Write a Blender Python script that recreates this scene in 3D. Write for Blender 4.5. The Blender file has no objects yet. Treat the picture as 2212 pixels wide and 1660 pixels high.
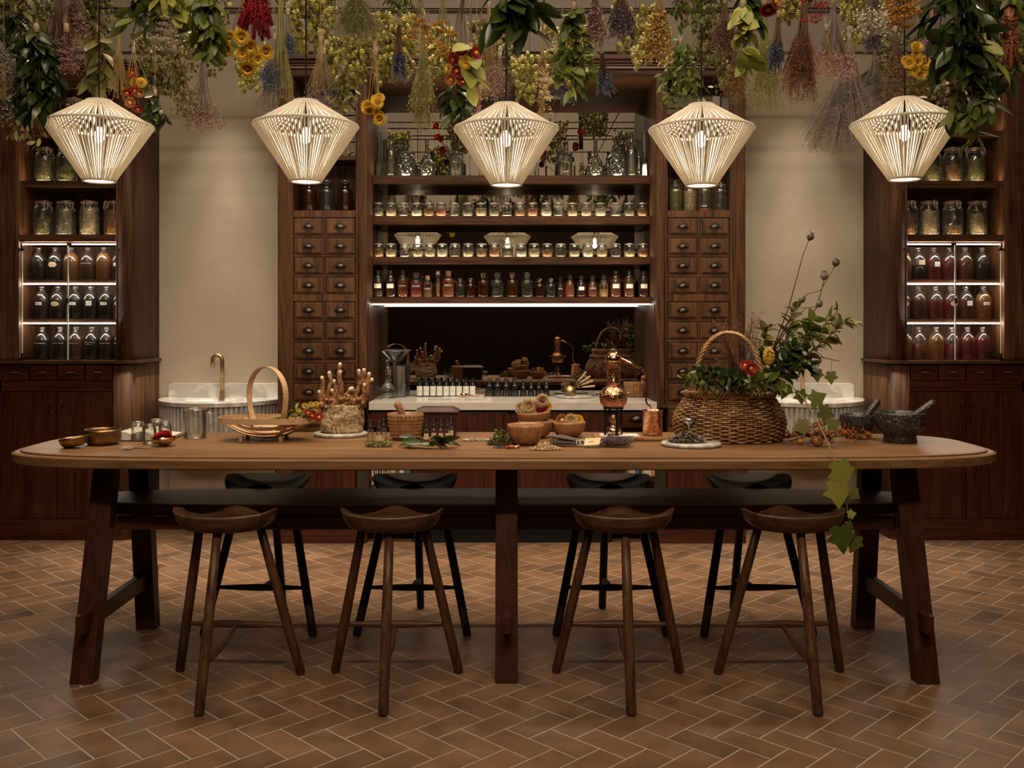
import bpy, bmesh, math, random
from mathutils import Vector, Matrix, Euler
R = random.Random(11)
PI = math.pi
S = bpy.context.scene
COL = S.collection
# ---------------------------------------------------------------- camera, light, exposure
F, CX, CY, H = 2100.0, 1098.0, 700.0, 1.417       # focal length in pixels, vanishing point, eye height
cd = bpy.data.cameras.new('camera'); cam = bpy.data.objects.new('camera', cd); COL.objects.link(cam)
cam.location = (0, 0, H); cam.rotation_euler = (PI/2, 0, 0)
cd.sensor_width = 36.0; cd.lens = 36.0*F/2212.0
cd.shift_x = (1106-CX)/2212.0; cd.shift_y = -(830-CY)/2212.0
cd.clip_start = 0.05; cd.clip_end = 60
S.camera = cam
w = bpy.data.worlds.new('world'); S.world = w; w.use_nodes = True
w.node_tree.nodes['Background'].inputs[0].default_value = (1.0, 0.80, 0.6, 1)
w.node_tree.nodes['Background'].inputs[1].default_value = 0.015
S.view_settings.view_transform = 'Standard'; S.view_settings.look = 'None'
S.view_settings.gamma = 1.0; S.view_settings.use_curve_mapping = False
S.view_settings.exposure = 0.33
S.cycles.max_bounces = 7; S.cycles.diffuse_bounces = 3; S.cycles.glossy_bounces = 4
S.cycles.transmission_bounces = 4; S.cycles.transparent_max_bounces = 40
S.cycles.sample_clamp_indirect = 3.0; S.cycles.sample_clamp_direct = 0
S.cycles.caustics_reflective = False; S.cycles.caustics_refractive = False
WARM = (1.0, 0.79, 0.56); NEUT = (1.0, 0.87, 0.70); COOL = (1.0, 0.93, 0.84)

def area(name, loc, rot, sx, sy, power, color, spread=PI):
    l = bpy.data.lights.new(name, 'AREA'); l.shape = 'RECTANGLE'; l.size = sx; l.size_y = sy
    l.energy = power; l.color = color; l.spread = spread
    o = bpy.data.objects.new(name, l); o.location = loc; o.rotation_euler = rot; COL.objects.link(o); return o

def spot(name, loc, target, power, color, size=1.0, blend=0.6, rad=0.04):
    l = bpy.data.lights.new(name, 'SPOT'); l.energy = power; l.color = color
    l.spot_size = size; l.spot_blend = blend; l.shadow_soft_size = rad
    o = bpy.data.objects.new(name, l); o.location = loc
    o.rotation_euler = (Vector(target)-Vector(loc)).to_track_quat('-Z', 'Y').to_euler(); COL.objects.link(o); return o

# ceiling lights of the room (warm), over the table and behind the viewer
area('ceiling_light_table', (0.0, 3.3, 4.55), (0.22, 0, 0), 4.2, 0.7, 42, WARM)
area('ceiling_light_room', (0.0, 0.3, 4.63), (0.95, 0, 0), 3.8, 0.12, 46, WARM, 1.9)
area('front_wall_fill', (0.0, 1.7, 4.30), (-1.25, 0, 0), 4.5, 0.15, 62, WARM, 2.2)  # unseen light added to brighten the wall shown in the mirror
area('ceiling_light_shelves', (0.0, 5.15, 4.5), (0.05, 0, 0), 4.4, 0.2, 54, WARM, 1.3)
# downlights close to the plaster walls, over the two basins
for sx in (-1.98, 2.02):
    spot('wall_downlight', (sx, 6.42, 3.62), (sx*1.0, 6.70, 0.4), 80, NEUT, 0.85, 0.9, 0.03)
    spot('basin_downlight', (sx, 6.68, 3.55), (sx*0.99, 6.20, 0.0), 160, NEUT, 0.60, 0.45, 0.02)
# spots on the table top
for sx in (-1.5, -0.5, 0.5, 1.5):
    spot('table_spot', (sx, 2.5, 4.5), (sx, 4.2, 0.9), 34, WARM, 0.55, 0.8, 0.06)

# ---------------------------------------------------------------- projection helpers (pixel of the photo + real depth -> metres)
def PX(x, Y): return (x-CX)*Y/F
def PZ(y, Y): return H+(CY-y)*Y/F
TZ = 0.898                                        # table top height
CZ = 0.912                                        # worktop height
def TY(y, z=TZ): return F*(H-z)/(y-CY)

# ---------------------------------------------------------------- materials
def newmat(name):
    m = bpy.data.materials.new(name); m.use_nodes = True; nt = m.node_tree
    return m, nt, nt.nodes['Principled BSDF'], nt.nodes['Material Output']
def N(nt, t, **kw):
    n = nt.nodes.new(t)
    for k, v in kw.items():
        if k.startswith('i_'): n.inputs[k[2:].replace('_', ' ')].default_value = v
        else: setattr(n, k, v)
    return n
def c4(c): return (c[0], c[1], c[2], 1.0)
def plain(name, col, rough=0.5, metal=0.0, spec=0.5, emit=None, es=0):
    m, nt, p, o = newmat(name)
    p.inputs['Base Color'].default_value = c4(col); p.inputs['Roughness'].default_value = rough
    p.inputs['Metallic'].default_value = metal; p.inputs['Specular IOR Level'].default_value = spec
    if emit: p.inputs['Emission Color'].default_value = c4(emit); p.inputs['Emission Strength'].default_value = es
    return m
def ramp(nt, stops):
    r = N(nt, 'ShaderNodeValToRGB'); e = r.color_ramp.elements
    e[0].position, e[0].color = stops[0][0], c4(stops[0][1]); e[1].position, e[1].color = stops[-1][0], c4(stops[-1][1])
    for p_, c in stops[1:-1]:
        q = e.new(p_); q.color = c4(c)
    return r
def wood(name, c1, c2, axis=0, rough=0.42, spec=0.35, sc=1.0, bump=0.12, contrast=0.0):
    m, nt, p, o = newmat(name); L = nt.links
    tc = N(nt, 'ShaderNodeTexCoord'); mp = N(nt, 'ShaderNodeMapping')
    s = [26*sc]*3; s[axis] = 1.6*sc; mp.inputs['Scale'].default_value = s
    L.new(tc.outputs['Object'], mp.inputs['Vector'])
    oi = N(nt, 'ShaderNodeObjectInfo'); cmb = N(nt, 'ShaderNodeCombineXYZ'); mul = N(nt, 'ShaderNodeMath', operation='MULTIPLY'); mul.inputs[1].default_value = 37.0
    L.new(oi.outputs['Random'], mul.inputs[0])
    for k in range(3): L.new(mul.outputs[0], cmb.inputs[k])
    L.new(cmb.outputs[0], mp.inputs['Location'])
    n1 = N(nt, 'ShaderNodeTexNoise'); n1.inputs['Scale'].default_value = 1.0; n1.inputs['Detail'].default_value = 5; n1.inputs['Distortion'].default_value = 1.4
    L.new(mp.outputs[0], n1.inputs['Vector'])
    mp2 = N(nt, 'ShaderNodeMapping'); s2 = [190*sc]*3; s2[axis] = 6*sc; mp2.inputs['Scale'].default_value = s2
    L.new(tc.outputs['Object'], mp2.inputs['Vector'])
    n2 = N(nt, 'ShaderNodeTexNoise'); n2.inputs['Scale'].default_value = 1.0; n2.inputs['Detail'].default_value = 2
    L.new(mp2.outputs[0], n2.inputs['Vector'])
    mx = N(nt, 'ShaderNodeMath', operation='MULTIPLY_ADD'); mx.inputs[1].default_value = 0.45
    L.new(n2.outputs['Fac'], mx.inputs[0]); L.new(n1.outputs['Fac'], mx.inputs[2])
    r = ramp(nt, [(0.52-contrast, c1), (0.92, c2)])
    L.new(mx.outputs[0], r.inputs[0]); L.new(r.outputs[0], p.inputs['Base Color'])
    b = N(nt, 'ShaderNodeBump'); b.inputs['Strength'].default_value = bump; b.inputs['Distance'].default_value = 0.002
    L.new(n2.outputs['Fac'], b.inputs['Height']); L.new(b.outputs[0], p.inputs['Normal'])
    p.inputs['Roughness'].default_value = rough; p.inputs['Specular IOR Level'].default_value = spec
    return m
def noisy(name, stops, scale=20, rough=0.6, bump=0.2, detail=4, dist=0.0, metal=0, spec=0.4, bscale=None, bd=0.004, vor=False):
    m, nt, p, o = newmat(name); L = nt.links
    tc = N(nt, 'ShaderNodeTexCoord')
    if vor: n1 = N(nt, 'ShaderNodeTexVoronoi'); n1.inputs['Scale'].default_value = scale; out = n1.outputs['Color']
    else:
        n1 = N(nt, 'ShaderNodeTexNoise'); n1.inputs['Scale'].default_value = scale; n1.inputs['Detail'].default_value = detail; n1.inputs['Distortion'].default_value = dist; out = n1.outputs['Fac']
    L.new(tc.outputs['Object'], n1.inputs['Vector'])
    r = ramp(nt, stops); L.new(out, r.inputs[0]); L.new(r.outputs[0], p.inputs['Base Color'])
    if bump:
        n2 = N(nt, 'ShaderNodeTexNoise'); n2.inputs['Scale'].default_value = bscale or scale; n2.inputs['Detail'].default_value = 3
        L.new(tc.outputs['Object'], n2.inputs['Vector'])
        b = N(nt, 'ShaderNodeBump'); b.inputs['Strength'].default_value = bump; b.inputs['Distance'].default_value = bd
        L.new(n2.outputs['Fac'], b.inputs['Height']); L.new(b.outputs[0], p.inputs['Normal'])
    p.inputs['Roughness'].default_value = rough; p.inputs['Metallic'].default_value = metal; p.inputs['Specular IOR Level'].default_value = spec
    return m
def glassm(name, tint=(0.93, 0.95, 0.93), refl=1.0, rough=0.03, haze=0.03, hc=None):
    m, nt, p, o = newmat(name); L = nt.links; nt.nodes.remove(p)
    t = N(nt, 'ShaderNodeBsdfTransparent'); t.inputs[0].default_value = c4(tint)
    g = N(nt, 'ShaderNodeBsdfGlossy'); g.inputs['Color'].default_value = (1, 1, 1, 1); g.inputs['Roughness'].default_value = rough
    lw = N(nt, 'ShaderNodeLayerWeight'); lw.inputs['Blend'].default_value = 0.32
    pw = N(nt, 'ShaderNodeMath', operation='MULTIPLY_ADD'); pw.inputs[1].default_value = 0.75*refl; pw.inputs[2].default_value = 0.05; pw.use_clamp = True
    L.new(lw.outputs['Fresnel'], pw.inputs[0])
    tl = N(nt, 'ShaderNodeBsdfTranslucent'); df = N(nt, 'ShaderNodeBsdfDiffuse'); hc = hc or (0.85, 0.86, 0.80)
    tl.inputs[0].default_value = c4(hc); df.inputs[0].default_value = c4(hc)
    hz = N(nt, 'ShaderNodeMixShader'); hz.inputs[0].default_value = 0.5; L.new(tl.outputs[0], hz.inputs[1]); L.new(df.outputs[0], hz.inputs[2])
    m0 = N(nt, 'ShaderNodeMixShader'); m0.inputs[0].default_value = haze; L.new(t.outputs[0], m0.inputs[1]); L.new(hz.outputs[0], m0.inputs[2])
    mx = N(nt, 'ShaderNodeMixShader'); L.new(pw.outputs[0], mx.inputs[0]); L.new(m0.outputs[0], mx.inputs[1]); L.new(g.outputs[0], mx.inputs[2])
    L.new(mx.outputs[0], o.inputs['Surface']); return m
def liquid(name, col, dens=0.6):
    """coloured liquid: part clear, part scattering"""
    m, nt, p, o = newmat(name); L = nt.links; nt.nodes.remove(p)
    t = N(nt, 'ShaderNodeBsdfTransparent'); t.inputs[0].default_value = c4([min(1, c*2.2) for c in col])
    d = N(nt, 'ShaderNodeBsdfDiffuse'); d.inputs[0].default_value = c4(col)
    tr = N(nt, 'ShaderNodeBsdfTranslucent'); tr.inputs[0].default_value = c4([min(1, c*1.8) for c in col])
    g = N(nt, 'ShaderNodeBsdfGlossy'); g.inputs['Roughness'].default_value = 0.05
    a = N(nt, 'ShaderNodeMixShader'); a.inputs[0].default_value = 0.5; L.new(d.outputs[0], a.inputs[1]); L.new(tr.outputs[0], a.inputs[2])
    b = N(nt, 'ShaderNodeMixShader'); b.inputs[0].default_value = dens; L.new(t.outputs[0], b.inputs[1]); L.new(a.outputs[0], b.inputs[2])
    c = N(nt, 'ShaderNodeMixShader'); c.inputs[0].default_value = 0.03; L.new(b.outputs[0], c.inputs[1]); L.new(g.outputs[0], c.inputs[2])
    L.new(c.outputs[0], o.inputs['Surface']); return m
def leafm(name, c1, c2, rough=0.45, trans=0.22, spec=0.45):
    """plant tissue, each leaf or petal (island or object) a little different"""
    m, nt, p, o = newmat(name); L = nt.links
    ge = N(nt, 'ShaderNodeNewGeometry'); oi = N(nt, 'ShaderNodeObjectInfo')
    ad = N(nt, 'ShaderNodeMath', operation='ADD'); fr = N(nt, 'ShaderNodeMath', operation='FRACT')
    L.new(ge.outputs['Random Per Island'], ad.inputs[0]); L.new(oi.outputs['Random'], ad.inputs[1]); L.new(ad.outputs[0], fr.inputs[0])
    mi = tuple((a+b)/2 for a, b in zip(c1, c2))
    r = ramp(nt, [(0.0, c1), (0.5, mi), (1.0, c2)]); L.new(fr.outputs[0], r.inputs[0])
    L.new(r.outputs[0], p.inputs['Base Color']); p.inputs['Roughness'].default_value = rough; p.inputs['Specular IOR Level'].default_value = spec
    t = N(nt, 'ShaderNodeBsdfTranslucent'); L.new(r.outputs[0], t.inputs[0])
    mx = N(nt, 'ShaderNodeMixShader'); mx.inputs[0].default_value = trans
    L.new(p.outputs[0], mx.inputs[1]); L.new(t.outputs[0], mx.inputs[2]); L.new(mx.outputs[0], o.inputs['Surface']); return m
def emitm(name, col, st):
    m, nt, p, o = newmat(name); nt.nodes.remove(p)
    e = N(nt, 'ShaderNodeEmission'); e.inputs[0].default_value = c4(col); e.inputs[1].default_value = st
    nt.links.new(e.outputs[0], o.inputs['Surface']); return m

OAK1, OAK2 = (0.030, 0.0115, 0.0050), (0.135, 0.058, 0.025)
M = {}
for ax, nm in ((0, 'x'), (1, 'y'), (2, 'z')):
    M['oak'+nm] = wood('oak_'+nm, OAK1, OAK2, ax, 0.52, 0.28)
    M['red'+nm] = wood('red_oak_'+nm, (0.026, 0.0065, 0.0030), (0.085, 0.023, 0.0095), ax, 0.40, 0.35)
    M['tab'+nm] = wood('table_oak_'+nm, (0.130, 0.063, 0.026), (0.240, 0.128, 0.058), ax, 0.45, 0.3, 0.9, 0.05, 0.05)
    M['leg'+nm] = wood('table_leg_'+nm, (0.034, 0.0095, 0.0055), (0.070, 0.023, 0.012), ax, 0.45, 0.3, 1, 0.08)  # dark red tone of the shaded legs is put into the colour
    M['sto'+nm] = wood('stool_oak_'+nm, (0.040, 0.016, 0.007), (0.135, 0.062, 0.027), ax, 0.42, 0.35, 1.3, 0.1)
    M['stb'+nm] = wood('black_stool_oak_'+nm, (0.010, 0.0055, 0.0035), (0.036, 0.020, 0.012), ax, 0.55, 0.2, 1.3, 0.1)
    M['bowl'+nm] = wood('acacia_'+nm, (0.20, 0.085, 0.035), (0.42, 0.215, 0.10), ax, 0.38, 0.4, 2.2, 0.03)
M['drawer'] = wood('drawer_oak', (0.030, 0.0125, 0.0055), (0.165, 0.074, 0.032), 2, 0.42, 0.35, 0.8, 0.2, 0.04)
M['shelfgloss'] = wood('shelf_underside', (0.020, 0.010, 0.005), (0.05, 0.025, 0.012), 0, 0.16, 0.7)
M['graytop'] = wood('grey_oak_sheen', (0.13, 0.105, 0.092), (0.20, 0.165, 0.145), 0, 0.42, 0.4, 0.8, 0.05)  # sheen of reflected light is put into the raised grey
M['plaster'] = noisy('plaster', [(0.25, (0.42, 0.350, 0.272)), (0.75, (0.50, 0.420, 0.330))], 2.2, 0.9, 0.36, 6, 0.3, 0, 0.2, 120, 0.004)
M['plaster_up'] = noisy('upper_plaster', [(0.3, (0.36, 0.32, 0.275)), (0.7, (0.40, 0.36, 0.31))], 1.5, 0.9, 0.05, 3, 0, 0, 0.2)  # the upper wall's shade is put into this lowered colour
M['dark'] = plain('dark_hall', (0.010, 0.0055, 0.0035), 0.85)
M['hall'] = wood('hall_panel', (0.012, 0.006, 0.004), (0.022, 0.010, 0.006), 2, 0.7, 0.1)
M['black'] = plain('black_metal', (0.012, 0.011, 0.010), 0.45, 0.6)
M['matblack'] = plain('matt_black', (0.012, 0.010, 0.010), 0.6)
M['pull'] = noisy('aged_pewter', [(0.3, (0.055, 0.045, 0.037)), (0.7, (0.11, 0.092, 0.078))], 60, 0.38, 0.05, 3, 0, 0.95)
M['steel'] = plain('steel', (0.62, 0.60, 0.57), 0.28, 1.0)
M['brushed'] = noisy('brushed_steel', [(0.3, (0.46, 0.44, 0.42)), (0.7, (0.56, 0.54, 0.52))], 90, 0.42, 0.05, 2, 0, 0.9)
M['brass'] = noisy('aged_brass', [(0.3, (0.34, 0.23, 0.115)), (0.7, (0.45, 0.32, 0.17))], 30, 0.42, 0.03, 3, 0, 1.0)
M['brassd'] = noisy('hammered_bronze', [(0.3, (0.22, 0.135, 0.06)), (0.7, (0.40, 0.26, 0.12))], 45, 0.34, 0.5, 3, 0, 0.95, 0.5, 60, 0.004)
M['copper'] = noisy('copper', [(0.35, (0.70, 0.38, 0.23)), (0.65, (0.80, 0.47, 0.30))], 20, 0.16, 0.12, 2, 0, 1.0, 0.5, 40, 0.003)
M['copperh'] = noisy('hammered_copper', [(0.35, (0.62, 0.33, 0.20)), (0.65, (0.76, 0.44, 0.28))], 30, 0.18, 0.9, 1, 0, 1.0, 0.5, 70, 0.006)
M['marble'] = noisy('white_marble', [(0.0, (0.40, 0.39, 0.38)), (0.47, (0.52, 0.50, 0.475)), (0.56, (0.72, 0.69, 0.65)), (1.0, (0.78, 0.75, 0.71))], 5.5, 0.22, 0, 7, 1.6)
M['quartz'] = noisy('pale_quartz', [(0.0, (0.50, 0.48, 0.46)), (0.36, (0.66, 0.63, 0.60)), (0.5, (0.72, 0.69, 0.66)), (1.0, (0.75, 0.72, 0.68))], 14, 0.2, 0, 7, 1.2)
M['mbl_flute'] = noisy('grey_marble', [(0.0, (0.25, 0.245, 0.245)), (0.45, (0.42, 0.41, 0.40)), (0.6, (0.60, 0.58, 0.56)), (1.0, (0.66, 0.64, 0.61))], 7, 0.35, 0, 6, 1.5)
M['slate'] = noisy('board_marble', [(0.3, (0.20, 0.20, 0.19)), (0.5, (0.42, 0.41, 0.38)), (0.7, (0.60, 0.58, 0.54))], 22, 0.35, 0, 6, 1.0)
M['granite'] = noisy('dark_granite', [(0.0, (0.012, 0.010, 0.010)), (0.56, (0.030, 0.025, 0.024)), (0.64, (0.16, 0.145, 0.14)), (1, (0.20, 0.19, 0.18))], 130, 0.38, 0.15, 2, 0, 0, 0.5, 120, 0.001)
M['glass'] = glassm('clear_glass', (0.975, 0.98, 0.97))
M['glassb'] = glassm('old_bottle_glass', (0.95, 0.965, 0.95), 1.1, 0.05, 0.03)
M['pane'] = glassm('cabinet_pane', (0.985, 0.99, 0.985), 0.22, 0.01, 0.0)
M['paneedge'] = plain('pane_edge', (0.50, 0.55, 0.50), 0.2, 0.0, 0.8)
M['amberg'] = glassm('amber_glass', (0.55, 0.26, 0.10), 1.2, 0.04, 0.05, (0.5, 0.2, 0.06))
M['greyg'] = glassm('smoke_glass', (0.55, 0.56, 0.56), 1.2, 0.04, 0.035)
M['darkg'] = glassm('dark_glass', (0.07, 0.045, 0.04), 1.1, 0.04)
M['cork'] = noisy('cork', [(0.3, (0.30, 0.17, 0.09)), (0.7, (0.42, 0.26, 0.15))], 90, 0.8, 0.3)
M['rubber'] = plain('orange_rubber', (0.60, 0.26, 0.085), 0.55)
M['paper'] = noisy('paper', [(0.3, (0.66, 0.60, 0.50)), (0.7, (0.74, 0.68, 0.58))], 30, 0.8, 0.03)
M['cream'] = noisy('cream_paper', [(0.3, (0.62, 0.47, 0.29)), (0.7, (0.70, 0.54, 0.35))], 30, 0.8, 0.03)
M['white'] = plain('white_label', (0.76, 0.74, 0.71), 0.7)
M['ink'] = plain('ink', (0.02, 0.018, 0.016), 0.7)
M['etch'] = plain('white_etched_print', (0.62, 0.60, 0.57), 0.7)
M['wicker'] = noisy('wicker', [(0.3, (0.16, 0.075, 0.028)), (0.5, (0.32, 0.175, 0.075)), (0.7, (0.52, 0.33, 0.165))], 26, 0.5, 0.2, 5, 0, 0, 0.4, 80)
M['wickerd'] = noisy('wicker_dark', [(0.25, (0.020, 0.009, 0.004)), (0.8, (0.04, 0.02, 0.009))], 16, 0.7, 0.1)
M['ash'] = wood('pale_ash', (0.42, 0.26, 0.14), (0.60, 0.41, 0.24), 0, 0.45, 0.35, 1.2, 0.04)
M['bark'] = noisy('knotty_root_wood', [(0.28, (0.09, 0.052, 0.028)), (0.45, (0.34, 0.235, 0.135)), (0.68, (0.58, 0.45, 0.29))], 22, 0.8, 1.0, 8, 3.0, 0, 0.2, 38, 0.03)
M['root'] = noisy('root_flesh', [(0.3, (0.09, 0.030, 0.010)), (0.5, (0.27, 0.12, 0.045)), (0.72, (0.50, 0.30, 0.15))], 48, 0.55, 0.4, 3, 0, 0, 0.4, 90)
M['roottip'] = plain('root_tip', (0.72, 0.62, 0.50), 0.6)
M['stud'] = noisy('carved_wood', [(0.3, (0.21, 0.10, 0.042)), (0.7, (0.36, 0.19, 0.085))], 26, 0.5, 0.1)
M['twine'] = noisy('twine', [(0.3, (0.24, 0.17, 0.105)), (0.7, (0.33, 0.245, 0.155))], 200, 0.9, 0.3)
M['boxwood'] = wood('box_wood', (0.022, 0.008, 0.005), (0.060, 0.024, 0.014), 0, 0.42, 0.4, 2)
M['rope'] = None
def ropem():
    m, nt, p, o = newmat('shade_cord'); L = nt.links
    p.inputs['Base Color'].default_value = (0.76, 0.73, 0.67, 1); p.inputs['Roughness'].default_value = 0.9; p.inputs['Specular IOR Level'].default_value = 0.1
    t = N(nt, 'ShaderNodeBsdfTranslucent'); t.inputs[0].default_value = (0.82, 0.74, 0.60, 1)
    mx = N(nt, 'ShaderNodeMixShader'); mx.inputs[0].default_value = 0.42
    L.new(p.outputs[0], mx.inputs[1]); L.new(t.outputs[0], mx.inputs[2]); L.new(mx.outputs[0], o.inputs['Surface']); return m
M['rope'] = ropem()
M['bulb'] = emitm('bulb_glow', (1.0, 0.84, 0.58), 24)
M['led'] = emitm('cool_led_strip', (1.0, 0.90, 0.76), 10)
M['ledw'] = emitm('warm_led_strip', (1.0, 0.74, 0.44), 42)
M['leds'] = emitm('cabinet_led_strip', (1.0, 0.88, 0.72), 62)
def mirrorm():
    m, nt, p, o = newmat('smoked_mirror')
    p.inputs['Base Color'].default_value = (0.42, 0.40, 0.37, 1); p.inputs['Metallic'].default_value = 1.0; p.inputs['Roughness'].default_value = 0.012
    return m
M['mirror'] = mirrorm()
def tilem(name, base):
    m, nt, p, o = newmat(name); L = nt.links
    tc = N(nt, 'ShaderNodeTexCoord'); ge = N(nt, 'ShaderNodeNewGeometry')
    n1 = N(nt, 'ShaderNodeTexNoise'); n1.inputs['Scale'].default_value = 7; n1.inputs['Detail'].default_value = 6; L.new(ge.outputs['Position'], n1.inputs['Vector'])
    c = base
    r = ramp(nt, [(0.28, tuple(x*0.62 for x in c)), (0.5, c), (0.72, (c[0]*1.28, c[1]*1.3, c[2]*1.36))]); L.new(n1.outputs['Fac'], r.inputs[0])
    oi = N(nt, 'ShaderNodeObjectInfo'); ad = N(nt, 'ShaderNodeMath', operation='ADD'); fr = N(nt, 'ShaderNodeMath', operation='FRACT')
    L.new(ge.outputs['Random Per Island'], ad.inputs[0]); L.new(oi.outputs['Random'], ad.inputs[1]); L.new(ad.outputs[0], fr.inputs[0])
    rr = ramp(nt, [(0.0, (0.66, 0.66, 0.70)), (0.16, (0.95, 0.88, 0.84)), (0.5, (1.0, 1.0, 1.0)), (0.8, (1.12, 1.02, 0.96)), (1.0, (1.22, 1.16, 1.1))]); L.new(fr.outputs[0], rr.inputs[0])
    mx = N(nt, 'ShaderNodeMix', data_type='RGBA', blend_type='MULTIPLY'); mx.inputs[0].default_value = 1.0
    L.new(r.outputs[0], mx.inputs[6]); L.new(rr.outputs[0], mx.inputs[7]); L.new(mx.outputs[2], p.inputs['Base Color'])
    n3 = N(nt, 'ShaderNodeTexNoise'); n3.inputs['Scale'].default_value = 45; n3.inputs['Detail'].default_value = 4; L.new(ge.outputs['Position'], n3.inputs['Vector'])
    b = N(nt, 'ShaderNodeBump'); b.inputs['Strength'].default_value = 0.22; b.inputs['Distance'].default_value = 0.004
    L.new(n3.outputs['Fac'], b.inputs['Height']); L.new(b.outputs[0], p.inputs['Normal'])
    p.inputs['Roughness'].default_value = 0.42; p.inputs['Specular IOR Level'].default_value = 0.4
    return m
M['tile'] = tilem('terracotta', (0.188, 0.112, 0.065))
M['grout'] = noisy('grout', [(0.3, (0.38, 0.33, 0.275)), (0.7, (0.46, 0.40, 0.33))], 40, 0.9, 0.2)
# plants
G = lambda n, a, b, **k: M.__setitem__(n, leafm(n, a, b, **k))
G('leaf_green', (0.040, 0.062, 0.010), (0.155, 0.185, 0.030))
G('leaf_dark', (0.010, 0.020, 0.006), (0.055, 0.080, 0.018), rough=0.3)
G('leaf_lime', (0.20, 0.22, 0.035), (0.33, 0.33, 0.065))
G('leaf_olive', (0.085, 0.080, 0.020), (0.21, 0.185, 0.055))
G('hop', (0.22, 0.20, 0.035), (0.50, 0.45, 0.12))
G('straw', (0.22, 0.14, 0.055), (0.42, 0.29, 0.125))
G('strawg', (0.17, 0.155, 0.045), (0.33, 0.30, 0.10))
G('brown', (0.075, 0.035, 0.018), (0.18, 0.095, 0.050))
G('greybrown', (0.14, 0.11, 0.085), (0.29, 0.24, 0.19))
G('blue', (0.040, 0.050, 0.085), (0.115, 0.125, 0.185))
G('purple', (0.065, 0.045, 0.075), (0.16, 0.115, 0.165))
G('pink', (0.26, 0.12, 0.10), (0.48, 0.29, 0.25))
G('dustpink', (0.17, 0.085, 0.070), (0.34, 0.20, 0.165))
G('white_fl', (0.50, 0.43, 0.35), (0.72, 0.65, 0.55))
G('yellow_fl', (0.58, 0.34, 0.02), (0.82, 0.56, 0.07))
G('orange_fl', (0.42, 0.18, 0.028), (0.62, 0.33, 0.065))
G('red_fl', (0.25, 0.012, 0.012), (0.50, 0.045, 0.028))
G('rust', (0.25, 0.080, 0.035), (0.42, 0.165, 0.075))
G('magenta', (0.28, 0.010, 0.050), (0.46, 0.03, 0.09))
G('wine', (0.14, 0.004, 0.007), (0.34, 0.012, 0.015))
G('cream_fl', (0.55, 0.40, 0.22), (0.74, 0.60, 0.38))
G('berry', (0.40, 0.085, 0.015), (0.62, 0.20, 0.03), rough=0.25)
G('seedw', (0.50, 0.43, 0.33), (0.70, 0.62, 0.50))
G('mustard', (0.34, 0.21, 0.045), (0.56, 0.38, 0.115))
G('darkcore', (0.26, 0.10, 0.02), (0.40, 0.19, 0.04))
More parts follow.
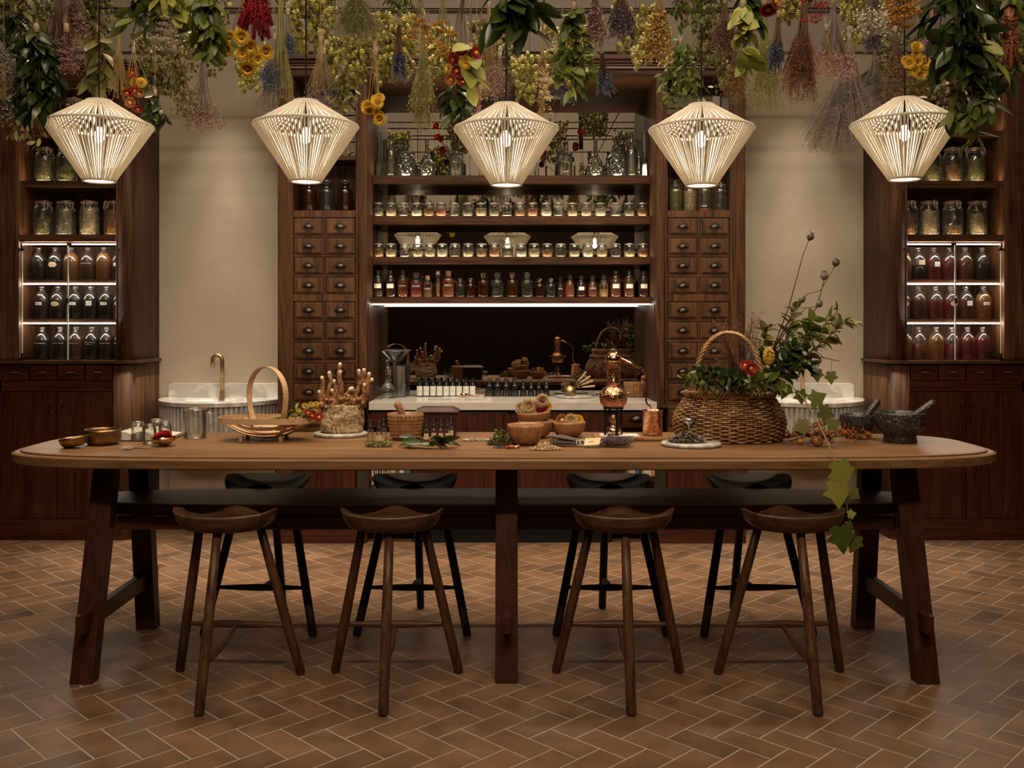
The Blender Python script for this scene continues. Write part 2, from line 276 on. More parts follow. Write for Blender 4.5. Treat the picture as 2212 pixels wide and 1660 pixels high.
# ---------------------------------------------------------------- mesh building
class MB:
    def __init__(s): s.v = []; s.f = []; s.sm = []; s.mi = []; s.X = None; s.m = 0
    def add(s, vs, fs, smooth=False, X=None):
        b = len(s.v)
        if X is not None: vs = [X @ Vector(v) for v in vs]
        if s.X is not None: vs = [s.X @ Vector(v) for v in vs]
        s.v.extend([tuple(v) for v in vs]); s.f.extend([tuple(i+b for i in f) for f in fs])
        s.sm.extend([smooth]*len(fs)); s.mi.extend([s.m]*len(fs)); return s
    def box(s, x0, y0, z0, x1, y1, z1, X=None):
        if x0 > x1: x0, x1 = x1, x0
        if y0 > y1: y0, y1 = y1, y0
        if z0 > z1: z0, z1 = z1, z0
        return s.add([(x0, y0, z0), (x1, y0, z0), (x1, y1, z0), (x0, y1, z0), (x0, y0, z1), (x1, y0, z1), (x1, y1, z1), (x0, y1, z1)],
              [(3, 2, 1, 0), (4, 5, 6, 7), (0, 1, 5, 4), (1, 2, 6, 5), (2, 3, 7, 6), (3, 0, 4, 7)], False, X)
    def lathe(s, prof, seg=24, X=None, smooth=True, sy=1.0, cap=True, rf=None):
        vs = []; fs = []; n = len(prof)
        for k, (r, z) in enumerate(prof):
            for i in range(seg):
                a = 2*PI*i/seg; q = r*(rf(a, z) if rf else 1)
                vs.append((q*math.cos(a), q*math.sin(a)*sy, z))
        for k in range(n-1):
            for i in range(seg):
                j = (i+1) % seg; fs.append((k*seg+i, k*seg+j, (k+1)*seg+j, (k+1)*seg+i))
        s.add(vs, fs, smooth, X)
        if cap:
            b = len(s.v)-len(vs)
            if prof[0][0] > 1e-5: s.f.append(tuple(b+i for i in range(seg))[::-1]); s.sm.append(False); s.mi.append(s.m)
            if prof[-1][0] > 1e-5: s.f.append(tuple(b+(n-1)*seg+i for i in range(seg))); s.sm.append(False); s.mi.append(s.m)
        return s
    def tube(s, pts, rad, seg=6, X=None, cap=True, closed=False, smooth=True):
        pts = [Vector(p) for p in pts]; n = len(pts)
        if not hasattr(rad, '__len__'): rad = [rad]*n
        vs = []; fs = []; up = None
        for k, p in enumerate(pts):
            if closed: t = pts[(k+1) % n]-pts[k-1]
            else: t = pts[min(k+1, n-1)]-pts[max(k-1, 0)]
            if t.length < 1e-9: t = Vector((0, 0, 1))
            t.normalize()
            if up is None:
                up = Vector((0, 0, 1)) if abs(t.z) < 0.9 else Vector((1, 0, 0))
            a = t.cross(up)
            if a.length < 1e-6: a = t.cross(Vector((1, 0.3, 0)))
            a.normalize(); bb = a.cross(t); up = bb
            for i in range(seg):
                g = 2*PI*i/seg; vs.append(p+(a*math.cos(g)+bb*math.sin(g))*rad[k])
        m = n if closed else n-1
        for k in range(m):
            k2 = (k+1) % n
            for i in range(seg):
                j = (i+1) % seg; fs.append((k*seg+i, k*seg+j, k2*seg+j, k2*seg+i))
        if cap and not closed:
            fs.append(tuple(range(seg))[::-1]); fs.append(tuple((n-1)*seg+i for i in range(seg)))
        return s.add(vs, fs, smooth, X)
    def ring(s, r, z, t, seg=32, ts=6, X=None, sy=1.0, c=(0, 0)):
        return s.tube([(c[0]+r*math.cos(2*PI*i/seg), c[1]+r*sy*math.sin(2*PI*i/seg), z) for i in range(seg)], t, ts, X, closed=True)
    def ball(s, c, r, seg=8, rings=5, sz=1.0, X=None):
        pr = [(max(1e-6, r*math.sin(PI*k/rings)), -r*sz*math.cos(PI*k/rings)) for k in range(rings+1)]
        T = Matrix.Translation(c)
        return s.lathe(pr, seg, T if X is None else X @ T, cap=False)
    def octa(s, c, r, rz=None):
        c = Vector(c); rz = rz or r
        return s.add([c+Vector((r, 0, 0)), c+Vector((0, r, 0)), c-Vector((r, 0, 0)), c-Vector((0, r, 0)), c+Vector((0, 0, rz)), c-Vector((0, 0, rz))],
                     [(0, 1, 4), (1, 2, 4), (2, 3, 4), (3, 0, 4), (1, 0, 5), (2, 1, 5), (3, 2, 5), (0, 3, 5)], True)
    def prism(s, poly, z0, z1, X=None, smooth=False):
        n = len(poly)
        vs = [(x, y, z0) for x, y in poly]+[(x, y, z1) for x, y in poly]
        fs = [tuple(range(n))[::-1], tuple(range(n, 2*n))]
        s.add(vs, fs, False, X); b = len(s.v)-2*n
        for i in range(n):
            j = (i+1) % n; s.f.append((b+i, b+j, b+n+j, b+n+i)); s.sm.append(smooth); s.mi.append(s.m)
        return s
    def mesh(s, name, mats, bev=0, bseg=2):
        me = bpy.data.meshes.new(name); me.from_pydata(s.v, [], s.f)
        if not isinstance(mats, (list, tuple)): mats = [mats]
        for m in mats: me.materials.append(m)
        me.polygons.foreach_set('use_smooth', s.sm); me.polygons.foreach_set('material_index', s.mi)
        if bev:
            bm = bmesh.new(); bm.from_mesh(me)
            bmesh.ops.bevel(bm, geom=[e for e in bm.edges if len(e.link_faces) == 2 and e.calc_face_angle(0) > 0.5], offset=bev, segments=bseg, affect='EDGES', profile=0.6)
            bm.to_mesh(me); bm.free()
        me.update(); return me
def link(name, data, parent=None, loc=(0, 0, 0), rot=(0, 0, 0), sc=1.0):
    o = bpy.data.objects.new(name, data); COL.objects.link(o); o.location = loc; o.rotation_euler = rot
    o.scale = (sc, sc, sc) if not hasattr(sc, '__len__') else sc
    if parent: o.parent = parent
    return o
def part(name, mb, mat, parent=None, bev=0, label=None, loc=(0, 0, 0), rot=(0, 0, 0), stuff=False, sc=1.0):
    me = mb if isinstance(mb, bpy.types.Mesh) else mb.mesh(name, mat, bev)
    o = link(name, me, parent, loc, rot, sc)
    if label: o['label'] = label
    if stuff: o['kind'] = 'stuff'
    return o
def tag(o, label, cat, group=None):
    o['label'] = label; o['category'] = cat
    if group: o['group'] = group
    return o
def thing(name, label, cat, loc=(0, 0, 0), rz=0, group=None, rot=None, sc=1.0):
    o = link(name, None, None, loc, rot or (0, 0, rz), sc); o.empty_display_size = 0.05
    return tag(o, label, cat, group)
def struct(name, mb, mat, parent=None, bev=0, **k):
    o = part(name, mb, mat, parent, bev, **k)
    if parent is None: o['kind'] = 'structure'
    return o
def kids(o): return [c for c in list(bpy.data.objects) if c.parent == o]
def copytree(root, loc, rz, label, group=None, tree=None):
    """copy a thing, its parts and sub-parts (tree: list of (object, its children list))"""
    r = root.copy(); COL.objects.link(r); r.location = loc; r.rotation_euler = (0, 0, rz); r['label'] = label
    if group: r['group'] = group
    for ch, subs in tree:
        c = ch.copy(); COL.objects.link(c); c.parent = r
        for g in subs:
            d = g.copy(); COL.objects.link(d); d.parent = c
    return r
def treeof(root): return [(c, kids(c)) for c in kids(root)]
def rot_to(d):
    return Vector(d).to_track_quat('Z', 'Y').to_matrix().to_4x4()
ORD = 'first second third fourth fifth sixth seventh eighth ninth tenth eleventh twelfth thirteenth fourteenth fifteenth sixteenth seventeenth eighteenth nineteenth twentieth twenty-first twenty-second twenty-third twenty-fourth'.split()
XC = 0.021

# ---------------------------------------------------------------- the room
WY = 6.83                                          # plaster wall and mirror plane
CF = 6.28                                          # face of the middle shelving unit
def Zc(y, Y=CF): return PZ(y, Y)
RX = 4.3
floor = struct('floor', MB().box(-RX, -1.0, -0.06, RX, WY+0.1, -0.0012), M['grout'])
W = 0.1112; w2 = math.sqrt(0.5); OX, OY = -0.324, 3.400
def uv2xy(u, v): return (OX+(u*w2-v*w2)*W, OY+(u*w2+v*w2)*W)
def tile_poly(u0, v0, u1, v1, g=0.022, jit=0.0):
    return [(u0+g, v0+g), (u1-g, v0+g), (u1-g, v1-g), (u0+g, v1-g)]
def tile_into(mb, cx, cy, du, dv, z0=-0.003, zt=0.0, skew=0):
    # du, dv half sizes in metres along the two diagonals, bevelled top edge
    b = 0.0012; vs = []
    for (hu, hv, z) in ((du, dv, z0), (du, dv, zt-b), (du-b, dv-b, zt)):
        for su, sv in ((-1, -1), (1, -1), (1, 1), (-1, 1)):
            a, c = su*hu, sv*hv
            vs.append((cx+(a-c)*w2, cy+(a+c)*w2, z))
    fs = [(8, 9, 10, 11)]
    for k in (0, 4):
        for i in range(4):
            j = (i+1) % 4; fs.append((k+i, k+j, k+4+j, k+4+i))
    mb.add(vs, fs)
tiles = []
for i in range(-75, 76):
    for j in range(-75, 76):
        n = (i+j+1) % 4
        if n == 0: u, v, du, dv = i+1.0, j+0.5, 1.0, 0.5
        elif n == 2: u, v, du, dv = i+0.5, j+1.0, 0.5, 1.0
        else: continue
        x, y = uv2xy(u, v)
        if abs(x) > RX-0.05 or y < -0.8 or y > WY+0.05: continue
        inview = y > 2.95 and abs(x) < 0.56*y
        tiles.append((0 if inview else 1, y, x, du, dv))
tiles.sort()
hm = 0.0027; vari = []
for kind in ((1.0, 0.5), (0.5, 1.0)):
    mb = MB(); tile_into(mb, 0, 0, kind[0]*W-hm, kind[1]*W-hm); vari.append(mb.mesh('tile', M['tile']))
for k, (iv, y, x, du, dv) in enumerate(tiles[:300]):
    o = link('tile', vari[0] if du > dv else vari[1], floor, (x, y, R.uniform(-0.0006, 0.0004)))
rest = MB()
for iv, y, x, du, dv in tiles[300:]:
    tile_into(rest, x, y, du*W-hm, dv*W-hm)
part('tiles', rest, M['tile'], floor, stuff=True)
# walls
SX = 2.474                                         # plaster bay ends here, tall cabinets stand beyond
struct('wall_back', MB().box(-RX, WY+0.012, 0, RX, WY+0.15, 3.34), M['plaster'])
struct('trim_1', MB().box(-RX, WY-0.03, 3.325, RX, WY+0.15, 3.345), M['plaster_up'])
struct('wall_back_upper', MB().box(-RX, WY-0.02, 3.345, RX, WY+0.15, 4.7), M['plaster_up'])
struct('trim_2', MB().box(-RX, WY-0.075, 3.60, RX, WY-0.02, 3.65), M['plaster_up'], bev=0.006)
struct('wall_left', MB().box(-RX-0.1, -2.2, 0, -RX, WY+0.15, 4.7), M['hall'])
struct('wall_right', MB().box(RX, -2.2, 0, RX+0.1, WY+0.15, 4.7), M['hall'])
struct('ceiling', MB().box(-RX-0.1, -2.3, 4.7, RX+0.1, WY+0.15, 4.8), M['plaster_up'])
struct('wall_front_lower', MB().box(-RX, -1.1, 0, RX, -1.0, 3.05), M['hall'])
struct('wall_front_upper', MB().box(-RX, -1.1, 3.05, RX, -0.97, 4.7), M['plaster_up'])

# ---------------------------------------------------------------- middle unit: shelving, drawers, mirror, worktop
hx = {'out': 1.513, 'd1': 1.4085, 'd0': 1.009, 'open': 0.9345}
def XS(s, k): return XC+s*(hx[k] if isinstance(k, str) else k)
zh = 3.017; ztop = 3.135
unit = thing('apothecary_shelving', 'tall dark oak apothecary unit with small drawers flanking open backlit shelves', 'shelving', (0, 0, 0))
for s in (-1, 1):
    part('stile', MB().box(XS(s, 'out'), CF, 0, XS(s, 'd1'), WY, zh), M['oakz'], unit, 0.012)
    part('stile', MB().box(XS(s, 'd0'), CF, CZ-0.04, XS(s, 'open')-s*0.0, WY, zh), M['oakz'], unit, 0.006)
    part('stile_bead', MB().tube([(XS(s, 0.988), CF-0.003, 0.9), (XS(s, 0.988), CF-0.003, zh)], 0.004, 6), M['redz'], unit)
    # wood reveal beside the mirror
    part('reveal_panel', MB().box(XS(s, 0.9345), CF+0.05, CZ, XS(s, 0.928), WY-0.004, Zc(657)), M['oakz'], unit)
part('head_rail', MB().box(XS(-1, 'out'), CF, zh, XS(1, 'out'), WY, 3.066), M['oakx'], unit, 0.004)
part('bead_strip', MB().box(XS(-1, 1.53), CF-0.03, 3.066, XS(1, 1.53), WY, 3.074), plain('pale_bead', (0.46, 0.40, 0.34), 0.4), unit)
cn = MB()
for k, (d, z0, z1) in enumerate(((0.045, 3.074, 3.09), (0.06, 3.09, 3.108), (0.085, 3.108, ztop))):
    cn.box(XS(-1, 1.513+d*0.6), CF-d, z0, XS(1, 1.513+d*0.6), WY, z1)
part('cornice', cn, M['redx'], unit, 0.004)
# mirror behind the shelves
part('mirror', MB().box(XS(-1, 0.9345), WY-0.006, CZ+0.001, XS(1, 0.9345), WY+0.004, zh), M['mirror'], unit, label='large smoked mirror behind the shelves')
# shelves (front at 6.52)
SF = 6.52
shelf_z = {}
for nm, yt, yb in (('A', 379, 396), ('B', 467, 484), ('C', 555.5, 571), ('D', 643, 656)):
    zt, zb = PZ(yt, SF), PZ(yb, SF); shelf_z[nm] = zt
    hw = 0.9325 if nm != 'D' else 0.9345
    fr = SF if nm != 'D' else SF-0.03
    sh = part('shelf', MB().box(XS(-1, hw), fr, zb, XS(1, hw), WY-0.008, zt), M['oakx'], unit, 0.001)
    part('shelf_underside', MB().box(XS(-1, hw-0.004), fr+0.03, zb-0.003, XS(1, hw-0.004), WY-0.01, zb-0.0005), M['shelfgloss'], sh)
    # warm light line let into the shelf top, close to the front edge
    part('led_strip', MB().box(XS(-1, hw-0.01), fr+0.010, zt-0.002, XS(1, hw-0.01), fr+0.018, zt+0.00015), M['ledw'], sh, label='warm light strip')
part('led_strip', MB().box(XS(-1, 0.93), SF-0.025, PZ(659.2, SF), XS(1, 0.93), SF-0.014, PZ(656.6, SF)), M['led'], unit, label='bright white light strip under the lowest shelf')
# drawers
pullme = MB()
def pull_mesh():
    mb = MB(); a, hgt, d = 0.030, 0.024, 0.020      # cup pull: half dome, open below, with a raised half-ring plate behind
    seg = 12; vs = []; fs = []
    for k in range(6):
        t = k/5*PI/2
        for i in range(seg+1):
            g = PI*i/seg
            vs.append((a*math.cos(g)*math.cos(t)**0.6, -d*math.sin(t), hgt*math.sin(g)*math.cos(t)**0.8-hgt*0.4))
    for k in range(5):
        for i in range(seg): b = k*(seg+1)+i; fs.append((b, b+1, b+seg+2, b+seg+1))
    mb.add(vs, fs, True)
    pl = [((a+0.010)*math.cos(PI*i/seg), (hgt+0.012)*math.sin(PI*i/seg)-hgt*0.4) for i in range(seg+1)]
    T = Matrix.Rotation(PI/2, 4, 'X')
    mb.prism(pl, 0.0, 0.0045, T)
    mb.tube([(x*0.97, -0.003, z*0.97-0.001) for x, z in pl], 0.0022, 5)
    return mb.mesh('cup_pull', M['pull'])
PULL = pull_mesh()
rows = [(471, 507.5), (514.5, 549.5), (556.5, 592), (599.5, 634.5), (652, 688), (696, 732.5), (740.5, 776), (785, 820), (829, 866), (884, 921)]
dmesh = {}
for s in (-1, 1):
    # carcass rails and divider
    xa, xb = sorted((XS(s, 'd1'), XS(s, 'd0')))
    part('back_panel', MB().box(xa, CF+0.06, 0.1, xb, CF+0.08, Zc(466)), M['redz'], unit)
    prev = 455.0
    for k, (yt, yb) in enumerate(rows):
        part('rail', MB().box(xa, CF-0.002 if k in (0, 4) else CF+0.001, Zc(yt-1.2), xb, CF+0.06, Zc(prev)), M['drawer'] if k in (0, 4) else M['oakx'], unit, 0.001)
        prev = yb+1.2
        xm = (xa+xb)/2
        part('divider', MB().box(xm-0.007, CF+0.001, Zc(yb+1.2), xm+0.007, CF+0.06, Zc(yt-1.2)), M['oakz'], unit)
        for q in (0, 1):
            dx0 = xa+0.004 if q == 0 else xm+0.010; dx1 = xm-0.010 if q == 0 else xb-0.004
            wd, ht = (dx1-dx0)/2, (Zc(yt)-Zc(yb))/2
            key = (round(wd, 3), round(ht, 3))
            if key not in dmesh:
                mb = MB().box(-wd, -0.002, -ht, wd, 0.02, ht); mb.box(-wd+0.011, -0.009, -ht+0.010, wd-0.011, 0.0, ht-0.010)
                dmesh[key] = mb.mesh('drawer', M['drawer'], 0.0018)
            d = link('drawer', dmesh[key], unit, ((dx0+dx1)/2, CF+0.004, (Zc(yt)+Zc(yb))/2))
            link('cup_pull', PULL, d, (0, -0.009, 0.0))
    part('rail', MB().box(xa, CF, Zc(935), xb, CF+0.06, Zc(prev)), M['oakx'], unit)
    part('base_panel', MB().box(xa, CF, 0.10, xb, CF+0.03, Zc(936)), M['redz'], unit, 0.002)
    part('plinth', MB().box(XS(s, 'out'), CF-0.01, 0, XS(s, 'open'), CF+0.3, 0.10), M['redx'], unit, 0.004)
    # upper niches
    nb = CF+0.27
    part('niche_back', MB().box(xa, nb, Zc(466), xb, nb+0.02, zh), M['oakz'], unit)
    part('niche_mirror', MB().box(xa+0.005, nb-0.005, PZ(337, CF+.05)+0.002, xb-0.005, nb-0.001, zh-0.002), M['mirror'], unit, label='mirror back of the upper niche')
    part('niche_shelf', MB().box(xa, CF+0.03, PZ(346, CF+.03), xb, nb-0.006, PZ(337, CF+.03)), M['oakx'], unit, 0.001)
    ns = part('niche_floor', MB().box(xa, CF+0.002, Zc(462), xb, nb, Zc(455.5)), M['oakx'], unit, 0.001)
    part('led_strip', MB().box(xa+0.01, CF+0.02, Zc(455.5)-0.002, xb-0.01, CF+0.028, Zc(455.5)+0.00015), M['ledw'], ns, label='warm light strip')
NZ = Zc(455.5)
# base cabinets under the worktop
bx0, bx1 = XS(-1, 0.9345), XS(1, 0.9345)
part('carcass_panel', MB().box(bx0, CF+0.09, 0.1, bx1, CF+0.11, CZ-0.06), M['redz'], unit)
part('base_rail', MB().box(bx0, CF, CZ-0.075, bx1, CF+0.09, CZ-0.052), M['redx'], unit, 0.001)
def bz(y): return Zc(y)
def panel(x0, x1, z0, z1, name='door', mat='redz'):
    xx = (x0+x1)/2; zz = (z0+z1)/2; wd = abs(x1-x0)/2; ht = abs(z1-z0)/2
    mb = MB().box(-wd, 0, -ht, wd, 0.02, ht); mb.box(-wd+0.02, -0.003, -ht+0.02, wd-0.02, 0.0, ht-0.02)
    return part(name, mb, M[mat], unit, 0.002, loc=(xx, CF, zz))
xl = PX(893, CF); xr = PX(1322, CF); xm = PX(1107, CF)
for x0, x1 in ((bx0+0.004, xl-0.008), (xr+0.008, bx1-0.004)):
    d = panel(x0, x1, bz(884), bz(924), 'drawer', 'redx'); link('cup_pull', PULL, d, (0.012, -0.004, 0.0), sc=1.25)
    part('niche_panel', MB().box(x0, CF+0.085, 0.12, x1, CF+0.089, bz(930)), M['redz'], unit)
    part('book_shelf', MB().box(x0, CF+0.004, PZ(1040, CF), x1, CF+0.088, PZ(1030, CF)), M['redx'], unit)
    part('book_shelf', MB().box(x0, CF+0.004, PZ(1073, CF), x1, CF+0.088, PZ(1066, CF)), M['redx'], unit)
    part('base_panel', MB().box(x0, CF, 0.10, x1, CF+0.02, PZ(1075, CF)), M['redz'], unit)
for x0, x1 in ((xl+0.004, xm-0.008), (xm+0.008, xr-0.004)):
    d = panel(x0, x1, 0.165, bz(884), 'door')
    hk = MB().tube([(0, -0.003, 0.02), (0, -0.012, 0.014), (0, -0.014, -0.012), (0, -0.006, -0.022)], 0.004, 6); hk.ball((0, -0.004, 0.024), 0.005, 8, 5)
    part('handle', hk, M['black'], d, loc=((x1-x0)/2-0.05 if x0 < 0.0 and x0 < xm-0.1 else -(x1-x0)/2+0.05, 0, 0.30))
for x in (xl-0.002, xm, xr+0.002): part('post', MB().box(x-0.006, CF, 0.1, x+0.006, CF+0.088, CZ-0.052), M['redz'], unit)
part('toe_plate', MB().box(xl, CF+0.02, 0.0, xr, CF+0.04, 0.10), M['black'], unit)
gr = MB()
for k in range(9): gr.box(xl+0.02, CF+0.012, 0.010+k*0.0095, xr-0.02, CF+0.022, 0.014+k*0.0095)
part('vent_grille', gr, M['matblack'], unit, label='black slotted vent grille')
part('plinth_rail', MB().box(xl, CF, 0.10, xr, CF+0.02, 0.16), M['redx'], unit, 0.002)
# worktop
wt = part('worktop', MB().box(PX(797, CF)-0.0, CF-0.012, CZ-0.052, PX(1418.5, CF), WY-0.007, CZ), M['quartz'], None, 0.003)
tag(wt, 'pale stone worktop set between the two drawer columns under the mirror', 'worktop')

# ---------------------------------------------------------------- tall side cabinets
SY = 6.36
side = {}
for s in (-1, 1):
    where = 'beside the left basin' if s < 0 else 'beside the right basin'
    cb = thing('display_cabinet', 'tall oak display cabinet with glass doors and lit shelves '+where, 'cabinet', (0, 0, 0))
    def X(a): return XC+s*a
    zt, zl = 3.075, PZ(779, SY)
    ci, cw, ce = 2.575, 2.474, 3.62                    # opening edge, wall side, outer end
    op = 3.222                                         # outer edge of the opening
    # inner stile with rounded corner (upper and lower)
    def corner(r, out=0.0):
        pts = [(X(ci), SY-out), (X(cw+r)-0, SY-out)]
        for k in range(1, 9):
            a = k/8*PI/2; pts.append((X(cw-out+r-r*math.sin(a)), SY-out+r-r*math.cos(a)))
        pts += [(X(cw-out), WY), (X(ci), WY)]
        return pts if s < 0 else pts
    part('corner_stile', MB().prism(corner(0.06), zl, zt, smooth=True), M['oakz'], cb)
    part('lower_corner', MB().prism([(X(ci+0.03), SY), (X(cw+0.06), SY)]+[(X(cw+0.06-0.06*math.sin(k/8*PI/2)), SY+0.06-0.06*math.cos(k/8*PI/2)) for k in range(1, 9)]+[(X(cw), WY), (X(ci+0.03), WY)], 0.10, zl-0.02, smooth=True), M['oakz'], cb)
    part('outer_stile', MB().box(X(op), SY, zl, X(ce), WY, zt), M['oakz'], cb, 0.02)
    part('corner_bead', MB().tube([(X(ci+0.004), SY-0.004, zl), (X(ci+0.004), SY-0.004, zt)], 0.008, 6), M['oakz'], cb)
    part('ledge', MB().prism([(X(ce), SY-0.025), (X(cw+0.05), SY-0.025)]+[(X(cw+0.05-0.068*math.sin(k/8*PI/2)), SY+0.043-0.068*math.cos(k/8*PI/2)) for k in range(1, 9)]+[(X(cw-0.018), WY), (X(ce), WY)], zl-0.02, zl), M['oakx'], cb)
    part('back_panel', MB().box(X(ci-0.03), WY-0.02, zl, X(op), WY, zt), M['oakz'], cb)
    part('top_rail', MB().box(X(ci), SY, 2.86+0.10, X(op), SY+0.03, zt), M['redx'], cb, 0.002)
    part('roof_board', MB().box(X(cw), SY, zt, X(ce), WY, zt+0.012), M['redx'], cb)
    cr = MB()
    for d, z0, z1 in ((0.02, 3.087, 3.10), (0.04, 3.10, 3.115), (0.06, 3.115, 3.135)):
        cr.prism([(X(ce), SY-d), (X(cw+0.05), SY-d)]+[(X(cw-d+(0.05+d)*(1-math.sin(k/6*PI/2))), SY-d+(0.05+d)*(1-math.cos(k/6*PI/2))) for k in range(1, 7)]+[(X(cw-d), WY), (X(ce), WY)], z0, z1)
    part('cornice', cr, M['redx'], cb)
    # shelves
    fy = SY+0.035
    sz = {}
    for nm, yt, yb, led in (('T', 283, 292, 1), ('U', 391, 402, 1), ('J', 508, 523, 1), ('1', 604.5, 611, 2), ('2', 689.5, 696, 2)):
        zt_, zb_ = PZ(yt, fy), PZ(yb, fy); sz[nm] = zt_
        sh = part('shelf', MB().box(X(ci-0.02), fy if nm != 'J' else SY+0.012, zb_, X(op), WY-0.021, zt_), M['oakx'], cb, 0.0015)
        if led == 1: part('led_strip', MB().box(X(ci+0.0), fy+0.012, zt_-0.002, X(op-0.01), fy+0.020, zt_+0.00015), M['ledw'], sh, label='warm light strip')
    sz['3'] = zl
    for y in (527.0, 614.0, 699.0):
        if y == 527.0:
            for a, b in ((ci, 2.885), (2.925, op-0.02)): part('led_strip', MB().box(X(a), SY+0.02, PZ(528.3, SY), X(b), SY+0.03, PZ(526.2, SY)), M['leds'], cb, label='white light strip')
        else: part('led_strip', MB().box(X(ci), fy-0.002, PZ(y+1.2, fy), X(op-0.008), fy+0.006, PZ(y-1.0, fy)), M['leds'], cb, label='white light strip')
    # glass doors
    for a, b in ((ci+0.004, 2.903), (2.907, op-0.018)):
        gd = part('glass_door', MB().box(X(a), SY+0.004, zl+0.004, X(b), SY+0.009, PZ(530, SY)), M['pane'], cb)
        for e in (a, b): part('door_edge', MB().box(X(e)-0.0022, SY+0.0035, zl+0.004, X(e)+0.0022, SY+0.0095, PZ(530, SY)), M['paneedge'], gd)
        for zz in (zl+0.002, PZ(530, SY)-0.035):
            e = a+0.0 if a < 2.7 else b
            part('hinge', MB().box(X(e)-0.018, SY-0.004, zz, X(e)+0.018, SY+0.012, zz+0.012).box(X(e)-0.005, SY-0.004, zz, X(e)+0.005, SY+0.012, zz+0.045), M['black'], gd)
    kb = MB().box(-0.006, -0.014, -0.018, 0.006, 0.0, 0.018)
    part('door_knob', kb, M['black'], cb, 0.002, loc=(X(2.905), SY+0.004, PZ(650, SY)))
    # drawers row and doors below
    zd1, zd0 = PZ(786, SY), PZ(823, SY)
    part('face_frame', MB().box(X(ci+0.03), SY, zd1, X(ce), SY+0.03, zl-0.02), M['redx'], cb)
    part('face_rail', MB().box(X(ci+0.03), SY, PZ(846, SY), X(ce), SY+0.03, zd0), M['redx'], cb)
    part('face_fill', MB().box(X(ci+0.03), SY+0.03, 0.1, X(ce), SY+0.05, zl-0.02), M['redz'], cb)
    x0, x1 = ci+0.035, ci+0.035+0.725
    for k in range(4):
        a = x0+k*(x1-x0)/4+0.006; b = x0+(k+1)*(x1-x0)/4-0.006
        wd, ht = (b-a)/2, (zd1-zd0)/2-0.003
        mb = MB().box(-wd, -0.003, -ht, wd, 0.03, ht)
        d = part('drawer', mb, M['redx'], cb, 0.002, loc=(X((a+b)/2), SY, (zd1+zd0)/2))
        hd = MB().box(-0.023, -0.018, -0.003, 0.023, -0.010, 0.003).box(-0.016, -0.012, -0.002, -0.012, -0.002, 0.002).box(0.012, -0.012, -0.002, 0.016, -0.002, 0.002)
        part('handle', hd, M['brushed'], d, loc=(0, 0, 0.0))
    za, zb = PZ(848, SY), PZ(1120, SY)
    for k in range(2):
        a = x0+k*(x1-x0)/2+0.003; b = x0+(k+1)*(x1-x0)/2-0.003
        mb = MB().box(-(b-a)/2, -0.002, -(za-zb)/2, (b-a)/2, 0.03, (za-zb)/2)
        d = part('door', mb, M['redz'], cb, 0.002, loc=(X((a+b)/2), SY, (za+zb)/2))
        e = s*((b-a)/2-0.035)*(1 if k == 0 else -1)
        hd = MB().tube([(0, -0.004, 0.02), (0, -0.018, 0.014), (0, -0.018, -0.014), (0, -0.004, -0.02)], 0.0045, 6); hd.ball((0, -0.004, 0.024), 0.007, 8, 5)
        part('handle', hd, M['pull'], d, loc=(e, 0, (za-zb)/2-0.07))
        if k == (0 if s > 0 else 1): part('lock', MB().lathe([(0.001, 0), (0.010, 0), (0.010, 0.004), (0.001, 0.004)], 12, Matrix.Rotation(PI/2, 4, 'X')), M['pull'], d, loc=(e, -0.002, (za-zb)/2-0.14))
    part('outer_panel', MB().box(X(x1), SY, 0.1, X(ce), SY+0.03, zl-0.02), M['redz'], cb, 0.004)
    part('bottom_rail', MB().box(X(ci+0.03), SY, 0.10, X(x1), SY+0.03, zb-0.004), M['redx'], cb)
    part('plinth', MB().prism([(X(ce), SY+0.0), (X(cw+0.09), SY+0.0)]+[(X(cw+0.02+0.07*(1-math.sin(k/6*PI/2))), SY+0.07*(1-math.cos(k/6*PI/2))) for k in range(1, 7)]+[(X(cw+0.02), WY), (X(ce), WY)], 0.0, 0.10), M['redx'], cb)
    side[s] = sz
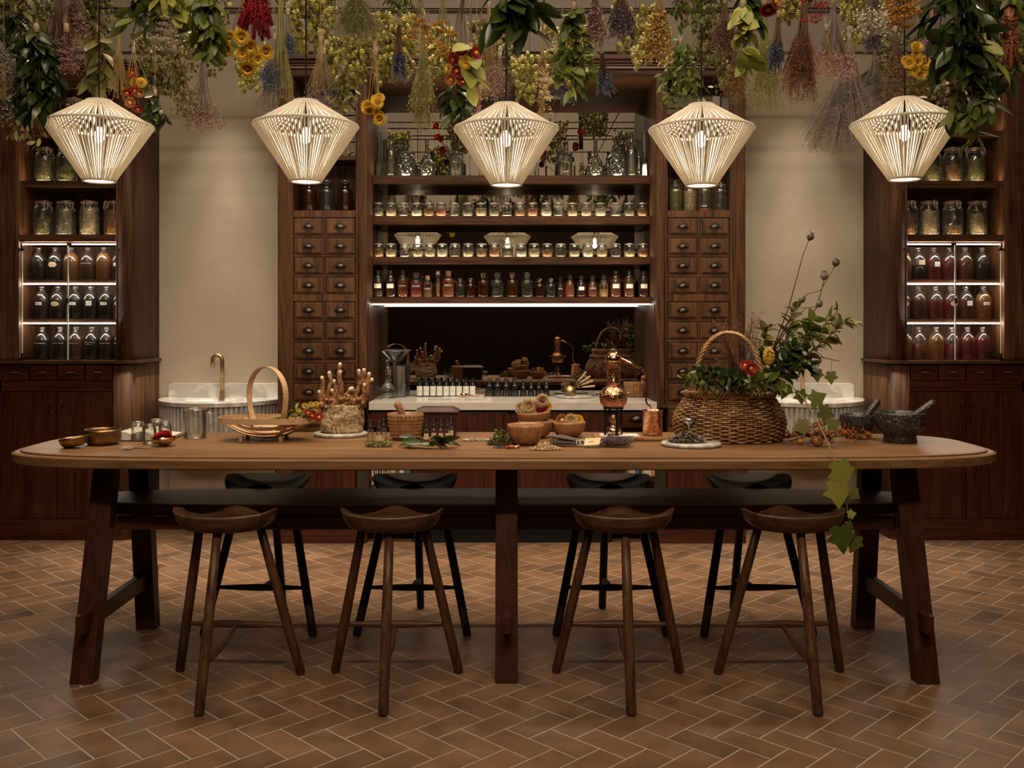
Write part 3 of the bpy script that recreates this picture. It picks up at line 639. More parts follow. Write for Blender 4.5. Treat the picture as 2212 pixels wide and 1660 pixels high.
# ---------------------------------------------------------------- wall basins
for s in (-1, 1):
    side_w = 'left' if s < 0 else 'right'
    cxb = XC+s*2.02; bt = thing('wall_basin', 'half-round white marble wall basin with fluted front '+('behind the wooden trug' if s < 0 else 'behind the wicker basket'), 'basin', (cxb, WY+0.01, 0.0))
    def half(rx, ry, n=48): return [(rx*math.cos(PI+PI*k/n), ry*math.sin(PI+PI*k/n)) for k in range(n+1)]
    rx, ry = 0.43, 0.50; zt = 0.90
    # top slab with a bowl cut in
    vs = []; fs = []; n = 48
    outer = half(rx, ry, n); inr = [(0.0+0.19*math.cos(PI+PI*2*k/n)*1.0, -0.24+0.13*math.sin(PI+PI*2*k/n)) for k in range(n+1)]
    mb = MB(); top = []
    N_ = 64
    def outpt(a):
        # ray from the bowl centre to the outline
        dx, dy = math.cos(a), math.sin(a); cx0, cy0 = 0.0, -0.24; lo, hi = 0.0, 1.0
        for _ in range(24):
            md = (lo+hi)/2; x, y = cx0+dx*md, cy0+dy*md
            if y <= 0 and (x/rx)**2+(y/ry)**2 <= 1: lo = md
            else: hi = md
        return (cx0+dx*lo, cy0+dy*lo)
    for k in range(N_):
        a = 2*PI*k/N_; o_ = outpt(a); i_ = (0.20*math.cos(a), -0.24+0.135*math.sin(a))
        b_ = (0.12*math.cos(a), -0.24+0.08*math.sin(a)); vs += [(o_[0], o_[1], zt-0.030), (o_[0], o_[1], zt-0.004), (o_[0]*0.992, o_[1]*0.992, zt), (i_[0], i_[1], zt), (i_[0]*0.97, (i_[1]+0.24)*0.97-0.24, zt-0.008), (b_[0], b_[1], zt-0.07), (0, -0.24, zt-0.078)]
    for k in range(N_):
        j = (k+1) % N_
        for q in range(6): fs.append((k*7+q, j*7+q, j*7+q+1, k*7+q+1))
    mb.add(vs, fs, False)
    part('basin_top', mb, M['marble'], bt)
    dr = part('drain', MB().lathe([(0.001, zt-0.0745), (0.018, zt-0.0745), (0.02, zt-0.076)], 16, Matrix.Translation((0, -0.24, 0))), M['brass'], bt)
    nf = 40; ol = []
    for k in range(nf*6+1):
        a = PI+PI*k/(nf*6); f = abs(math.sin(PI*k/6.0)); rr = 0.955+0.036*f
        ol.append((rx*rr*math.cos(a), ry*rr*math.sin(a)))
    part('fluted_apron', MB().prism(ol, 0.61, zt-0.030), M['mbl_flute'], bt)
    part('splashback', MB().prism([(-0.385, zt), (0.385, zt)]+[(0.385-0.025*(1-math.cos(k/5*PI/2)), zt+0.075+0.025*math.sin(k/5*PI/2)) for k in range(6)]+[(-0.385+0.025*(1-math.sin(k/5*PI/2)), zt+0.075+0.025*math.cos(k/5*PI/2)) for k in range(6)], -0.002, 0.020, Matrix.Rotation(PI/2, 4, 'X')), M['marble'], bt, 0.002)
    fa = part('faucet', MB().box(-0.021, -0.022, zt, 0.021, 0.020, zt+0.008).box(-0.015, -0.016, zt+0.008, 0.015, 0.014, zt+0.05), M['brass'], bt, 0.002, loc=(0.016 if s < 0 else 0.0, -0.10, 0))
    tt = MB(); pts = [(0, 0, zt+0.05), (0, 0, zt+0.265)]
    for k in range(1, 9): pts.append((-0.033+0.033*math.cos(PI*k/8), 0, zt+0.265+0.033*math.sin(PI*k/8)))
    pts.append((-0.066, 0, zt+0.215)); tt.tube(pts, 0.0145, 12)
    part('spout', tt, M['brass'], fa)
    bxs = thing('boxed_pipe_casing', 'plastered boxing below the '+('basin behind the wooden trug' if s < 0 else 'basin behind the wicker basket'), 'casing', (cxb, WY+0.012, 0))
    part('front_panel', MB().box(-0.37, -0.05, 0.0, 0.37, 0, 0.61), M['plaster'], bxs, 0.003)

# ---------------------------------------------------------------- long table
TC = 4.225
tb = thing('farmhouse_table', 'long boat-shaped oak worktable with lower shelf covered in herbs and bowls', 'table', (0, TC, 0))
def superel(ax, ay, n=64, ex=4.2, ey=2.6, dy=0.0):
    pts = []
    for k in range(n):
        a = 2*PI*k/n; c, s_ = math.cos(a), math.sin(a)
        x = ax*math.copysign(abs(c)**(2/ex), c); y = ay*math.copysign(abs(s_)**(2/ey), s_)
        pts.append((x-0.018, y+dy))
    return pts
def table_outline(L, D, n=160):
    pts = []
    for k in range(n):
        a = 2*PI*k/n; c, s_ = math.cos(a), math.sin(a)
        ex = 5.2; x = L*math.copysign(abs(c)**(2/ex), c); y = D*math.copysign(abs(s_)**(2/3.6), s_)
        # flat long sides, curved ends
        pts.append((x-0.018, y))
    return pts
o1 = table_outline(2.055, 0.472); o0 = table_outline(2.045, 0.462); o2 = table_outline(2.025, 0.440); o3 = table_outline(2.018, 0.434)
def stack(layers, mat_name, name, parent):
    mb = MB(); n = len(layers[0][0]); vs = []; fs = []
    for pts, z in layers: vs += [(x, y, z) for x, y in pts]
    for k in range(len(layers)-1):
        for i in range(n):
            j = (i+1) % n; fs.append((k*n+i, k*n+j, (k+1)*n+j, (k+1)*n+i))
    fs.append(tuple(range(n))[::-1]); b = (len(layers)-1)*n; fs.append(tuple(b+i for i in range(n)))
    mb.add(vs, fs); return part(name, mb, M[mat_name], parent)
stack([(o0, TZ-0.048), (o1, TZ-0.043), (o1, TZ-0.012), (o0, TZ-0.008), (o2, TZ-0.008), (o2, TZ-0.002), (o3, TZ)], 'tabx', 'tabletop', tb)
for (x, yb, yt, nm) in ((-1.668, 3.85-TC, 4.02-TC, 0), (-1.668, 4.535-TC, 4.37-TC, 0), (1.640, 3.85-TC, 4.02-TC, 1), (1.640, 4.535-TC, 4.37-TC, 1), (-0.007, 3.86-TC, 4.02-TC, 2), (-0.007, 4.53-TC, 4.37-TC, 2)):
    t = 0.034; wdt = 0.045; vs = []
    sx = 0.012*(-1 if x < -1 else (1 if x > 1 else 0))
    for z, y, xo in ((0.0, yb, sx), (TZ-0.050, yt, -sx)):
        vs += [(x+xo-wdt, y-t, z), (x+xo+wdt, y-t, z), (x+xo+wdt, y+t, z), (x+xo-wdt, y+t, z)]
    part('leg', MB().add(vs, [(3, 2, 1, 0), (4, 5, 6, 7), (0, 1, 5, 4), (1, 2, 6, 5), (2, 3, 7, 6), (3, 0, 4, 7)]), M['legz'], tb, 0.004)
for x in (-1.672, 1.644, -0.007):
    part('cross_bar', MB().box(x-0.017, 3.79-TC, 0.205, x+0.017, 4.60-TC, 0.275), M['legy'], tb, 0.003)
part('apron', MB().box(-1.62, 4.0-TC, TZ-0.075, 1.60, 4.03-TC, TZ-0.049), M['legx'], tb)
ls_ = stack([(table_outline(1.770, 0.198), 0.618), (table_outline(1.775, 0.205), 0.624), (table_outline(1.775, 0.205), 0.658), (table_outline(1.772, 0.202), 0.6635)], 'legx', 'lower_shelf', tb)
stack([(table_outline(1.772, 0.202), 0.6637), (table_outline(1.772, 0.202), 0.667), (table_outline(1.769, 0.199), 0.668)], 'graytop', 'shelf_top', ls_)
part('shelf_rail', MB().box(-1.62, 4.02-TC, 0.565, 1.60, 4.05-TC, 0.617).box(-1.62, 4.36-TC, 0.565, 1.60, 4.39-TC, 0.617), M['legx'], tb, 0.002)

# ---------------------------------------------------------------- stools
def seat_mesh(mat):
    nu = 72; a, b = 0.198, 0.150; vs = []; fs = []
    keys = [(0, .038), (6, .033), (15, .018), (27, .006), (42, .003), (60, .016), (79, .046), (96, .056), (135, .047), (180, .042)]
    def hr(ph):
        for (p0, h0), (p1, h1) in zip(keys, keys[1:]):
            if ph <= p1:
                t = (ph-p0)/(p1-p0); t = t*t*(3-2*t); return h0+(h1-h0)*t
        return keys[-1][1]
    def pt(r, t):
        c, s_ = math.cos(t), math.sin(t)
        x = a*r*math.copysign(abs(c)**0.86, c); y = b*r*math.copysign(abs(s_)**0.9, s_)
        if y > 0: y *= 1.0-0.14*math.exp(-(x/0.055)**2)
        return x, y
    rings = [(r, 0) for r in (0.0, 0.15, 0.3, 0.45, 0.6, 0.72, 0.82, 0.9, 0.96, 0.99, 1.0)]+[(r, 1) for r in (0.998, 0.985, 0.96, 0.92, 0.86, 0.78, 0.65, 0.45, 0.0)]
    for r, bot in rings:
        for i in range(nu):
            t = 2*PI*i/nu; x, y = pt(r, t); ph = abs(math.degrees(math.atan2(math.cos(t), math.sin(t)))); h_ = hr(ph)
            if not bot:
                z = 0.647+(h_+0.004)*r**(2.3 if ph < 25 else 3.0)
                if r > 0.985: z -= 0.002
            else: z = 0.620+(0.647+h_-0.006-0.620)*r**9 if r > 0.5 else 0.620
            vs.append((x, y, z))
    for k in range(len(rings)-1):
        for i in range(nu):
            j = (i+1) % nu; fs.append((k*nu+i, k*nu+j, (k+1)*nu+j, (k+1)*nu+i))
    return MB().add(vs, fs, True).mesh('seat', mat)
def make_stool(label, key, group):
    st = thing('saddle_stool', label, 'stool', (0, 0, 0), 0, group)
    part('seat', seat_mesh(M[key+'x']), None, st)
    feet = {'a': ((0.0, -0.27, 0.0), (0.0, -0.085, 0.626)), 'b': ((-0.252, 0.165, 0.0), (-0.120, 0.045, 0.626)), 'c': ((0.252, 0.165, 0.0), (0.120, 0.045, 0.626))}
    legs = {}
    for k, (p0, p1) in feet.items():
        p0, p1 = Vector(p0), Vector(p1); mb = MB()
        pts = [p0+Vector((0, 0, 0.0)), p0+(p1-p0)*0.012, p0+(p1-p0)*0.3, p0+(p1-p0)*0.65, p1]
        mb.tube(pts, [0.013, 0.0185, 0.0195, 0.0190, 0.0165], 14); legs[k] = (p0, p1)
        lg = part('leg', mb, M[key+'z'], st)
        part('glide', MB().lathe([(0.010, 0.0), (0.0135, 0.002), (0.0150, 0.006)], 14, Matrix.Translation((p0.x, p0.y, 0.0))), M['matblack'], lg)
    def at(k, t): return legs[k][0]+(legs[k][1]-legs[k][0])*t
    b0, c0 = at('b', 0.335), at('c', 0.335); mid = (b0+c0)/2; a0 = at('a', 0.25)
    for p, q, m_ in ((b0, c0, key+'x'), (a0, mid+Vector((0, -0.004, -0.004)), key+'y')):
        pts = [p+(q-p)*t for t in (0, 0.08, 0.3, 0.5, 0.7, 0.92, 1)]
        part('stretcher', MB().tube(pts, [0.0075, 0.009, 0.014, 0.0165, 0.014, 0.009, 0.0075], 12), M[m_], st)
    return st
near = [(-1.100, 3.783, -0.07, 'brown oak saddle stool on the near side, closest to the left table end'),
        (-0.452, 3.783, 0.0, 'brown oak saddle stool on the near side, just left of the centre leg'),
        (0.445, 3.783, 0.0, 'brown oak saddle stool on the near side, just right of the centre leg'),
        (1.107, 3.783, 0.05, 'brown oak saddle stool on the near side, under the hanging ivy')]
s0 = make_stool(near[0][3], 'sto', 'oak stools on the near side of the table'); s0.location = (near[0][0], near[0][1], 0); s0.rotation_euler[2] = near[0][2]
tr = treeof(s0)
for x, y, a, l in near[1:]: copytree(s0, (x, y, 0), a, l, None, tr)
far = [(-1.130, 4.575, PI-0.03, 'near-black saddle stool on the far side, in front of the left basin'),
       (-0.437, 4.575, PI, 'near-black saddle stool on the far side, in front of the left book niche'),
       (0.468, 4.575, PI, 'near-black saddle stool on the far side, in front of the right book niche'),
       (1.130, 4.575, PI+0.04, 'near-black saddle stool on the far side, in front of the right drawer column')]
s1 = make_stool(far[0][3], 'stb', 'dark stools on the far side of the table'); s1.location = (far[0][0], far[0][1], 0); s1.rotation_euler[2] = far[0][2]
tr = treeof(s1)
for x, y, a, l in far[1:]: copytree(s1, (x, y, 0), a, l, None, tr)

# ---------------------------------------------------------------- pendant lamps
LY = 4.22
def make_lamp(label):
    lp = thing('pendant_lamp', label, 'lamp', (0, LY, 2.024), 0, 'woven cord pendants over the table')
    r0, r1, r2 = 0.052, 0.2235, 0.066; z0, z1, z2 = 0.345, 0.240, 0.0
    n = 92; mb = MB()
    for k in range(n):
        a = 2*PI*k/n+R.uniform(-0.004, 0.004); c, s_ = math.cos(a), math.sin(a)
        a2 = a+R.uniform(-0.008, 0.008); c2, s2 = math.cos(a2), math.sin(a2)
        up = [(r0*c, r0*s_, z0), ((r0+r1)/2*c, (r0+r1)/2*s_, (z0+z1)/2-0.002)] if k % 2 else []
        mb.tube(up+[(r1*c, r1*s_, z1), ((r1*0.72+r2*0.28)*c2, (r1*0.72+r2*0.28)*s2, z1*0.72+z2*0.28), ((r1*0.35+r2*0.65)*c2, (r1*0.35+r2*0.65)*s2, z1*0.35), (r2*c2, r2*s2, z2)], ([0.0034, 0.0052] if k % 2 else [])+[0.0045, 0.0040, 0.0029, 0.0024], 5, cap=False)
    part('cord_weave', mb, M['rope'], lp, stuff=True)
    for r, z, t, nm in ((r0, z0, 0.006, 'top_ring'), (r1, z1, 0.0062, 'rim_ring'), (r2, z2, 0.0055, 'bottom_ring')):
        part(nm, MB().ring(r, z, t, 64, 6), M['rope'], lp)
    part('top_cap', MB().lathe([(0.001, z0+0.006), (0.03, z0+0.006), (r0, z0), (r0-0.004, z0-0.004), (0.001, z0-0.002)], 24), M['rope'], lp)
    part('bulb', MB().lathe([(0.001, 0.165), (0.012, 0.168), (0.021, 0.182), (0.021, 0.20), (0.012, 0.222), (0.010, 0.235)], 16), M['bulb'], lp)
    part('socket', MB().lathe([(0.014, 0.232), (0.016, 0.24), (0.016, 0.285), (0.006, 0.295), (0.003, z0)], 12), M['black'], lp)
    part('cable', MB().tube([(0, 0, z0-0.01), (0, 0, 2.675)], 0.0035, 6), M['black'], lp)
    return lp
lpos = [(214, 0.014, 'cream cord pendant lamp hanging before the left display cabinet'), (661, 0.012, 'cream cord pendant lamp hanging before the left drawer column'), (1093.5, -0.002, 'cream cord pendant lamp hanging before the middle of the shelving'), (1515, -0.004, 'cream cord pendant lamp hanging before the right drawer column'), (1954, 0.022, 'cream cord pendant lamp hanging before the right display cabinet, a white leaf on top')]
l0 = make_lamp(lpos[0][2]); ltr = treeof(l0)
for k, (px, dz, lab) in enumerate(lpos):
    loc = (PX(px, LY), LY, 2.024+dz-0.012+0.012)
    if k == 0: l0.location = loc
    else: copytree(l0, loc, R.uniform(0, 6), lab, None, ltr)
    l = bpy.data.lights.new('bulb_light', 'POINT'); l.energy = 9; l.color = (1.0, 0.83, 0.62); l.shadow_soft_size = 0.022
    lo = bpy.data.objects.new('bulb_light', l); lo.location = (loc[0], LY, loc[2]+0.155); COL.objects.link(lo)

# ---------------------------------------------------------------- glassware builders
def prof_scale(p, k): return [(r*k, z*k) for r, z in p]
def arc_label(r, z0, z1, ha, n=6, shape='rect', a0=0.0):
    mb = MB(); vs = []; fs = []
    for i in range(n+1):
        t = -1+2*i/n; a = -PI/2+a0+t*ha
        k = 1.0
        if shape == 'oval': k = math.sqrt(max(0.0, 1-t*t)) or 0.02
        if shape == 'hex': k = min(1.0, (1-abs(t))/0.4+0.05)
        zm = (z0+z1)/2; h_ = (z1-z0)/2*k
        vs += [(r*math.cos(a), r*math.sin(a), zm-h_), (r*math.cos(a), r*math.sin(a), zm+h_)]
    for i in range(n): fs.append((2*i, 2*i+2, 2*i+3, 2*i+1))
    return mb.add(vs, fs, True)
def scribble(r, zc, h_, ha, seed, lines=1, a0=0.0):
    """tiny illegible print, one row of strokes per line"""
    q = random.Random(seed); mb = MB()
    for ln in range(lines):
        z = zc+(lines-1)*h_*0.8-ln*h_*1.6; t = -ha*(1 if ln == 0 else 0.6); e = -t
        while t < e:
            wdt = ha*q.uniform(0.08, 0.16); hh = h_*q.uniform(0.7, 1.0); a = -PI/2+a0+t; b = a+wdt*0.62
            for (u0, u1, v0, v1) in ((a, a+(b-a)*0.3, -0.5, 0.5), (a, b, 0.3, 0.5), (a+(b-a)*0.7, b, -0.5, q.uniform(-0.1, 0.5)), (a, b, -0.1, 0.06)):
                mb.add([(r*math.cos(u0), r*math.sin(u0), z+v0*hh), (r*math.cos(u1), r*math.sin(u1), z+v0*hh), (r*math.cos(u1), r*math.sin(u1), z+v1*hh), (r*math.cos(u0), r*math.sin(u0), z+v1*hh)], [(0, 1, 2, 3)])
            t += wdt*(1.0 if q.random() < 0.85 else 1.8)
    return mb
_mc = {}
def cached(key, fn):
    if key not in _mc: _mc[key] = fn()
    return _mc[key]
def fillprof(p, inset, zmax):
    out = [(0.0005, p[0][1]+0.004)]
    pr = [(max(0.001, r-inset), z) for r, z in p]
    for (r, z), (r2, z2) in zip(pr, pr[1:]):
        if z < p[0][1]+0.004: z = p[0][1]+0.004
        if z >= zmax: break
        out.append((r, z))
        if z2 > zmax:
            t = (zmax-z)/max(1e-6, z2-z); out.append((r+(r2-r)*t, zmax))
    out.append((0.0005, out[-1][1])); return out
SMALLJAR = [(0.031, 0.0), (0.036, 0.003), (0.0378, 0.010), (0.0380, 0.066), (0.0365, 0.074), (0.031, 0.079), (0.0305, 0.086)]
WINCH = [(0.040, 0.0), (0.0485, 0.003), (0.0505, 0.012), (0.0510, 0.118), (0.0490, 0.135), (0.043, 0.153), (0.032, 0.172), (0.020, 0.186), (0.0145, 0.193), (0.0145, 0.202), (0.0175, 0.203), (0.0175, 0.208)]
CLIP = [(0.055, 0.0), (0.064, 0.004), (0.0665, 0.015), (0.0665, 0.165), (0.063, 0.186), (0.052, 0.202), (0.048, 0.208), (0.049, 0.214), (0.053, 0.216), (0.053, 0.220)]
APOTH = [(0.036, 0.0), (0.0405, 0.003), (0.0415, 0.010), (0.0415, 0.095), (0.040, 0.105), (0.030, 0.117), (0.018, 0.121), (0.018, 0.137), (0.026, 0.140), (0.026, 0.144)]
APOSTOP = [(0.016, 0.130), (0.017, 0.146), (0.024, 0.152), (0.024, 0.158), (0.012, 0.163), (0.0005, 0.163)]
TAPER = [(0.025, 0.0), (0.031, 0.004), (0.032, 0.012), (0.032, 0.058), (0.029, 0.075), (0.020, 0.095), (0.0145, 0.108), (0.0145, 0.122), (0.018, 0.124), (0.018, 0.128)]
def vessel(name, label, cat, group, loc, prof, gmat, k=1.0, rz=0, seg=24, sz=1.0):
    key = ('v', id(prof), gmat, round(sz, 3))
    me = cached(key, lambda: MB().lathe([(r, z*sz) for r, z in prof], seg).mesh(name, M[gmat]))
    o = link(name, me, None, loc, (0, 0, rz), k); tag(o, label, cat, group); return o
def fill(o, prof, zmax, mat, inset=0.002, sz=1.0, nm='liquid', seg=20, label=None):
    key = ('f', id(prof), round(zmax, 3), mat, inset, nm, round(sz, 3))
    me = cached(key, lambda: MB().lathe(fillprof([(r, z*sz) for r, z in prof], inset, zmax), seg).mesh(nm, M[mat]))
    return part(nm, me, None, o, label=label)
LQ = {'wine': (0.085, 0.012, 0.008), 'black': (0.030, 0.012, 0.009), 'amber': (0.36, 0.115, 0.022), 'brown': (0.19, 0.075, 0.028), 'tan': (0.42, 0.20, 0.060), 'red': (0.30, 0.026, 0.010), 'orange': (0.50, 0.17, 0.04), 'pale': (0.62, 0.40, 0.15), 'rust': (0.28, 0.080, 0.022), 'olive': (0.30, 0.20, 0.07), 'gold': (0.44, 0.24, 0.06)}
for k_, c_ in LQ.items(): M['lq_'+k_] = liquid('liquid_'+k_, c_, 0.88 if k_ in ('tan', 'pale') else 0.62)
DRY = {'seed': ((0.30, 0.22, 0.12), (0.66, 0.54, 0.34)), 'bark': ((0.12, 0.055, 0.022), (0.42, 0.23, 0.10)), 'herb': ((0.07, 0.065, 0.018), (0.30, 0.27, 0.09)), 'petal': ((0.32, 0.05, 0.03), (0.62, 0.32, 0.18)), 'chalk': ((0.50, 0.44, 0.33), (0.72, 0.66, 0.52)), 'grey': ((0.10, 0.09, 0.07), (0.34, 0.30, 0.22))}
for k_, (a_, b_) in DRY.items(): M['dry_'+k_] = noisy('dried_'+k_, [(0.28, a_), (0.72, b_)], 75, 0.85, 1.0, 3, 0.5, 0, 0.2, 110, 0.01)

# small jars, two rows on shelves B and C
jl = cached('jarlid', lambda: MB().lathe([(0.0335, 0.084), (0.0345, 0.086), (0.0345, 0.0925), (0.033, 0.094), (0.0005, 0.094)], 24).mesh('lid', M['brushed']))
rowB = [817.6, 845.1, 871.9, 900.4, 926.8, 953.4, 981.4, 1010.3, 1039.2, 1067.5, 1095.1, 1123.0, 1150.5, 1180, 1206.4, 1236.4, 1265.7, 1297, 1329.7, 1358.2, 1387.2]
rowC = [817.6, 844.9, 875.4, 902.8, 929.4, 955.4, 982.7, 1011.3, 1040.2, 1068.1, 1096.4, 1126, 1154, 1181.9, 1211.2, 1240.7, 1270, 1299.8, 1329.9, 1359.8, 1389]
fB = ['grey', 'seed', 'grey', 'chalk', 'bark', 'petal', 'herb', 'grey', 'seed', 'grey', 'chalk', 'bark', 'petal', 'chalk', 'grey', 'seed', 'seed', 'chalk', 'chalk', 'grey', 'bark']
fC = ['bark', 'seed', 'chalk', 'seed', 'seed', 'chalk', 'herb', 'seed', 'bark', 'petal', 'grey', 'chalk', 'seed', 'bark', 'herb', 'seed', 'chalk', 'seed', 'grey', 'seed', 'bark']
DN = {'grey': 'greyish herb', 'seed': 'tan seeds', 'chalk': 'whitish flakes', 'bark': 'brown bark chips', 'petal': 'reddish petals', 'herb': 'olive herb'}
for row, fl, sh, rn in ((rowB, fB, 'B', 'upper'), (rowC, fC, 'C', 'lower')):
    for k, (px, d) in enumerate(zip(row, fl)):
        Y = SF+0.062; h_ = [0.052, 0.060, 0.044, 0.066][(k*7+len(rn)) % 4]
        o = vessel('small_jar', 'small lidded jar of %s, %s from left in the %s jar row' % (DN[d], ORD[k], rn), 'jar', 'small jars in the %s row' % rn, (PX(px, Y), Y, shelf_z[sh]+0.0003), SMALLJAR, 'glass', rz=R.uniform(-.1, .1))
        fill(o, SMALLJAR, h_, 'dry_'+d, 0.0018, nm='dried_contents')
        part('lid', jl, None, o)
        part('print', cached(('pr', k % 5), lambda: scribble(0.0384, 0.043, 0.009, 0.52+0.08*(k % 3), k, 1).mesh('print', M['ink'])), None, o)

# bottles on shelf D
DD = [(817, 24.5, 'w', 'wine', 586, 1), (844, 24, 'w', 'wine', 586, 1), (870.3, 24, 'w', 'rust', 586, 2), (899.3, 26.5, 'a', 'red', 588, 2), (924, 20, 's', 'olive', 600, 2), (946.3, 10.5, 'z', 'gold', 581, 0), (968.7, 26.5, 'c', 'amber', 584, 2), (994, 19, 'e', 'greyg', 600, 0), (1016.5, 19, 'e', 'amberg', 600, 0), (1044, 25, 'e', 'amberg', 588, 0), (1073.9, 27, 'e', 'greyg', 588, 0), (1106.5, 25, 'e', 'amberg', 588, 0), (1138.8, 26, 'e', 'greyg', 588, 0), (1165.6, 20, 'e', 'amberg', 600, 0), (1190.3, 20, 'e', 'greyg', 600, 0), (1210.4, 14, 't', 'black', 600, 2), (1231.3, 20, 't', 'orange', 597, 2), (1255.6, 20, 't', 'wine', 598, 1), (1280.2, 20, 't', 'amber', 598, 2), (1304.4, 20.5, 't', 'pale', 597, 0), (1329.7, 24, 'w', 'rust', 587, 1), (1358.8, 24, 'w', 'rust', 587, 1), (1390.2, 24, 'w', 'wine', 587, 1)]
LN = {'wine': 'dark wine-red', 'rust': 'rust-red', 'red': 'bright red', 'olive': 'pale olive', 'gold': 'golden', 'amber': 'amber-orange', 'black': 'blackish', 'orange': 'orange', 'pale': 'pale yellow', 'tan': 'cloudy tan', 'brown': 'brown'}
TN = {'w': 'round-shouldered bottle', 'a': 'wide stoppered bottle', 's': 'squat corked bottle', 'z': 'slim swing-top bottle', 'c': 'corked bottle', 'e': 'empty stoppered bottle', 't': 'taper-shouldered bottle'}
stopm = cached('aps', lambda: MB().lathe(APOSTOP, 20).mesh('stopper', M['glass']))
for k, (px, wd, ty, lq, ytop, lab) in enumerate(DD):
    Y = SF+0.05; hh = (642-ytop)*Y/F; r_ = wd*Y/F/2; z = shelf_z['D']+0.0003; x = PX(px, Y)
    pr = {'w': WINCH, 'a': APOTH, 's': APOTH, 'z': None, 'c': APOTH, 'e': APOTH, 't': TAPER}[ty]
    desc = '%s of %s liquid' % (TN[ty], LN.get(lq, '')) if ty != 'e' else ('empty amber-brown stoppered bottle' if lq == 'amberg' else 'empty clear grey stoppered bottle')
    lb = '%s%s, %s from left on the lowest shelf' % (desc, ' with white label' if lab == 1 else '', ORD[k])
    if ty == 'z':
        pz = [(0.012, 0), (0.0155, 0.004), (0.0155, 0.03), (0.0155, 0.105), (0.010, 0.122), (0.0075, 0.13), (0.0075, 0.155), (0.009, 0.158)]
        o = vessel('swing_top_bottle', lb, 'bottle', 'bottles on the lowest shelf', (x, Y, z), pz, 'glass')
        fill(o, pz, 0.10, 'lq_gold'); part('stopper', MB().lathe([(0.008, 0.156), (0.0095, 0.162), (0.008, 0.172), (0.003, 0.176)], 12), M['white'], o)
        part('wire_clasp', MB().tube([(-0.010, 0, 0.14), (-0.014, -0.006, 0.155), (-0.011, -0.004, 0.178), (0.0, 0, 0.182), (0.011, -0.004, 0.178), (0.014, -0.006, 0.155), (0.010, 0, 0.14)], 0.0014, 5), M['steel'], o)
        continue
    kr = r_/max(p[0] for p in pr); top = pr[-1][1]
    if ty in 'aec': top = 0.163
    kz = hh/top/kr
    gm = lq if ty == 'e' else 'glass'
    o = vessel('bottle' if ty != 'e' else 'apothecary_bottle', lb, 'bottle', 'bottles on the lowest shelf', (x, Y, z), pr, gm, (kr, kr, kr*kz))
    if ty != 'e':
        body = {'w': 0.150, 'a': 0.100, 's': 0.075, 'c': 0.118, 't': 0.1}[ty]
        if lq == 'pale': body = 0.052
        fill(o, pr, body, 'lq_'+lq)
    if ty in 'ae': part('stopper', stopm, None, o)
    elif ty in 'sc': part('cork', cached(('ck', ty), lambda: MB().lathe([(0.016, 0.128), (0.019, 0.163)], 14).mesh('cork', M['cork'])), None, o)
    else: part('cap', cached(('cap', ty), lambda: MB().lathe([(0.018 if ty == 'w' else 0.019, pr[-1][1]-0.006), (0.019, pr[-1][1]+0.010), (0.001, pr[-1][1]+0.011)], 14).mesh('cap', M['black' if ty == 't' else 'glass'])), None, o)
    rm = max(p[0] for p in pr)
    if lab == 1: part('label', arc_label(rm*1.012, top*0.36, top*0.53, 0.62), M['white'], o)
    if lab == 2: part('print', scribble(rm*1.012, top*0.45, 0.011, 0.62, k, 1), M['etch'] if lq != 'orange' else M['ink'], o)

# clear decorative bottles, top shelf
BA = [(0.028, 0.0), (0.036, 0.003), (0.037, 0.012), (0.030, 0.085), (0.016, 0.125), (0.0125, 0.16), (0.0115, 0.27), (0.015, 0.272), (0.015, 0.284)]
BB = [(0.028, 0.0), (0.034, 0.004), (0.035, 0.014), (0.035, 0.15), (0.031, 0.18), (0.017, 0.205), (0.0125, 0.23), (0.012, 0.275), (0.0155, 0.277), (0.0155, 0.288)]
BJ = [(0.052, 0.0), (0.060, 0.004), (0.0615, 0.014), (0.0615, 0.115), (0.056, 0.14), (0.040, 0.165), (0.027, 0.185), (0.022, 0.2), (0.024, 0.205), (0.016, 0.212), (0.014, 0.235), (0.018, 0.237), (0.018, 0.247)]
BD = [(0.050, 0.0), (0.057, 0.004), (0.0585, 0.015), (0.054, 0.06), (0.042, 0.105), (0.024, 0.135), (0.013, 0.155), (0.012, 0.235), (0.016, 0.238), (0.016, 0.248)]
VS = [(0.046, 0.0), (0.0485, 0.006), (0.0485, 0.15), (0.044, 0.152), (0.044, 0.158), (0.050, 0.16), (0.050, 0.166)]
Y = SF+0.075
# square base bottles get few segments
top = [(820, BA, 'glassb', 101, 'tall clear bottle with slim neck at the left end of the top shelf', 8), (845, BB, 'glassb', 93, 'tall round clear bottle second from the left end of the top shelf', 24), (877, BJ, 'glassb', 80, 'broad embossed clear decanter on the left half of the top shelf', 24), (922, BD, 'glassb', 81, 'cut-glass conical decanter on the left half of the top shelf', 16), (1286, BD, 'glassb', 81, 'cut-glass conical decanter on the right half of the top shelf', 16), (1331, BJ, 'glassb', 80, 'broad embossed clear decanter on the right half of the top shelf', 24), (1364, BB, 'glassb', 98, 'tall round clear bottle in front near the right end of the top shelf', 24), (1380, BA, 'glassb', 84, 'clear bottle between two taller ones near the right end, top shelf', 24), (1392, BA, 'glassb', 101, 'tallest slim clear bottle at the right end of the top shelf', 8), (1160, BB, 'glassb', 34, 'small clear bottle just right of the middle lamp, top shelf', 20)]
bmp = glassm('cut_glass', (0.80, 0.84, 0.80), 1.6, 0.06)
nt = bmp.node_tree; tc_ = N(nt, 'ShaderNodeTexCoord'); vo = N(nt, 'ShaderNodeTexVoronoi'); vo.inputs['Scale'].default_value = 42; nt.links.new(tc_.outputs['Object'], vo.inputs['Vector'])
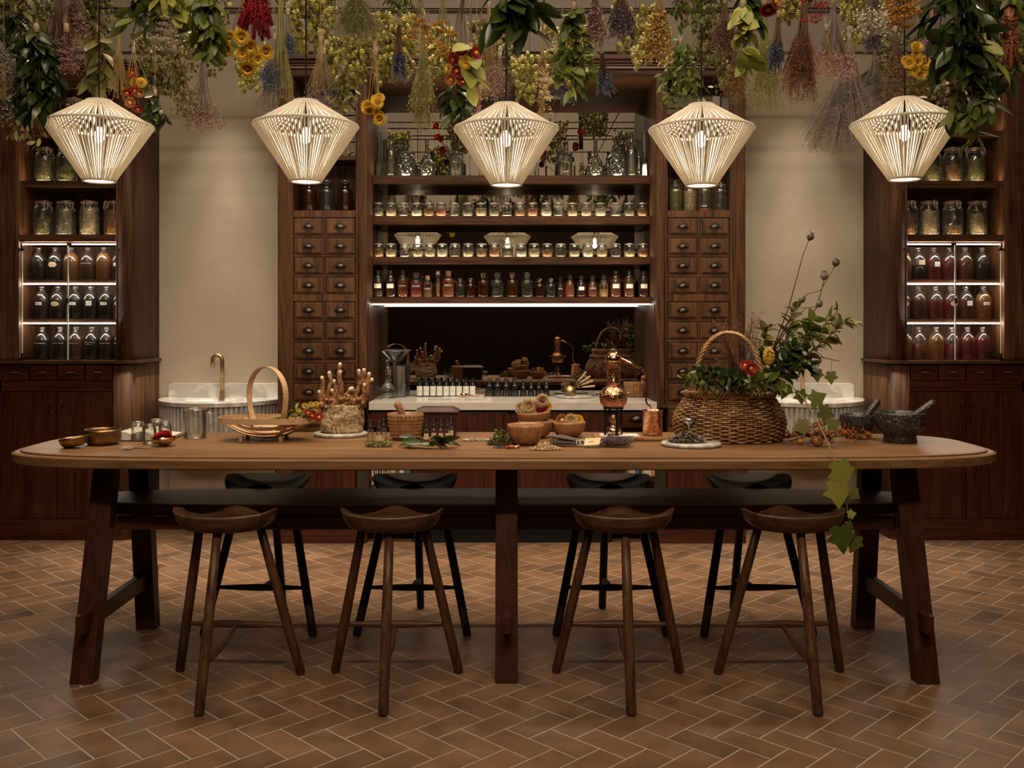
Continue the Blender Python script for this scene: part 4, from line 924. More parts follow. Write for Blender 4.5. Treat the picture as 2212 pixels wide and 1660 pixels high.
bu = N(nt, 'ShaderNodeBump'); bu.inputs['Strength'].default_value = 1.0; bu.inputs['Distance'].default_value = 0.02; nt.links.new(vo.outputs['Distance'], bu.inputs['Height'])
for n_ in nt.nodes:
    if n_.type in ('BSDF_GLOSSY', 'LAYER_WEIGHT'): nt.links.new(bu.outputs[0], n_.inputs['Normal'])
M['cutglass'] = bmp
for k, (px, pr, gm, hp, lb, seg) in enumerate(top):
    Yk = Y+(0.08 if px in (1380, 820, 1392) else 0.0); kk = hp*Yk/F/pr[-1][1]
    o = link('clear_bottle' if pr in (BA, BB) else 'decanter', MB().lathe(pr, seg, smooth=seg > 10).mesh('bottle', M['cutglass' if pr in (BD, BJ) else gm]), None, (PX(px, Yk), Yk, shelf_z['A']+0.0003), (0, 0, 0.3), kk)
    tag(o, lb, 'bottle', 'clear bottles on the top shelf')
    inn = [(max(0.001, r-0.003), z+0.003) for r, z in pr[1:-1]]
    part('inner_wall', MB().lathe(inn, seg, smooth=seg > 10), M['glassb'], o)

# clip-top jars in side cabinets
def dried(seed, mat, kind, h_, r=0.059):
    q = random.Random(seed); mb = MB()
    for k in range({'stick': 120, 'curl': 130, 'pod': 420}[kind]):
        t = q.random(); rr = r*math.sqrt(q.uniform(0.35, 1.0)); a = q.uniform(0, 2*PI); z = 0.012+t*(h_-0.016)
        p = Vector((rr*math.cos(a), rr*math.sin(a), z))
        if kind == 'pod': mb.octa(p*1.0, q.uniform(0.003, 0.005), q.uniform(0.003, 0.006)); continue
        d = Vector((q.uniform(-1, 1), q.uniform(-1, 1), q.uniform(-.7, .9))).normalized()*q.uniform(0.012, 0.026)
        pts = []
        for m_ in (-1, 0, 1):
            x = p+d*m_+Vector((0, 0, (0.006 if kind == 'curl' else 0.001)*(1-abs(m_))))
            l_ = math.hypot(x.x, x.y)
            if l_ > r: x.x *= r/l_; x.y *= r/l_
            x.z = max(0.009, x.z); pts.append(x)
        mb.tube(pts, [0.0012, 0.0024, 0.0010], 4, cap=False)
    return mb.mesh('dried_contents', M[mat])
clipglid = cached('cgl', lambda: MB().lathe([(0.052, 0.2235), (0.053, 0.228), (0.049, 0.236), (0.03, 0.240), (0.0005, 0.240)], 28).mesh('lid', M['glass']))
cliprub = cached('crb', lambda: MB().lathe([(0.049, 0.2200), (0.0565, 0.2200), (0.0565, 0.2238), (0.049, 0.2238)], 28, cap=False).mesh('seal_ring', M['rubber']))
def clipw():
    mb = MB(); mb.ring(0.0545, 0.2135, 0.0015, 28, 5); mb.ring(0.0545, 0.2295, 0.0015, 28, 5)
    for s_ in (-1, 1): mb.tube([(s_*0.010, -0.0545, 0.236), (s_*0.011, -0.062, 0.226), (s_*0.012, -0.064, 0.200), (s_*0.008, -0.068, 0.182), (0, -0.069, 0.180)], 0.0015, 5)
    mb.tube([(-0.010, -0.0545, 0.236), (0.010, -0.0545, 0.236)], 0.0015, 5)
    return mb.mesh('wire_clip', M['steel'])
clipwire = cached('cwr', clipw)
def clipjar(px, sgn, shelf, cont, kind, h_, lb, rz, rub=True, big=1.0, Y=6.50):
    o = vessel('clip_top_jar', lb, 'jar', 'clip-top jars in the side cabinets', (PX(px, Y), Y, side[sgn][shelf]+0.0003), CLIP, 'glass', big)
    part('dried_contents', cached(('dr', cont, kind, h_), lambda: dried(len(_mc), cont, kind, h_)), None, o)
    fill(o, CLIP, h_-0.012, 'dry_'+{'leaf_green': 'herb', 'leaf_lime': 'herb', 'greybrown': 'grey', 'seedw': 'seed', 'rust': 'bark', 'straw': 'bark', 'strawg': 'seed', 'leaf_olive': 'herb', 'brown': 'bark'}[cont], 0.022, nm='contents_core')
    part('lid', clipglid, None, o, rot=(0, 0, rz))
    part('seal_ring', cliprub, None, o)
    part('wire_clip', clipwire, None, o, rot=(0, 0, rz))
for px, cont, kind, h_, lb, rz in ((93.6, 'leaf_green', 'curl', 0.13, 'clip-top jar of green curled leaf, first from left on the jar shelf, left cabinet', 0.7), (141.7, 'greybrown', 'curl', 0.20, 'clip-top jar of pale grey-brown roots, second from left, left cabinet', 1.0), (193.5, 'seedw', 'pod', 0.20, 'clip-top jar packed with cream pods, third from left, left cabinet', 0.0), (246.6, 'rust', 'stick', 0.18, 'clip-top jar of rust-brown twigs, partly behind the post, left cabinet', -0.9)):
    clipjar(px, -1, 'J', cont, kind, h_, lb, rz)
for px, cont, kind, h_, lb, rz in ((97, 'leaf_lime', 'curl', 0.17, 'clip-top jar of lime-green tendrils on the upper shelf, left cabinet', 0.8), (145, 'leaf_green', 'stick', 0.12, 'clip-top jar of grey-green leaf half hidden by lamp, upper shelf, left cabinet', 0.2)):
    clipjar(px, -1, 'U', cont, kind, h_, lb, rz)
clipjar(163, -1, 'T', 'brown', 'stick', 0.08, 'clip-top jar behind hanging herbs at the top of the left cabinet', 0.3)
for px, cont, kind, h_, lb, rz in ((1961.3, 'straw', 'stick', 0.15, 'clip-top jar of straw-brown chips, partly behind the post, right cabinet', 0.15), (2007.6, 'seedw', 'pod', 0.18, 'clip-top jar of cream seeds with orange seal, second from left, right cabinet', 0.25), (2057.4, 'straw', 'stick', 0.08, 'clip-top jar a third full of long sticks, right cabinet', 0.2), (2110.5, 'strawg', 'curl', 0.16, 'clip-top jar of grey-green husks, rightmost on the jar shelf, right cabinet', 0.45)):
    clipjar(px, 1, 'J', cont, kind, h_, lb, rz)
for px, cont, kind, h_, lb, rz in ((2012, 'leaf_lime', 'stick', 0.12, 'clip-top jar of green leaves and stalks beside the lamp, right cabinet', 0.2), (2058, 'rust', 'stick', 0.13, 'clip-top jar of brown bark on the upper shelf, right cabinet', 0.4), (2106, 'leaf_lime', 'curl', 0.17, 'clip-top jar of pale green moss on the upper shelf, right cabinet', 0.7)):
    clipjar(px, 1, 'U', cont, kind, h_, lb, rz)
clipjar(2040, 1, 'T', 'brown', 'stick', 0.06, 'clip-top jar half hidden by leaves at the top of the right cabinet', 0.3)

# big round-shouldered bottles behind the glass doors
SB = {-1: [('1', 604.5, [(84, 'black', .7, 0), (120, 'black', .75, 3), (153.6, 'tan', .93, 0), (190.2, 'brown', .8, 4), (224, 'tan', .93, 0), (258, 'brown', .8, 1)]),
           ('2', 689.5, [(90.3, 'wine', .85, 1), (125.2, 'wine', .68, 2), (163.2, 'black', .8, 1), (196, 'black', .85, 5), (229.7, 'black', .85, 1), (260.6, 'rust', .6, 1)]),
           ('3', 775, [(91.6, 'black', .85, 4), (130.3, 'black', .8, 4), (164.4, 'brown', .8, 4), (198.6, 'black', .85, 6), (230.7, 'wine', .8, 4), (261.8, 'black', .8, 4)])],
      1: [('1', 604.5, [(1952.4, 'tan', .93, 0), (1983.5, 'black', .52, 7), (2016.4, 'red', .72, 5), (2050, 'red', .74, 8), (2084.2, 'rust', .76, 8), (2121.4, 'black', .74, 8)]),
          ('2', 689.5, [(1949.4, 'brown', .7, 2), (1984, 'brown', .70, 8), (2020.2, 'red', .64, 0), (2053.6, 'red', .68, 9), (2086, 'rust', .66, 5), (2124, 'gold', .86, 1)]),
          ('3', 775, [(1954, 'gold', .78, 8), (1984.3, 'rust', .58, 8), (2022, 'gold', .84, 8), (2055.1, 'red', .54, 8), (2089.3, 'red', .8, 8), (2122.2, 'red', .78, 8)])]}
LT = {0: '', 1: ' with small white label', 2: ' with oval label', 3: ' with hexagonal label', 4: ' with white etched print', 5: ' with square white label', 6: ' with two-line white print', 7: ' with scalloped label', 8: ' with dark print', 9: ' with round cream label'}
wst = cached('wst', lambda: MB().lathe([(0.0130, 0.200), (0.0165, 0.209), (0.0180, 0.214), (0.013, 0.219), (0.0005, 0.219)], 16).mesh('stopper', M['glass']))
M['lq_red_'] = M['lq_red']
for s in (-1, 1):
    for sh, yb, items in SB[s]:
        for k, (px, lq, fl, lt) in enumerate(items):
            Y = 6.475 if sh != '3' else 6.46
            cabn = 'left' if s < 0 else 'right'; rn = {'1': 'top', '2': 'middle', '3': 'bottom'}[sh]
            lb = 'dome-shouldered bottle of %s liquid, %s along %s row, %s cabinet' % (LN[lq], ORD[k], rn, cabn)
            o = vessel('dome_bottle', lb, 'bottle', 'tincture bottles in the %s cabinet' % cabn, (PX(px, Y), Y, side[s][sh]+0.0003), WINCH, 'glass')
            fill(o, WINCH, 0.19*fl, 'lq_'+lq)
            part('stopper', wst, None, o)
            rr = 0.0516
            if lt in (1, 5, 7, 9, 2, 3):
                z0, z1, ha, shp = {1: (0.092, 0.112, 0.42, 'rect'), 5: (0.088, 0.120, 0.36, 'rect'), 7: (0.100, 0.130, 0.42, 'rect'), 9: (0.085, 0.118, 0.45, 'oval'), 2: (0.085, 0.115, 0.55, 'oval'), 3: (0.085, 0.118, 0.55, 'hex')}[lt]
                lbp = part('label', cached(('lb', lt), lambda: arc_label(rr, z0, z1, ha, 10, shp, 0.12 if lt in (7, 5) else 0).mesh('label', M['cream' if lt in (2, 3, 7, 9) else 'white'])), None, o)
                part('print', cached(('lbp', lt), lambda: scribble(rr+0.0004, (z0+z1)/2, 0.005, ha*0.6, lt, 1, 0.12 if lt in (7, 5) else 0).mesh('print', M['ink'])), None, lbp)
            elif lt in (4, 6, 8):
                part('print', cached(('pt', lt, k), lambda: scribble(rr, 0.110, 0.0075, 0.72, k+lt, 2 if lt == 6 else 1).mesh('print', M['ink' if lt == 8 else 'etch'])), None, o)

# jars and bottles in the niches over the drawers
for k, (px, gm, lb) in enumerate(((668, 'amberg', 'large amber stoppered bottle below the lamp, over the left drawers'), (706, 'greyg', 'large clear grey stoppered bottle over the left drawers'), (746, 'amberg', 'large amber stoppered bottle beside the shelving post, over the left drawers'))):
    Y = CF+0.09; kk = 33*Y/F/0.083
    o = vessel('apothecary_bottle', lb, 'bottle', 'large bottles over the left drawers', (PX(px, Y), Y, NZ+0.0003), APOTH, gm, (kk, kk, (455-385)*Y/F/0.163))
    part('stopper', stopm, None, o)
TALLJ = [(0.036, 0.0), (0.0425, 0.004), (0.044, 0.012), (0.044, 0.130), (0.041, 0.146), (0.033, 0.156), (0.033, 0.166), (0.0365, 0.168), (0.0365, 0.173)]
tjl = cached('tjl', lambda: MB().lathe([(0.034, 0.174), (0.037, 0.178), (0.030, 0.190), (0.012, 0.196), (0.017, 0.203), (0.016, 0.211), (0.0005, 0.214)], 20).mesh('lid', M['glass']))
for px, d, fl, lb in ((1459, 'herb', 0.15, 'tall lidded jar of dark herb over the right drawers, beside the post'), (1490, 'seed', 0.14, 'lidded jar of tan flakes over the right drawers, below the lamp'), (1522, 'petal', 0.02, 'nearly empty lidded jar with a few red petals over the right drawers'), (1556, 'grey', 0.13, 'tall lidded jar of speckled seeds over the right drawers, rightmost')):
    Y = CF+0.075; kk = 31*Y/F/0.088
    o = vessel('apothecary_jar', lb, 'jar', 'tall jars over the right drawers', (PX(px, Y), Y, NZ+0.0003), TALLJ, 'glass', (kk, kk, (455-388)*Y/F/0.214))
    fill(o, TALLJ, fl, 'dry_'+d, 0.002, nm='dried_contents'); part('lid', tjl, None, o)
# ---------------------------------------------------------------- things on the worktop
CY_ = lambda y: TY(y, CZ)
def cpos(px, yb, dy=0.0):
    Y = CY_(yb); return (PX(px, Y+dy), Y+dy, CZ+0.0004)
# funnel jug, cylinder, flask, square box
Y = CY_(857.5)-0.02; gx = 'glass'
o = tag(link('glass_vase', MB().lathe([(0.040, 0), (0.052, 0.006), (0.054, 0.03), (0.054, 0.215), (0.056, 0.218)], 28).mesh('vase', M[gx]), None, (PX(862, Y), Y, CZ+0.0004)), 'tall clear glass cylinder holding the funnel on the worktop', 'vase')
part('inner_wall', MB().lathe([(0.049, 0.008), (0.051, 0.212)], 28, cap=False), M['glassb'], o)
fu = tag(link('glass_funnel', MB().lathe([(0.006, 0.165), (0.009, 0.225), (0.022, 0.240), (0.060, 0.285), (0.095, 0.318), (0.097, 0.320), (0.092, 0.318)], 32, cap=False).mesh('funnel', M['glassb']), None, (PX(852, Y), Y-0.004, CZ+0.0004)), 'wide clear glass funnel standing in the tall cylinder', 'funnel')
part('rim', MB().ring(0.096, 0.319, 0.002, 36, 5), M['glassb'], fu)
Y = CY_(859)-0.04
o = tag(link('round_flask', MB().lathe([(0.03, 0), (0.052, 0.012), (0.062, 0.036), (0.056, 0.064), (0.036, 0.088), (0.018, 0.105), (0.015, 0.13), (0.015, 0.215), (0.020, 0.219)], 28).mesh('flask', M['glassb']), None, (PX(838, Y), Y-0.02, CZ+0.0004)), 'round-bottomed clear flask with a long neck, in front of the glass cylinder', 'flask')
part('stopper', MB().lathe([(0.014, 0.205), (0.017, 0.225), (0.010, 0.232), (0.020, 0.245), (0.014, 0.258), (0.0005, 0.260)], 16), M['glassb'], o)
o = tag(link('glass_box', MB().box(-0.045, -0.04, 0, 0.045, 0.04, 0.075).mesh('box', M['glassb'], 0.006), None, (PX(812, Y-0.06), Y-0.06, CZ+0.0004)), 'small square clear glass box at the left end of the worktop', 'box')
part('lid', MB().box(-0.047, -0.042, 0.076, 0.047, 0.042, 0.082), M['glassb'], o)
# labelled brown bottles
Y = 6.742
bm_ = MB().lathe([(0.018, 0), (0.0205, 0.003), (0.0205, 0.080), (0.018, 0.090), (0.010, 0.098), (0.010, 0.104)], 16).mesh('bottle', M['darkg'])
capm = MB().lathe([(0.0115, 0.101), (0.0115, 0.120), (0.010, 0.122), (0.0005, 0.122)], 14).mesh('cap', M['matblack'])
lbm = arc_label(0.0209, 0.008, 0.074, 1.35, 10).mesh('label', M['white']); prm = scribble(0.0212, 0.042, 0.002, 0.5, 5, 3).mesh('print', M['ink'])
for k, px in enumerate((906.6, 920.9, 935.4, 949.6, 963.9, 977.8, 992, 1006.6, 1020.8)):
    o = link('labelled_bottle', bm_, None, (PX(px, Y), Y, CZ+0.0004)); tag(o, 'small dark bottle with a large white label, %s from left on the worktop' % ORD[k], 'bottle', 'white-labelled bottles on the worktop')
    part('cap', capm, None, o); l_ = part('label', lbm, None, o); part('print', prm, None, l_)
for k, (px, yt, wd) in enumerate(((1057, 819, 16.7), (1074.8, 819, 16.7), (1093.5, 819, 16.7), (1111.7, 819, 16.7), (1130.5, 825, 12.9), (1147.2, 825, 12.9), (1163.8, 825, 12.9), (1180.5, 825, 12.9))):
    Y = 6.755; kr = wd*Y/F/0.083; kz = (856-yt)*Y/F/0.163
    big = 'large' if k < 4 else 'small'
    o = vessel('apothecary_bottle', '%s dark stoppered bottle, %s of the %s ones by the mirror' % (big, ORD[k % 4], 'four larger' if k < 4 else 'four smaller'), 'bottle', 'dark stoppered bottles on the worktop', (PX(px, Y), Y, CZ+0.0004), APOTH, 'darkg', (kr, kr, kz))
    fill(o, APOTH, 0.09, 'lq_black'); part('stopper', cached('apsd', lambda: MB().lathe(APOSTOP, 16).mesh('stopper', M['greyg'])), None, o)
# marble slabs
Y0 = CY_(865)
o = tag(part('marble_slab', MB().box(-0.165, -0.055, 0, 0.165, 0.055, 0.016), M['marble'], None, 0.002, loc=(PX(1009, Y0), Y0+0.06, CZ+0.0004)), 'long white marble slab with a copper scoop on it', 'slab')
o = tag(part('marble_slab', MB().box(-0.055, -0.045, 0, 0.055, 0.045, 0.010), M['slate'], None, 0.002, loc=(PX(942, Y0), Y0+0.07, CZ+0.0004)), 'small thin marble tile left of the long slab', 'slab')
sc_ = thing('copper_scoop', 'small copper scoop with a twisted handle lying on the marble slab', 'scoop', (PX(1001, Y0), Y0+0.06, CZ+0.0168))
part('scoop_bowl', MB().lathe([(0.016, 0.0), (0.022, 0.003), (0.024, 0.024), (0.0225, 0.024), (0.020, 0.004), (0.0005, 0.003)], 20), M['copper'], sc_)
part('handle', MB().tube([(0.023, 0, 0.02), (0.07, -0.01, 0.012), (0.12, -0.02, 0.008), (0.15, -0.02, 0.006)], [0.004, 0.003, 0.003, 0.005], 8), M['copper'], sc_)
# round board with brass measuring cups
Y0 = CY_(862)
rb = tag(part('round_board', MB().lathe([(0.118, 0), (0.124, 0.003), (0.124, 0.013), (0.121, 0.016), (0.0005, 0.016)], 48), M['slate'], None, loc=(PX(1242, Y0), Y0+0.105, CZ+0.0004)), 'round grey marble board carrying brass measuring cups', 'board')
for k, (ox, h0, a) in enumerate(((0.0, 0.0, 0), (0.0, 0.010, 1), (0.0, 0.02, 2), (0.0, 0.03, 3))):
    cp = thing('measuring_cup', 'brass measuring cup nested %s in the fanned stack, pale wooden handle' % ('outermost', 'second', 'third', 'innermost')[k], 'cup', (PX(1231, Y0+0.07), Y0+0.075, CZ+0.0170+0.004*k), 0, 'nested brass measuring cups')
    r_ = 0.040-0.0045*k; hh = 0.055-0.001*k
    part('cup_body', MB().lathe([(r_-0.002, 0), (r_, 0.002), (r_, hh), (r_-0.0018, hh), (r_-0.0022, 0.003), (0.0005, 0.0025)], 28), M['brass'], cp)
    th = (0.10, 0.36, 0.60, 0.86)[k]; d = Vector((math.cos(th), -0.1, math.sin(th)))
    p0 = Vector((r_-0.002, 0, hh-0.003)); p1 = p0+d*0.045; p2 = p1+d*0.088
    part('neck', MB().tube([p0, p1], 0.0022, 6), M['brass'], cp)
    part('handle', MB().tube([p1, p1+d*0.02, p2-d*0.006, p2], [0.0045, 0.0062, 0.0072, 0.0060], 10), M['ash'], cp)
# studded wooden mortars
def studded(r, h_, n=26, rows_=6):
    mb = MB(); pr = [(r*0.70, 0), (r*0.74, 0.004), (r*0.80, h_*0.12), (r*0.93, h_*0.45), (r*0.97, h_*0.8), (r, h_), (r*0.90, h_), (r*0.86, h_*0.6), (r*0.6, h_*0.15), (0.0005, h_*0.12)]
    mb.lathe(pr, 40)
    for k in range(rows_):
        z = h_*(0.14+0.78*k/(rows_-1)); rr = r*(0.80+0.17*min(1, (z/h_)/0.8))
        for i in range(n):
            a = 2*PI*(i+0.5*(k % 1))/n; s_ = rr*PI/n*0.74; hz = h_*0.36/rows_
            X = Matrix.Rotation(a, 4, 'Z')
            mb.add([(rr-0.002, -s_, z-hz), (rr-0.002, s_, z-hz), (rr-0.002, s_, z+hz), (rr-0.002, -s_, z+hz), (rr+s_*0.75, -s_*0.35, z-hz*0.35), (rr+s_*0.75, s_*0.35, z-hz*0.35), (rr+s_*0.75, s_*0.35, z+hz*0.35), (rr+s_*0.75, -s_*0.35, z+hz*0.35)],
                   [(0, 1, 5, 4), (1, 2, 6, 5), (2, 3, 7, 6), (3, 0, 4, 7), (4, 5, 6, 7)], False, X)
    return mb
Y0 = CY_(860)+0.03
o = thing('studded_mortar', 'small studded wooden mortar at the right end of the worktop', 'mortar', (PX(1374, Y0), Y0+0.06, CZ+0.0004)); part('mortar_bowl', studded(0.078, 0.105, 24, 6), M['stud'], o)
pe = thing('wooden_pestle', 'round-ended wooden pestle standing in the small studded mortar', 'pestle', (PX(1388, Y0), Y0+0.06, CZ+0.035)); part('shaft', MB().tube([(0, 0, 0), (0.006, 0, 0.06), (0.012, 0, 0.085)], [0.014, 0.011, 0.010], 12).ball((0.014, 0, 0.098), 0.019, 14, 8), M['stud'], pe)

# ---------------------------------------------------------------- things on the table
def tpos(px, yb, dy=0.0, up=0.0005):
    Y = TY(yb)+dy; return (PX(px, Y), Y, TZ+up)
def bowlp(r, h_, t=0.004, foot=0.45):
    out = []
    for k in range(9):
        a = k/8*PI/2; out.append((r*(foot+(1-foot)*math.sin(a)**0.8), h_*(1-math.cos(a))**1.05))
    inn = [(max(0.0005, q[0]-t), q[1]+t*0.8*(1-k/8)) for k, q in enumerate(out)][::-1]
    return out+inn
# brass bowls
p = tpos(161, 971, 0.05); o = thing('brass_bowl', 'small hammered brass bowl tilted against the larger one, near the left end', 'bowl', (p[0], p[1], TZ+0.004), rot=(0, -0.16, 0))
part('bowl', MB().lathe(bowlp(0.057, 0.042, 0.003, 0.3), 32), M['brassd'], o)
p = tpos(222, 965, 0.07); o = thing('brass_bowl', 'larger hammered brass bowl in front of the open book', 'bowl', p)
part('bowl', MB().lathe([(0.048, 0), (0.060, 0.004), (0.072, 0.016), (0.0765, 0.035), (0.075, 0.058), (0.074, 0.066), (0.0705, 0.066), (0.071, 0.055), (0.072, 0.036), (0.066, 0.016), (0.0005, 0.006)], 40), M['brassd'], o)
# open book
p = tpos(302, 953, 0.10); bk = thing('open_book', 'thick open book with cream pages lying behind the glass jars', 'book', p, 0.05)
def pages(s_):
    n = 14; vs = []; fs = []
    for i in range(n+1):
        t = i/n; x = s_*(0.004+0.155*t); z = 0.030+0.020*math.sin(PI*min(1, t*1.5))*(1-t*0.6)-0.016*t
        vs += [(x, -0.11, z), (x, 0.11, z), (x, 0.11, 0.004), (x, -0.11, 0.004)]
    for i in range(n):
        b = i*4
        for q in range(4): fs.append((b+q, b+4+q, b+4+(q+1) % 4, b+(q+1) % 4))
    fs.append((0, 3, 2, 1)); b = n*4; fs.append((b, b+1, b+2, b+3))
    return MB().add(vs, fs)
for s_ in (-1, 1): 
    pg = part('page_block', pages(s_), M['paper'], bk)
    if s_ < 0:
        q = MB()
        for ln in range(4):
            z = 0.0; xx = -0.035
            for w_ in range(5):
                a = 0.010+0.006*((ln*3+w_) % 3); t = (-xx)/0.155
                f = lambda x_: 0.0308+0.020*math.sin(PI*min(1, (-x_-.004)/0.155*1.5))*(1-(-x_-.004)/0.155*0.6)-0.016*(-x_-.004)/0.155
                q.add([(xx, -0.06+ln*0.03, f(xx)), (xx-a, -0.06+ln*0.03, f(xx-a)), (xx-a, -0.052+ln*0.03, f(xx-a)), (xx, -0.052+ln*0.03, f(xx))], [(0, 1, 2, 3)]); xx -= a+0.006
        part('print', q, M['ink'], pg)
part('cover', MB().box(-0.168, -0.116, 0, 0.168, 0.116, 0.0035), M['boxwood'], bk, 0.001)
# glass jars
for k, (px, yb, lb) in enumerate(((298, 955, 'empty lidless glass jar in front of the open book, nearest the brass bowl'), (323, 962, 'empty glass jar standing in front of the other two'), (357, 955, 'empty glass jar behind the red flower'), (338, 948, 'empty glass jar at the back of the little jar cluster'))):
    p = tpos(px, yb, 0.025); kk = 0.0265/0.038*1.06
    o = vessel('glass_jar', lb, 'jar', 'empty glass jars on the table', p, SMALLJAR, 'glassb', (kk, kk, 0.085/0.086))
    part('inner_wall', cached('iw', lambda: MB().lathe([(0.033, 0.006), (0.0355, 0.012), (0.0355, 0.066), (0.029, 0.078)], 24).mesh('inner_wall', M['glass'])), None, o)
    part('rim', cached('jrim', lambda: MB().ring(0.031, 0.086, 0.0018, 28, 5).ring(0.0325, 0.004, 0.0022, 28, 5).mesh('rim', M['glassb'])), None, o)

# flower heads (shared meshes)
def petal_head(seed, mats, n_rings=4, r=0.5, cup=0.35, npet=13, core=0.16, pw=0.13):
    q = random.Random(seed); mb = MB(); mb.m = 0
    for k in range(n_rings):
        f = (k+1)/n_rings; rr = r*(0.45+0.55*f); lift = cup*(1-f*0.8)
        for i in range(npet):
            a = 2*PI*(i+0.5*(k % 2))/npet+q.uniform(-.08, .08); X = Matrix.Rotation(a, 4, 'Z')
            r0 = core*0.8; w_ = pw*(0.7+0.5*f); z0 = 0.05*k*0.2; zt = lift*rr*1.3
            mb.add([(r0, -w_*0.4, 0), (r0, w_*0.4, 0), ((r0+rr)/2+0.02, w_, zt*0.65), (rr, 0, zt), ((r0+rr)/2+0.02, -w_, zt*0.65), ((r0+rr)/2+0.02, 0, zt*0.5)], [(0, 5, 4), (0, 1, 5), (1, 2, 5), (5, 2, 3), (4, 5, 3)], False, X)
    mb.m = 1; mb.lathe([(core*1.2, 0.0), (core, 0.09), (core*0.5, 0.13), (0.001, 0.12)], 12)
    mb.m = 0; mb.lathe([(0.02, -0.12), (0.14, -0.05), (r*0.35, 0.0)], 10, cap=False)
    return mb.mesh('flower', mats)
FH = {}
for nm, a, b in (('yellow', 'yellow_fl', 'darkcore'), ('red', 'red_fl', 'yellow_fl'), ('redorange', 'rust', 'yellow_fl'), ('cream', 'cream_fl', 'mustard'), ('magenta', 'magenta', 'magenta'), ('gold', 'yellow_fl', 'darkcore'), ('pink', 'pink', 'mustard')):
    FH[nm] = petal_head(len(FH), [M[a], M[b]], 6 if nm in ('magenta', 'cream') else 5, cup=1.1 if nm in ('magenta', 'cream') else 0.62, npet=16, core=0.13 if nm != 'gold' else 0.10, pw=0.105)
def head(parent, kind, loc, size, d=(0, -1, 0.2), name='flower', label=None):
    q = Vector(d).normalized().to_track_quat('Z', 'Y').to_euler()
    return part(name, FH[kind], None, parent, loc=loc, rot=q, sc=size, label=label)
# leaf meshes (unit length along +Y, width 1 = ratio)
def leaf_mesh(mat, ratio=0.42, bend=0.25, fold=0.12, nseg=6, name='leaf', tip=1.0, serr=0):
    vs = []; fs = []
    for k in range(nseg+1):
        t = k/nseg; wd = ratio/2*math.sin(PI*min(1, t**0.85))**0.8 if 0 < t < 1 else 0.004
        z = -bend*t*t
        if serr and k % 2: wd *= 1.12
        vs += [(-wd, t, z+fold*wd*2), (0, t, z), (wd, t, z+fold*wd*2)]
    for k in range(nseg):
        b = k*3; fs += [(b, b+1, b+4, b+3), (b+1, b+2, b+5, b+4)]
    return MB().add(vs, fs, True).mesh(name, M[mat])
def ivy_mesh(mat):
    pts = [(0, 0.0), (0.20, -0.13), (0.42, -0.02), (0.36, 0.20), (0.60, 0.40), (0.30, 0.56), (0.0, 1.0), (-0.30, 0.56), (-0.60, 0.40), (-0.36, 0.20), (-0.42, -0.02), (-0.20, -0.13)]
    vs = [(0, 0.30, 0.0)]+[(x, y, -0.22*(x*x+y*y*0.5)+0.05*(i % 2)) for i, (x, y) in enumerate(pts)]
    return MB().add(vs, [(0, i+1, (i+1) % 12+1) for i in range(12)], True).mesh('leaf', M[mat])
LM = {}
for nm in ('leaf_green', 'leaf_dark', 'leaf_lime', 'leaf_olive'):
    LM[nm] = [leaf_mesh(nm, 0.44, 0.22, 0.16), leaf_mesh(nm, 0.50, -0.15, 0.2), leaf_mesh(nm, 0.38, 0.45, 0.12)]
LM['ivy'] = [ivy_mesh('leaf_green'), ivy_mesh('leaf_olive')]
LM['oval'] = [leaf_mesh('leaf_lime', 0.66, 0.1, 0.10), leaf_mesh('leaf_lime', 0.60, -0.1, 0.14)]
def put_leaf(parent, kind, loc, d, L, roll=None, q=R):
    d = Vector(d).normalized(); e = d.to_track_quat('Y', 'Z')
    m = e.to_matrix() @ Matrix.Rotation(q.uniform(-1.2, 1.2) if roll is None else roll, 3, 'Y')
    return part('leaf', q.choice(LM[kind]), None, parent, loc=loc, rot=m.to_euler(), sc=L*q.uniform(0.8, 1.15))
def herb_pile(mb, q, rx, ry, h_, n, L, w_=0.4, flat=0.3):
    """loose little leaves or petals heaped in an oval"""
    for k in range(int(n*1.5)):
        a = q.uniform(0, 2*PI); t = math.sqrt(q.random()); x, y = rx*t*math.cos(a), ry*t*math.sin(a); z = h_*(1-t**1.6)*q.uniform(0.1, 1.0)+0.002
        l = L*q.uniform(0.6, 1.2); d = Vector((q.uniform(-1, 1), q.uniform(-1, 1), q.uniform(-flat, flat))).normalized(); s_ = d.cross(Vector((q.uniform(-.4, .4), q.uniform(-.4, .4), 1))).normalized()*l*w_/2
        c = Vector((x, y, max(z, 0.002+abs(d.z)*l/2))); up = Vector((0, 0, l*0.10))
        mb.add([c-d*l/2, c+s_+up, c+d*l/2, c-s_+up], [(0, 1, 2, 3)])
    return mb

# red flower in copper dish
p = tpos(354, 967, 0.04); o = thing('copper_dish', 'small footed copper dish holding a red flower', 'dish', p)
part('dish', MB().lathe([(0.010, 0.0), (0.014, 0.004), (0.030, 0.010), (0.046, 0.024), (0.052, 0.038), (0.0495, 0.038), (0.043, 0.026), (0.028, 0.013), (0.0005, 0.008)], 32), M['copperh'], o)
for a in (0.5, 2.6, 4.7): part('foot', MB().ball((0.016*math.cos(a), 0.016*math.sin(a), 0.003), 0.004, 8, 5), M['copper'], o)
fl = thing('red_flower', 'frilly bright red flower heads lying in the copper dish', 'flower', (p[0]-0.004, p[1]-0.005, TZ+0.030))
M['redbright'] = leafm('red_bright', (0.30, 0.006, 0.006), (0.62, 0.03, 0.02), trans=0.1)
FH['redb'] = petal_head(77, [M['redbright'], M['redbright']], 6, cup=1.3, npet=11, pw=0.17)
